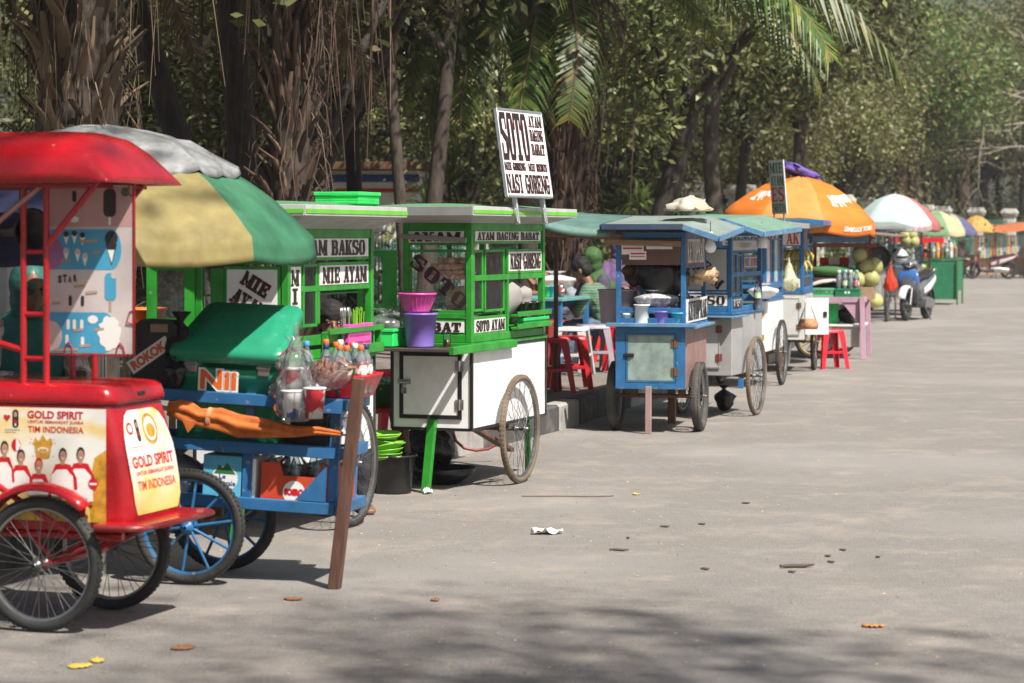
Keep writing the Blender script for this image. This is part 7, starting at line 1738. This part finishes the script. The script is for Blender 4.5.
def tree_proto(seed, H, r0, lean, fork, rad, base, mt, bark, ncl=190, per=42, size=.13, spread=.33, limbs=6, droop=.5, curve=0., keep=False):
    """returns (trunk mesh, crown mesh): tapered trunk with root flare, forked limbs, leaf clumps"""
    if not keep: ncl = int(ncl * .62); per = int(per * 1.6)
    g = random.Random(seed); m = M(); lean = Vector((*lean, 0))
    def axis(z): return lean * z + Vector((.10 * noise.noise(Vector((seed, z * .5, 0))) + curve * (z / H) ** 2, .10 * noise.noise(Vector((seed, z * .5, 9))), z))
    zs = [0, .12, .35, .8] + [fork * k for k in (.35, .5, .65, .8, .9, 1.)]; zs = sorted(set(zs))
    tp = [axis(z) for z in zs]; m.tube(tp, [r0 * (1 + .7 * math.exp(-z * 5)) * (1 - .3 * z / fork) for z in zs], 12)
    cc = axis(H * .5 + base * .5) ; cen = []; top = tp[-1]
    crz = (H - base) / 2
    for k in range(limbs):
        a = 2 * math.pi * (k + g.uniform(-.3, .3)) / limbs; rr = rad * g.uniform(.55, .9); e = Vector((cc.x + rr * math.cos(a), cc.y + rr * math.sin(a), g.uniform(base + crz * .6, H - crz * .3)))
        if k == 0: e = Vector((cc.x, cc.y, H - .3))
        b0 = axis(fork * g.uniform(.75, 1.)); mid = b0.lerp(e, .45) + Vector((g.uniform(-.3, .3), g.uniform(-.3, .3), .25 * (e - b0).length * .5))
        pts = []
        for i in range(8): t = i / 7; pts.append(b0 * (1 - t) ** 2 + mid * 2 * t * (1 - t) + e * t * t + Vector((noise.noise(Vector((k, t * 4, seed))), noise.noise(Vector((k, t * 4, seed + 5))), 0)) * .12 * t)
        rl = r0 * g.uniform(.38, .55); m.tube(pts, [rl * (1 - .8 * i / 7) for i in range(8)], 8)
        for i in (3, 4, 5, 6, 7):
            for q in range(2):
                dd = Vector((g.gauss(0, 1), g.gauss(0, 1), g.gauss(0, .6))).normalized() * g.uniform(.5, 1.2); m.tube([pts[i], pts[i] + dd * .5 + Vector((0, 0, .1)), pts[i] + dd], [rl * .22, rl * .15, rl * .05], 5); cen.append(pts[i] + dd); cen.append(pts[i] + dd * .6)
    while len(cen) < ncl:
        d = Vector((g.gauss(0, 1), g.gauss(0, 1), g.gauss(0, 1))).normalized() * g.uniform(.25, 1) ** .45
        p = Vector((cc.x + d.x * rad, cc.y + d.y * rad, (H + base) / 2 + d.z * crz))
        if noise.noise(p * .55 + Vector((seed, 0, 0))) < -.02: continue
        cen.append(p)
    return m, leaf_mesh('crown', [tuple(c) for c in cen], per, spread, size, seed, mt, droop)
PROTO = {}
def plant_tree(key, loc, lab, rz=0., sc=1., group=None, cat='tree', name='broadleaf_tree'):
    spec = SPEC[key]
    if key not in PROTO:
        m, cm = tree_proto(*spec[0], **spec[1]); tmp = m.build('trunk', spec[0][8]); PROTO[key] = (tmp.data, cm); bpy.data.objects.remove(tmp)
    t = thing(name, lab, cat, loc, rz, group); t.scale = (sc,) * 3
    for nm, dt in zip(('trunk', 'crown'), PROTO[key]): o = bpy.data.objects.new(nm, dt); COL.objects.link(o); o.parent = t
    return t
#          seed H   r0  lean      fork rad base leaf bark
SPEC = {
 'tall':  ((11, 9.5, .17, (.02, .0), 4.2, 3.6, 4.4, LF[0], BARK), dict(ncl=240, per=62, size=.17)),
 'tallb': ((12, 8.5, .14, (-.04, .03), 3.6, 3.2, 3.2, LF[1], BARKD), dict(ncl=230, per=58, size=.165)),
 'low':   ((13, 6.0, .11, (.05, .0), 2.2, 2.6, 1.6, LF[2], BARKD), dict(ncl=200, per=60, size=.13)),
 'lowb':  ((14, 5.2, .10, (-.06, .0), 1.7, 2.3, 1.0, LF[0], BARKD), dict(ncl=200, per=60, size=.15)),
 'big':   ((15, 13., .34, (.03, .0), 5.0, 4.8, 3.6, LF[1], BARKR), dict(ncl=320, per=60, size=.20, spread=.45)),
 'bright': ((16, 8.5, .22, (.03, 0), 3.4, 2.7, 3.1, LF[3], BARKR), dict(ncl=260, per=60, size=.17)),
 'pale':  ((27, 10., .2, (.0, 0), 3.4, 3.4, 3.0, leafmat('leaf_pale', (.14, .16, .065), (.28, .29, .13), (.42, .40, .22)), BARK), dict(ncl=200, per=40, size=.13, droop=.2)),
 'olive': ((17, 10., .2, (.0, 0), 3.4, 3.6, 2.0, LF[2], BARK), dict(ncl=250, per=60, size=.15, droop=.2)),
 'leanl': ((18, 8.0, .135, (-.33, .05), 4.6, 3.0, 4.0, LF[0], BARKD), dict(ncl=200, per=58, size=.16)),
 'leanr': ((19, 7.5, .19, (.25, -.02), 3.2, 2.9, 3.0, LF[1], BARKD), dict(ncl=200, per=50, size=.15)),
 'shade': ((25, 12.5, .19, (.29, .29), 6.8, 2.4, 7.8, LF[1], BARK), dict(ncl=105, per=42, size=.16, keep=True)),
 'shadeb': ((26, 12., .15, (-.06, .08), 6.8, 1.9, 8.2, LF[1], BARK), dict(ncl=80, per=40, size=.14, keep=True)),
 'slim':  ((20, 8.0, .075, (-.05, 0), 4.6, 2.2, 3.9, LF[1], BARK), dict(ncl=150, per=40)),
 'slimb': ((21, 8.0, .10, (.09, 0), 4.4, 2.4, 3.7, LF[0], BARK), dict(ncl=150, per=40)),
 'limbr': ((22, 7.5, .13, (.02, 0), 2.6, 3.2, 3.6, LF[0], BARKD), dict(ncl=180, per=40)),
}
at0 = lambda px, Y: ((px - 512) * Y / F, Y, .1)
for key, px, Y, rz, sc, lab in (
    ('leanl', 262, 21, 0, 1., 'dark trunked tree leaning over the silver topped parasol'),
    ('slim', 408, 26, 0, 1., 'slim grey trunk rising behind the green carts, curving slightly'),
    ('slimb', 420, 26.5, 0, 1., 'thicker grey trunk forking away from the slim one above the green carts'),
    ('limbr', 318, 23, 0, 1., 'dark tree with one long limb stretching out above the noodle cart'),
    ('tallb', 357, 31, 2, .9, 'dark straight trunk seen beyond the noodle cart roof'),
    ('tall', 526, 28, 1, 1., 'dark upright trunk just behind the SOTO board'),
    ('leanr', 632, 34, 0, 1., 'dark forked tree leaning toward the orange parasol'),
    ('tallb', 735, 50, 4, 1., 'dark trunk rising straight behind the orange parasol'),
    ('big', 912, 92, 1, 1., 'big reddish double trunk behind the bright green crown'),
    ('big', 966, 100, 3, 1., 'big dark trunk behind the amber parasol'),
    ('bright', 900, 85, 1, 1.35, 'bright green tree standing above the pale blue parasol'),
    ('pale', 1024, 104, 2, 1.3, 'pale olive feathery tree at the far bend'),
    ('olive', 800, 63, 5, 1., 'olive crowned tree right behind the orange parasol'),
    ('tall', 820, 90, 2, 1.2, 'tall dark trunk glimpsed beyond the orange parasol'), ('tall', 872, 97, 3, 1.2, 'tall dark trunk under the bright green crown'), ('pale', 985, 108, 4, 1.25, 'pale yellow green tree with airy crown beside the bare tree'), ('tallb', 1002, 118, 1, 1.3, 'tall dark trunk farthest at the bend'), ('tall', 938, 108, 5, 1.2, 'tall dark trunk between the two big trees at the bend'),
    ('low', 760, 56, 1, .9, 'low olive bushy tree between the leaning tree and orange parasol'),
    ('lowb', 600, 45, 2, 1.05, 'low dark dense tree beside the ragged palm'),
    ('lowb', 668, 60, 1, 1.1, 'low dark tree behind the leaning forked tree'),
    ('low', 470, 38, 3, 1., 'low olive tree behind the SOTO board'),
    ('low', 215, 29, 0, .9, 'low olive tree glimpsed behind the leaning dark trunk'),
    ('lowb', 130, 27, 5, .8, 'low dark tree between the two thick palms'),
    ('low', 845, 71, 2, 1.3, 'low olive tree behind the coconuts of the pink stall')):
    plant_tree(key, at0(px, Y), lab, rz, sc, None)
g_ = random.Random(5); keys = ['tall', 'tallb', 'low', 'lowb', 'olive', 'tall', 'lowb', 'big']
s_ = 14.
while s_ < 120:
    p, d = along(FL, s_); n = Vector((-d.y, d.x, 0))
    for off in (4.2, 9.5, 15.5, 22.):
        q = p + n * (off + g_.uniform(-1.4, 1.4)) + d * g_.uniform(-1.5, 1.5)
        if q.y < 24 or g_.random() < .2: continue
        if where(q) < -160 or where(q) > 1180: continue
        k = g_.choice(('tall', 'tallb', 'big', 'tall', 'tallb') if off < 12 else keys); plant_tree(k, (q.x, q.y, .1), 'leafy tree among the many inside the shaded park', g_.uniform(0, 6.28), g_.uniform(.85, 1.2), 'trees inside the park')
    s_ += 5.4
# canopies of street trees whose crowns hang above the frame and shade the pavement
for (x, y, k, sc) in ((-5.2, 9.5, 'tall', 1.0), (-3.6, 15.5, 'tall', 1.05), (-2.2, 20.5, 'tallb', 1.1), (-2.6, 30, 'tallb', 1.), (3.4, 41, 'tall', 1.), (6.0, 50, 'tall', 1.)):
    plant_tree(k, (x, y, .165), 'street tree on the pavement with its high crown above the carts', g_.uniform(0, 6), sc, 'street trees along the pavement')
# a tree on the near side of the road throws the dappled shade in front
plant_tree('shade', (-2.5, 3.6, 0), 'street tree beside the near edge of the road', 0., 1.0, 'street trees along the pavement')
plant_tree('shadeb', (5.0, 1.2, 0), 'slender street tree beside the near edge of the road', 0., 1.0, 'street trees along the pavement')
plant_tree('tallb', (-2.6, .8, 0), 'street tree at the kerb behind the viewer', 2.0, 1.0, 'street trees along the pavement')
# ---- palms
BOOT = leafmat('palm_boot', (.035, .025, .018), (.15, .10, .062), (.24, .17, .11), .0, .9); CORE = mat('palm_core', (.05, .036, .026), .9, var=.4, dirt=.3, bump=.7, bscale=20)
PFR = leafmat('palm_leaflet', (.035, .085, .015), (.10, .17, .03), (.28, .24, .05), .3); PDRY = leafmat('palm_dry', (.07, .05, .032), (.16, .12, .08), (.24, .19, .13), .15, .9)
def frond_mesh(seed, L, arch, droop, mt, leaf=.42, n=64):
    g = random.Random(seed); m = M(); pts = []
    x = z = 0.; a = R(arch); ds = L / 24
    for i in range(25):
        pts.append(Vector((x, .03 * math.sin(i * .3 + seed), z))); x += ds * math.cos(a); z += ds * math.sin(a); a -= R(droop) / 24 * (.6 + .8 * i / 24)
    m.tube(pts, [.022 * (1 - .85 * i / 24) + .003 for i in range(25)], 6, 1)
    for i in range(n):
        f = .12 + .87 * i / n; k = f * 24; i0 = min(23, int(k)); p = pts[i0].lerp(pts[i0 + 1], k - i0); t = (pts[i0 + 1] - pts[i0]).normalized()
        ll = leaf * (.45 + .55 * math.sin(math.pi * min(1, f * .85 + .12))) * g.uniform(.8, 1.1)
        for s in (-1, 1):
            sd = (Vector((0, s, 0)) + t * .75 + Vector((0, 0, g.uniform(-.1, .25)))).normalized(); e = p + sd * ll * .6 + Vector((0, 0, -.05 * ll)); tip = p + sd * ll + Vector((0, 0, -.62 * ll * g.uniform(.6, 1.4)))
            w = t * .013; m.add([p - w, p + w, e + w * .9, e - w * .9, tip], [(0, 1, 2, 3), (3, 2, 4)], 0)
    tmp = m.build('frond', [mt, BOOT]); me = tmp.data; bpy.data.objects.remove(tmp); return me
FG = [frond_mesh(1, 2.7, 55, 95, PFR), frond_mesh(2, 2.5, 35, 90, PFR), frond_mesh(3, 2.3, 10, 80, PFR)]
FD = [frond_mesh(4, 1.7, -40, 45, PDRY, .28, 50), frond_mesh(5, 1.4, -60, 25, PDRY, .24, 46)]
def palm(loc, lab, r, H, crown, seed, lean=(0, 0), nd=10, boots=True, nf=22, extra=(), nstr=60):
    g = random.Random(seed); t = thing('date_palm', lab, 'palm', loc, 0); m = M()
    ax = lambda z: Vector((lean[0] * z, lean[1] * z, z))
    m.tube([ax(H * i / 12) for i in range(13)], [r * (1.1 + .08 * math.sin(i * 1.7)) if i > 1 else r * 1.15 for i in range(13)], 14); m.build('trunk', CORE, t)
    b = M(); z = .5; k = 0
    while z < H:
        for q in range(11):
            a = 2 * math.pi * q / 11 + k * .45 + g.uniform(-.2, .2); zz = z + g.uniform(-.1, .1); d = Vector((math.cos(a), math.sin(a), 0)); p0 = ax(zz) + d * r * .95
            ln = g.uniform(.14, .48) * (1.15 if z > H * .4 else .8); w = g.uniform(.018, .055) * (r / .25 + .5) * .75; out = g.uniform(.05, .42)
            sd = Vector((-d.y, d.x, 0)); p1 = p0 + Vector((0, 0, ln * .6)) + d * out * .35 + sd * g.uniform(-.03, .03); p2 = p0 + Vector((0, 0, ln)) + d * out * .75 + sd * g.uniform(-.06, .06)
            b.loft([sring(p0, sd * w, d * .025, 2.5, 8), sring(p1, sd * w * .75, d * .022, 2.5, 8), sring(p2, sd * w * .5, d * .012, 2.5, 8)], smooth=False)
        z += .15; k += 1
    for i in range(170):                                                    # hanging fibres
        a = g.uniform(0, 6.28); zz = g.uniform(H * .25, H); d = Vector((math.cos(a), math.sin(a), 0)); p0 = ax(zz) + d * (r + .08); b.tube([p0, p0 + d * .1 + Vector((0, 0, -.15)), p0 + d * .1 + Vector((g.uniform(-.1, .1), g.uniform(-.1, .1), -g.uniform(.3, .8)))], [.006, .005, .002], 4)
    for i in range(nstr):                                                           # long dry strands hanging from the crown
        a = g.uniform(0, 6.28); d = Vector((math.cos(a), math.sin(a), 0)); rr_ = r + g.uniform(.15, .75); p0 = ax(H * g.uniform(.8, 1.0)) + d * rr_; ln = g.uniform(.9, 2.4); w_ = g.uniform(-.2, .2)
        b.tube([p0 + Vector((0, 0, .4)) - d * .25, p0, p0 + Vector((w_ * .4, w_ * .3, -ln * .5)), p0 + Vector((w_, w_ * .5, -ln))], [.010, .009, .007, .003], 4)
    b.build('leaf_base', BOOT, t)
    top = ax(crown)
    def add(me, az, tilt, z=0., sc=1.): o = bpy.data.objects.new('frond', me); COL.objects.link(o); o.parent = t; o.location = top + Vector((math.cos(az) * r * .4, math.sin(az) * r * .4, z)); o.rotation_euler = (g.uniform(-.15, .15), tilt, az); o.scale = (sc,) * 3
    for i in range(nf): add(FG[i % 3], i * 2.399 + g.uniform(-.2, .2), g.uniform(-.2, .25), g.uniform(-.1, .2), g.uniform(.9, 1.1))
    for i in range(nd): add(FD[i % 2], i * 2.399 + 1, g.uniform(-.2, .2), -g.uniform(.2, 2.0) * (H > 4.5), g.uniform(.7, 1.15))
    for (az, me, tilt, z, sc) in extra: add(FG[me], R(az), tilt, z, sc)
    return t
palm(at0(78, 18.0), 'thick date palm trunk shaggy with old leaf bases behind the red canopy', .27, 5.2, 5.4, 31, nd=2)
palm(at0(288, 19.6), 'date palm with rough leaf bases and dry fronds behind the noodle cart', .135, 5.2, 5.5, 32, (.01, 0), nd=1, nstr=150)
palm(at0(560, 29), 'ragged date palm beside the SOTO board with green fronds hanging low', .21, 4.5, 4.65, 33, (.02, 0), nd=3, extra=((-6, 2, -.03, .1, 1.95), (-14, 2, .12, .1, 1.6), (-30, 2, .0, .1, 1.7), (-20, 1, .1, 0, 1.3), (180, 2, .35, 0, 1.2), (205, 2, .5, 0, 1.3), (228, 2, .42, 0, 1.3), (250, 2, .55, .0, 1.25), (272, 2, .5, 0, 1.2), (215, 1, .6, 0, 1.2), (190, 1, .7, 0, 1.1)))
# ---- spiky and leafy undergrowth inside the park
def spiky(loc, lab, mt, n=46, L=.75, h=.5):
    t = thing('spiky_plant', lab, 'plant', loc, rnd.random() * 6); m = M(); m.tube([(0, 0, 0), (.02, 0, h)], [.035, .025], 8); m.build('stem', BARK, t); m = M()
    for i in range(n):
        a = rnd.uniform(0, 6.28); e = rnd.uniform(-.2, 1.4); d = Vector((math.cos(a) * math.cos(e), math.sin(a) * math.cos(e), math.sin(e))); l = L * rnd.uniform(.6, 1.1); s = d.cross(Vector((0, 0, 1))).normalized() * .03; p = Vector((.02, 0, h)); q = p + d * l * .55; r_ = p + d * l + Vector((0, 0, -.35 * l * math.cos(e)))
        m.add([p - s * .5, p + s * .5, q + s, q - s, r_], [(0, 1, 2, 3), (3, 2, 4)], 0)
    m.build('foliage', mt, t)
LSP = leafmat('spiky_leaf', (.05, .12, .02), (.16, .26, .06), (.28, .34, .10), .3)
for px, py, Y, lab, L in ((449, 166, 29, 'spiky bright plant between the grey trunks and the SOTO board', .75), (430, 195, 33, 'spiky plant low behind the green cart roofs', .6), (868, 215, 58, 'spiky yellow green plant left of the pale blue parasol', .8), (640, 195, 40, 'spiky plant in shade near the leaning forked tree', .6)):
    z = EYE - (py - HY) * Y / F; spiky(((px - 512) * Y / F, Y, .1), lab.replace('left of', 'beside'), LSP, 46, L, z - .3)
bm = None
for i, (px, Y, sc) in enumerate(((40, 26, 1.), (110, 29, 1.1), (190, 31, .9), (250, 30, 1.2), (330, 36, 1.), (400, 38, 1.2), (500, 40, 1.), (560, 42, 1.3), (640, 48, 1.2), (700, 56, 1.4), (770, 60, 1.3), (830, 66, 1.4), (880, 74, 1.6), (930, 100, 1.8), (985, 106, 1.8), (1030, 108, 1.8))):
    if bm is None:
        g = random.Random(77); bm = [leaf_mesh('foliage', [(g.gauss(0, .55), g.gauss(0, .5), abs(g.gauss(.7, .45))) for _ in range(90)], 36, .2, .11, 770 + k, LF[(0, 2, 1)[k]], .1) for k in range(3)]
        st = M(); [st.tube([(0, 0, 0), (math.cos(a) * .3, math.sin(a) * .3, .6), (math.cos(a) * .6, math.sin(a) * .6, 1.2)], [.02, .015, .005], 5) for a in (0, 1.3, 2.5, 3.8, 5)]; st_ = st.build('stem', BARKD); stm = st_.data; bpy.data.objects.remove(st_)
    t = thing('park_shrub', 'leafy shrub growing low behind the park fence', 'shrub', at0(px, Y), i * 1.3, 'shrubs behind the park fence'); t.scale = (sc,) * 3
    for nm, dt in (('foliage', bm[i % 3]), ('stem', stm)): o = bpy.data.objects.new(nm, dt); COL.objects.link(o); o.parent = t
# bare branched tree at the bend
t = thing('bare_tree', 'bare pale branched tree reaching in over the far bend', 'tree', (21.6, 95.5, .1), 0); m = M(); g = random.Random(9)
m.tube([(1.2, 0, 0), (1.0, 0, 3), (.8, 0, 6.2), (.5, 0, 10.)], [.22, .18, .14, .08], 10)
def br(p, d, l, r, k):
    pts = [p]; q = p.copy(); dd = d.copy()
    for i in range(6): dd = (dd + Vector((g.gauss(0, .2), g.gauss(0, .2), g.gauss(-.03, .26)))).normalized(); q = q + dd * l / 6; pts.append(q.copy())
    m.tube(pts, [r * (1 - .7 * i / 6) for i in range(7)], 5)
    if k:
        for i in (2, 3, 4, 5, 6): br(pts[i], (dd + Vector((g.gauss(0, .7), g.gauss(0, .5), g.gauss(0, .6)))).normalized(), l * .55, r * .45, k - 1)
for (z, d, l) in ((4.4, (-1, -.1, .0), 6.0), (5.4, (-1, -.1, .2), 6.5), (6.6, (-1, .1, .05), 6.5), (7.6, (-1, 0, .15), 6.), (8.6, (-1, -.2, .1), 5.5), (9.4, (-.9, 0, .4), 5.), (5, (.5, 0, .6), 3.)): br(Vector((.6, 0, z)), Vector(d).normalized(), l, .06, 2)
m.build('trunk', mat('bare_bark', (.27, .23, .19), .9, dirt=.3), t)
g = np.random.default_rng(3)
c = np.stack([g.uniform(-52, 44, 2600), g.uniform(84, 150, 2600), g.uniform(0, 1, 2600) ** .8 * 20], 1); c[:, 1] += np.maximum(0, c[:, 0]) * .8; c = c[~((c[:, 0] / c[:, 1] * F + 512 > 880) & (c[:, 2] > 5 + 3 * g.random(len(c))))]
o = bpy.data.objects.new('far_wood', leaf_mesh('far_wood', c, 60, .9, .42, 8, leafmat('far_leaf', (.018, .028, .012), (.05, .07, .028), (.13, .14, .07)), .3)); COL.objects.link(o); struct(o, 'stuff'); o['label'] = 'dense mass of far trees closing the view behind the park'
# ================================================================ small things lying on the road
TWIG = mat('twig_bark', (.10, .07, .05), .9, var=.3)
for (px, py, ln, a, lab) in ((797, 568, 36, 5, 'long thick twig lying alone on the open road'), (619, 551, 20, -4, 'short dark twig on the road nearest the white paper scrap'), (628, 539, 5, 30, 'tiny twig above the short dark twig'), (665, 527.5, 9, 0, 'small twig on the road above and beyond the short dark twig'), (702, 525, 7, 0, 'small dark twig farthest in the row of three'), (705, 570, 9, -8, 'small pale twig lying between the short dark and long thick twigs'), (792, 573, 7, 0, 'chip of bark just below the long thick twig'), (828, 557, 6, 5, 'small twig above the long thick twig, nearer its thin end'), (831, 563, 7, -5, 'small twig right by the thin end of the long thick twig'), (843, 551, 6, 0, 'twig fragment beyond the thin end of the long thick twig'), (878, 558, 5, 10, 'twig fragment farthest past the long thick twig'), (746, 504, 8, 3, 'thin pale twig in the middle of the road')):
    p = gp(px, py); w = ln * p.y / F; th = R(a); d = Vector((math.cos(th), math.sin(th) * 3, 0)).normalized() * w / 2; r = max(.006, w * .06)
    m = M(); m.tube([(-d.x, -d.y, r * 1.2), (-d.x * .3, -d.y * .3 + .01, r), (d.x * .4, d.y * .4 - .008, r * 1.1), (d.x, d.y, r * 1.4)], [r * .7, r, r * .95, r * .5], 6); o = m.build('twig', TWIG, None, loc=p); tag(o, lab, 'twig')
m = M(); m.tube([(-.26, 0, .006), (-.05, .02, .004), (.15, -.01, .005), (.27, .02, .006)], .004, 5); o = m.build('straw_stalk', mat('straw', (.20, .15, .11), .8), None, loc=gp(567, 497)); tag(o, 'long thin dry stalk lying in front of the soto cart wheel', 'stalk')
def scrap(px, py, w, mt, lab, name, cat, seed, h=.02, el=.6):
    p = gp(px, py); m = M(); n = 9
    m.grid([[((i / 8 - .5) * w * (1 - .3 * abs(j / 8 - .5)), (j / 8 - .5) * w * el * (1.2 - 1.6 * abs(i / 8 - .5) ** 1.5), .004 + h * abs(noise.noise(Vector((i * .5, j * .5, seed))))) for i in range(9)] for j in range(9)]); o = m.build(name, mt, None, loc=p, rot=(0, 0, seed), solid=.001); tag(o, lab, cat)
scrap(547, 534, .17, mat('paper_white', (.78, .77, .75), .6, dirt=0), 'white paper scrap lying on the open road', 'paper_scrap', 'paper', .2, .06, .5)
scrap(428, 494, .07, mat('paper_white', ()), 'white tissue at the foot of the green cart leg', 'tissue', 'tissue', .9, .06)
YL = mat('yellow_leaf', (.55, .42, .08), .6, dirt=.1); BL = mat('brown_leaf', (.28, .12, .05), .7, dirt=.1)
for (px, py, w, mt, lab, sd) in ((80, 667, .10, YL, 'yellow fallen leaf in the shade below the tricycle wheel', 1.), (97, 662, .07, YL, 'smaller yellow leaf beside the first yellow leaf', 2.), (293, 600, .08, BL, 'curled brown leaf in front of the blue cart', 3.), (183, 649, .10, BL, 'flat brown leaf in the dappled shade', 4.), (435, 601, .05, BL, 'brown leaf alone on the road below the soto cart', 5.), (873, 627, .09, mat('orange_leaf', (.5, .22, .06), .7), 'orange brown leaf alone on the near road', 6.), (636, 495, .05, YL, 'small yellow leaf on the road past the dry stalk', 7.)): scrap(px, py, w, mt, lab, 'fallen_leaf', 'leaf', sd, .014, .62)
g = np.random.default_rng(12); n = 6500
Yc = 8.2 + 20 * g.random(n) ** 1.5; kx = np.array([lerp_line(KERB, y) for y in Yc]); Xc = kx + .05 + (g.random(n) ** 2.2) * (6.5 + Yc * .12)
cs_ = np.stack([Xc, Yc, np.full(n, .006)], 1); me = leaf_mesh('leaf_litter', cs_, 1,   .0001, .016, 13, leafmat('litter', (.30, .20, .08), (.55, .47, .20), (.7, .66, .45), .0), 0., .55)
co = np.empty(len(me.vertices) * 3, np.float32); me.vertices.foreach_get('co', co); co = co.reshape(-1, 3); co[:, 2] = .003 + np.abs(co[:, 2] - .006) * .25; me.vertices.foreach_set('co', co.ravel()); me.update()
o = bpy.data.objects.new('leaf_litter', me); COL.objects.link(o); struct(o, 'stuff'); o['label'] = 'scatter of tiny fallen petals and leaf bits on the road'
# ================================================================ light, air, camera
SUN_EL, SUN_X, SUN_Y = 53., .60, -.80
sd = Vector((SUN_X, SUN_Y, 0)).normalized() * math.cos(R(SUN_EL)) + Vector((0, 0, math.sin(R(SUN_EL))))
L = bpy.data.lights.new('sun', 'SUN'); L.energy = 4.9; L.angle = R(.8); L.color = (1., .955, .885)
lo = bpy.data.objects.new('sun', L); COL.objects.link(lo); lo.rotation_euler = sd.to_track_quat('Z', 'Y').to_euler(); lo.location = (5, -5, 20)
w = bpy.data.worlds.new('World'); S.world = w; w.use_nodes = True; nt = w.node_tree
bg = nt.nodes['Background']; sky = nt.nodes.new('ShaderNodeTexSky'); sky.sky_type = 'NISHITA'; sky.sun_disc = False
sky.sun_elevation = R(SUN_EL); sky.sun_rotation = math.atan2(sd.x, sd.y); sky.air_density = 1.3; sky.dust_density = 3.
nt.links.new(sky.outputs[0], bg.inputs[0]); bg.inputs[1].default_value = .062
HAZE = .00055
if HAZE:
    m = M(); m.add([(x, y, z) for x in (-70, 70) for y in (-8, 175) for z in (-1, 26)], [(0, 1, 3, 2), (4, 6, 7, 5), (0, 4, 5, 1), (2, 3, 7, 6), (0, 2, 6, 4), (1, 5, 7, 3)])
    hm = bpy.data.materials.new('dusty_air'); hm.use_nodes = True; t_ = hm.node_tree; t_.nodes.clear(); ou = t_.nodes.new('ShaderNodeOutputMaterial'); pv = t_.nodes.new('ShaderNodeVolumePrincipled')
    pv.inputs['Color'].default_value = (.95, .96, 1., 1); pv.inputs['Density'].default_value = HAZE; pv.inputs['Anisotropy'].default_value = .2; t_.links.new(pv.outputs[0], ou.inputs['Volume'])
    o = m.build('haze', hm); struct(o, 'stuff')
cam = bpy.data.cameras.new('camera'); co = bpy.data.objects.new('camera', cam); COL.objects.link(co); S.camera = co
co.location = (0, 0, EYE); co.rotation_euler = (R(90), 0, 0)
cam.sensor_width = 36; cam.lens = F / 1024 * 36; cam.shift_y = (HY - 341.5) / 1024; cam.clip_end = 2000; cam.clip_start = .1
cam.dof.use_dof = True; cam.dof.focus_distance = 14.5; cam.dof.aperture_fstop = 4.5
S.view_settings.view_transform = 'Standard'; S.view_settings.look = 'None'; S.view_settings.gamma = 1; S.view_settings.use_curve_mapping = False; S.view_settings.exposure = .68
c = S.cycles; c.use_denoising = True; c.max_bounces = 8; c.transparent_max_bounces = 24; c.diffuse_bounces = 3; c.glossy_bounces = 3; c.volume_bounces = 0
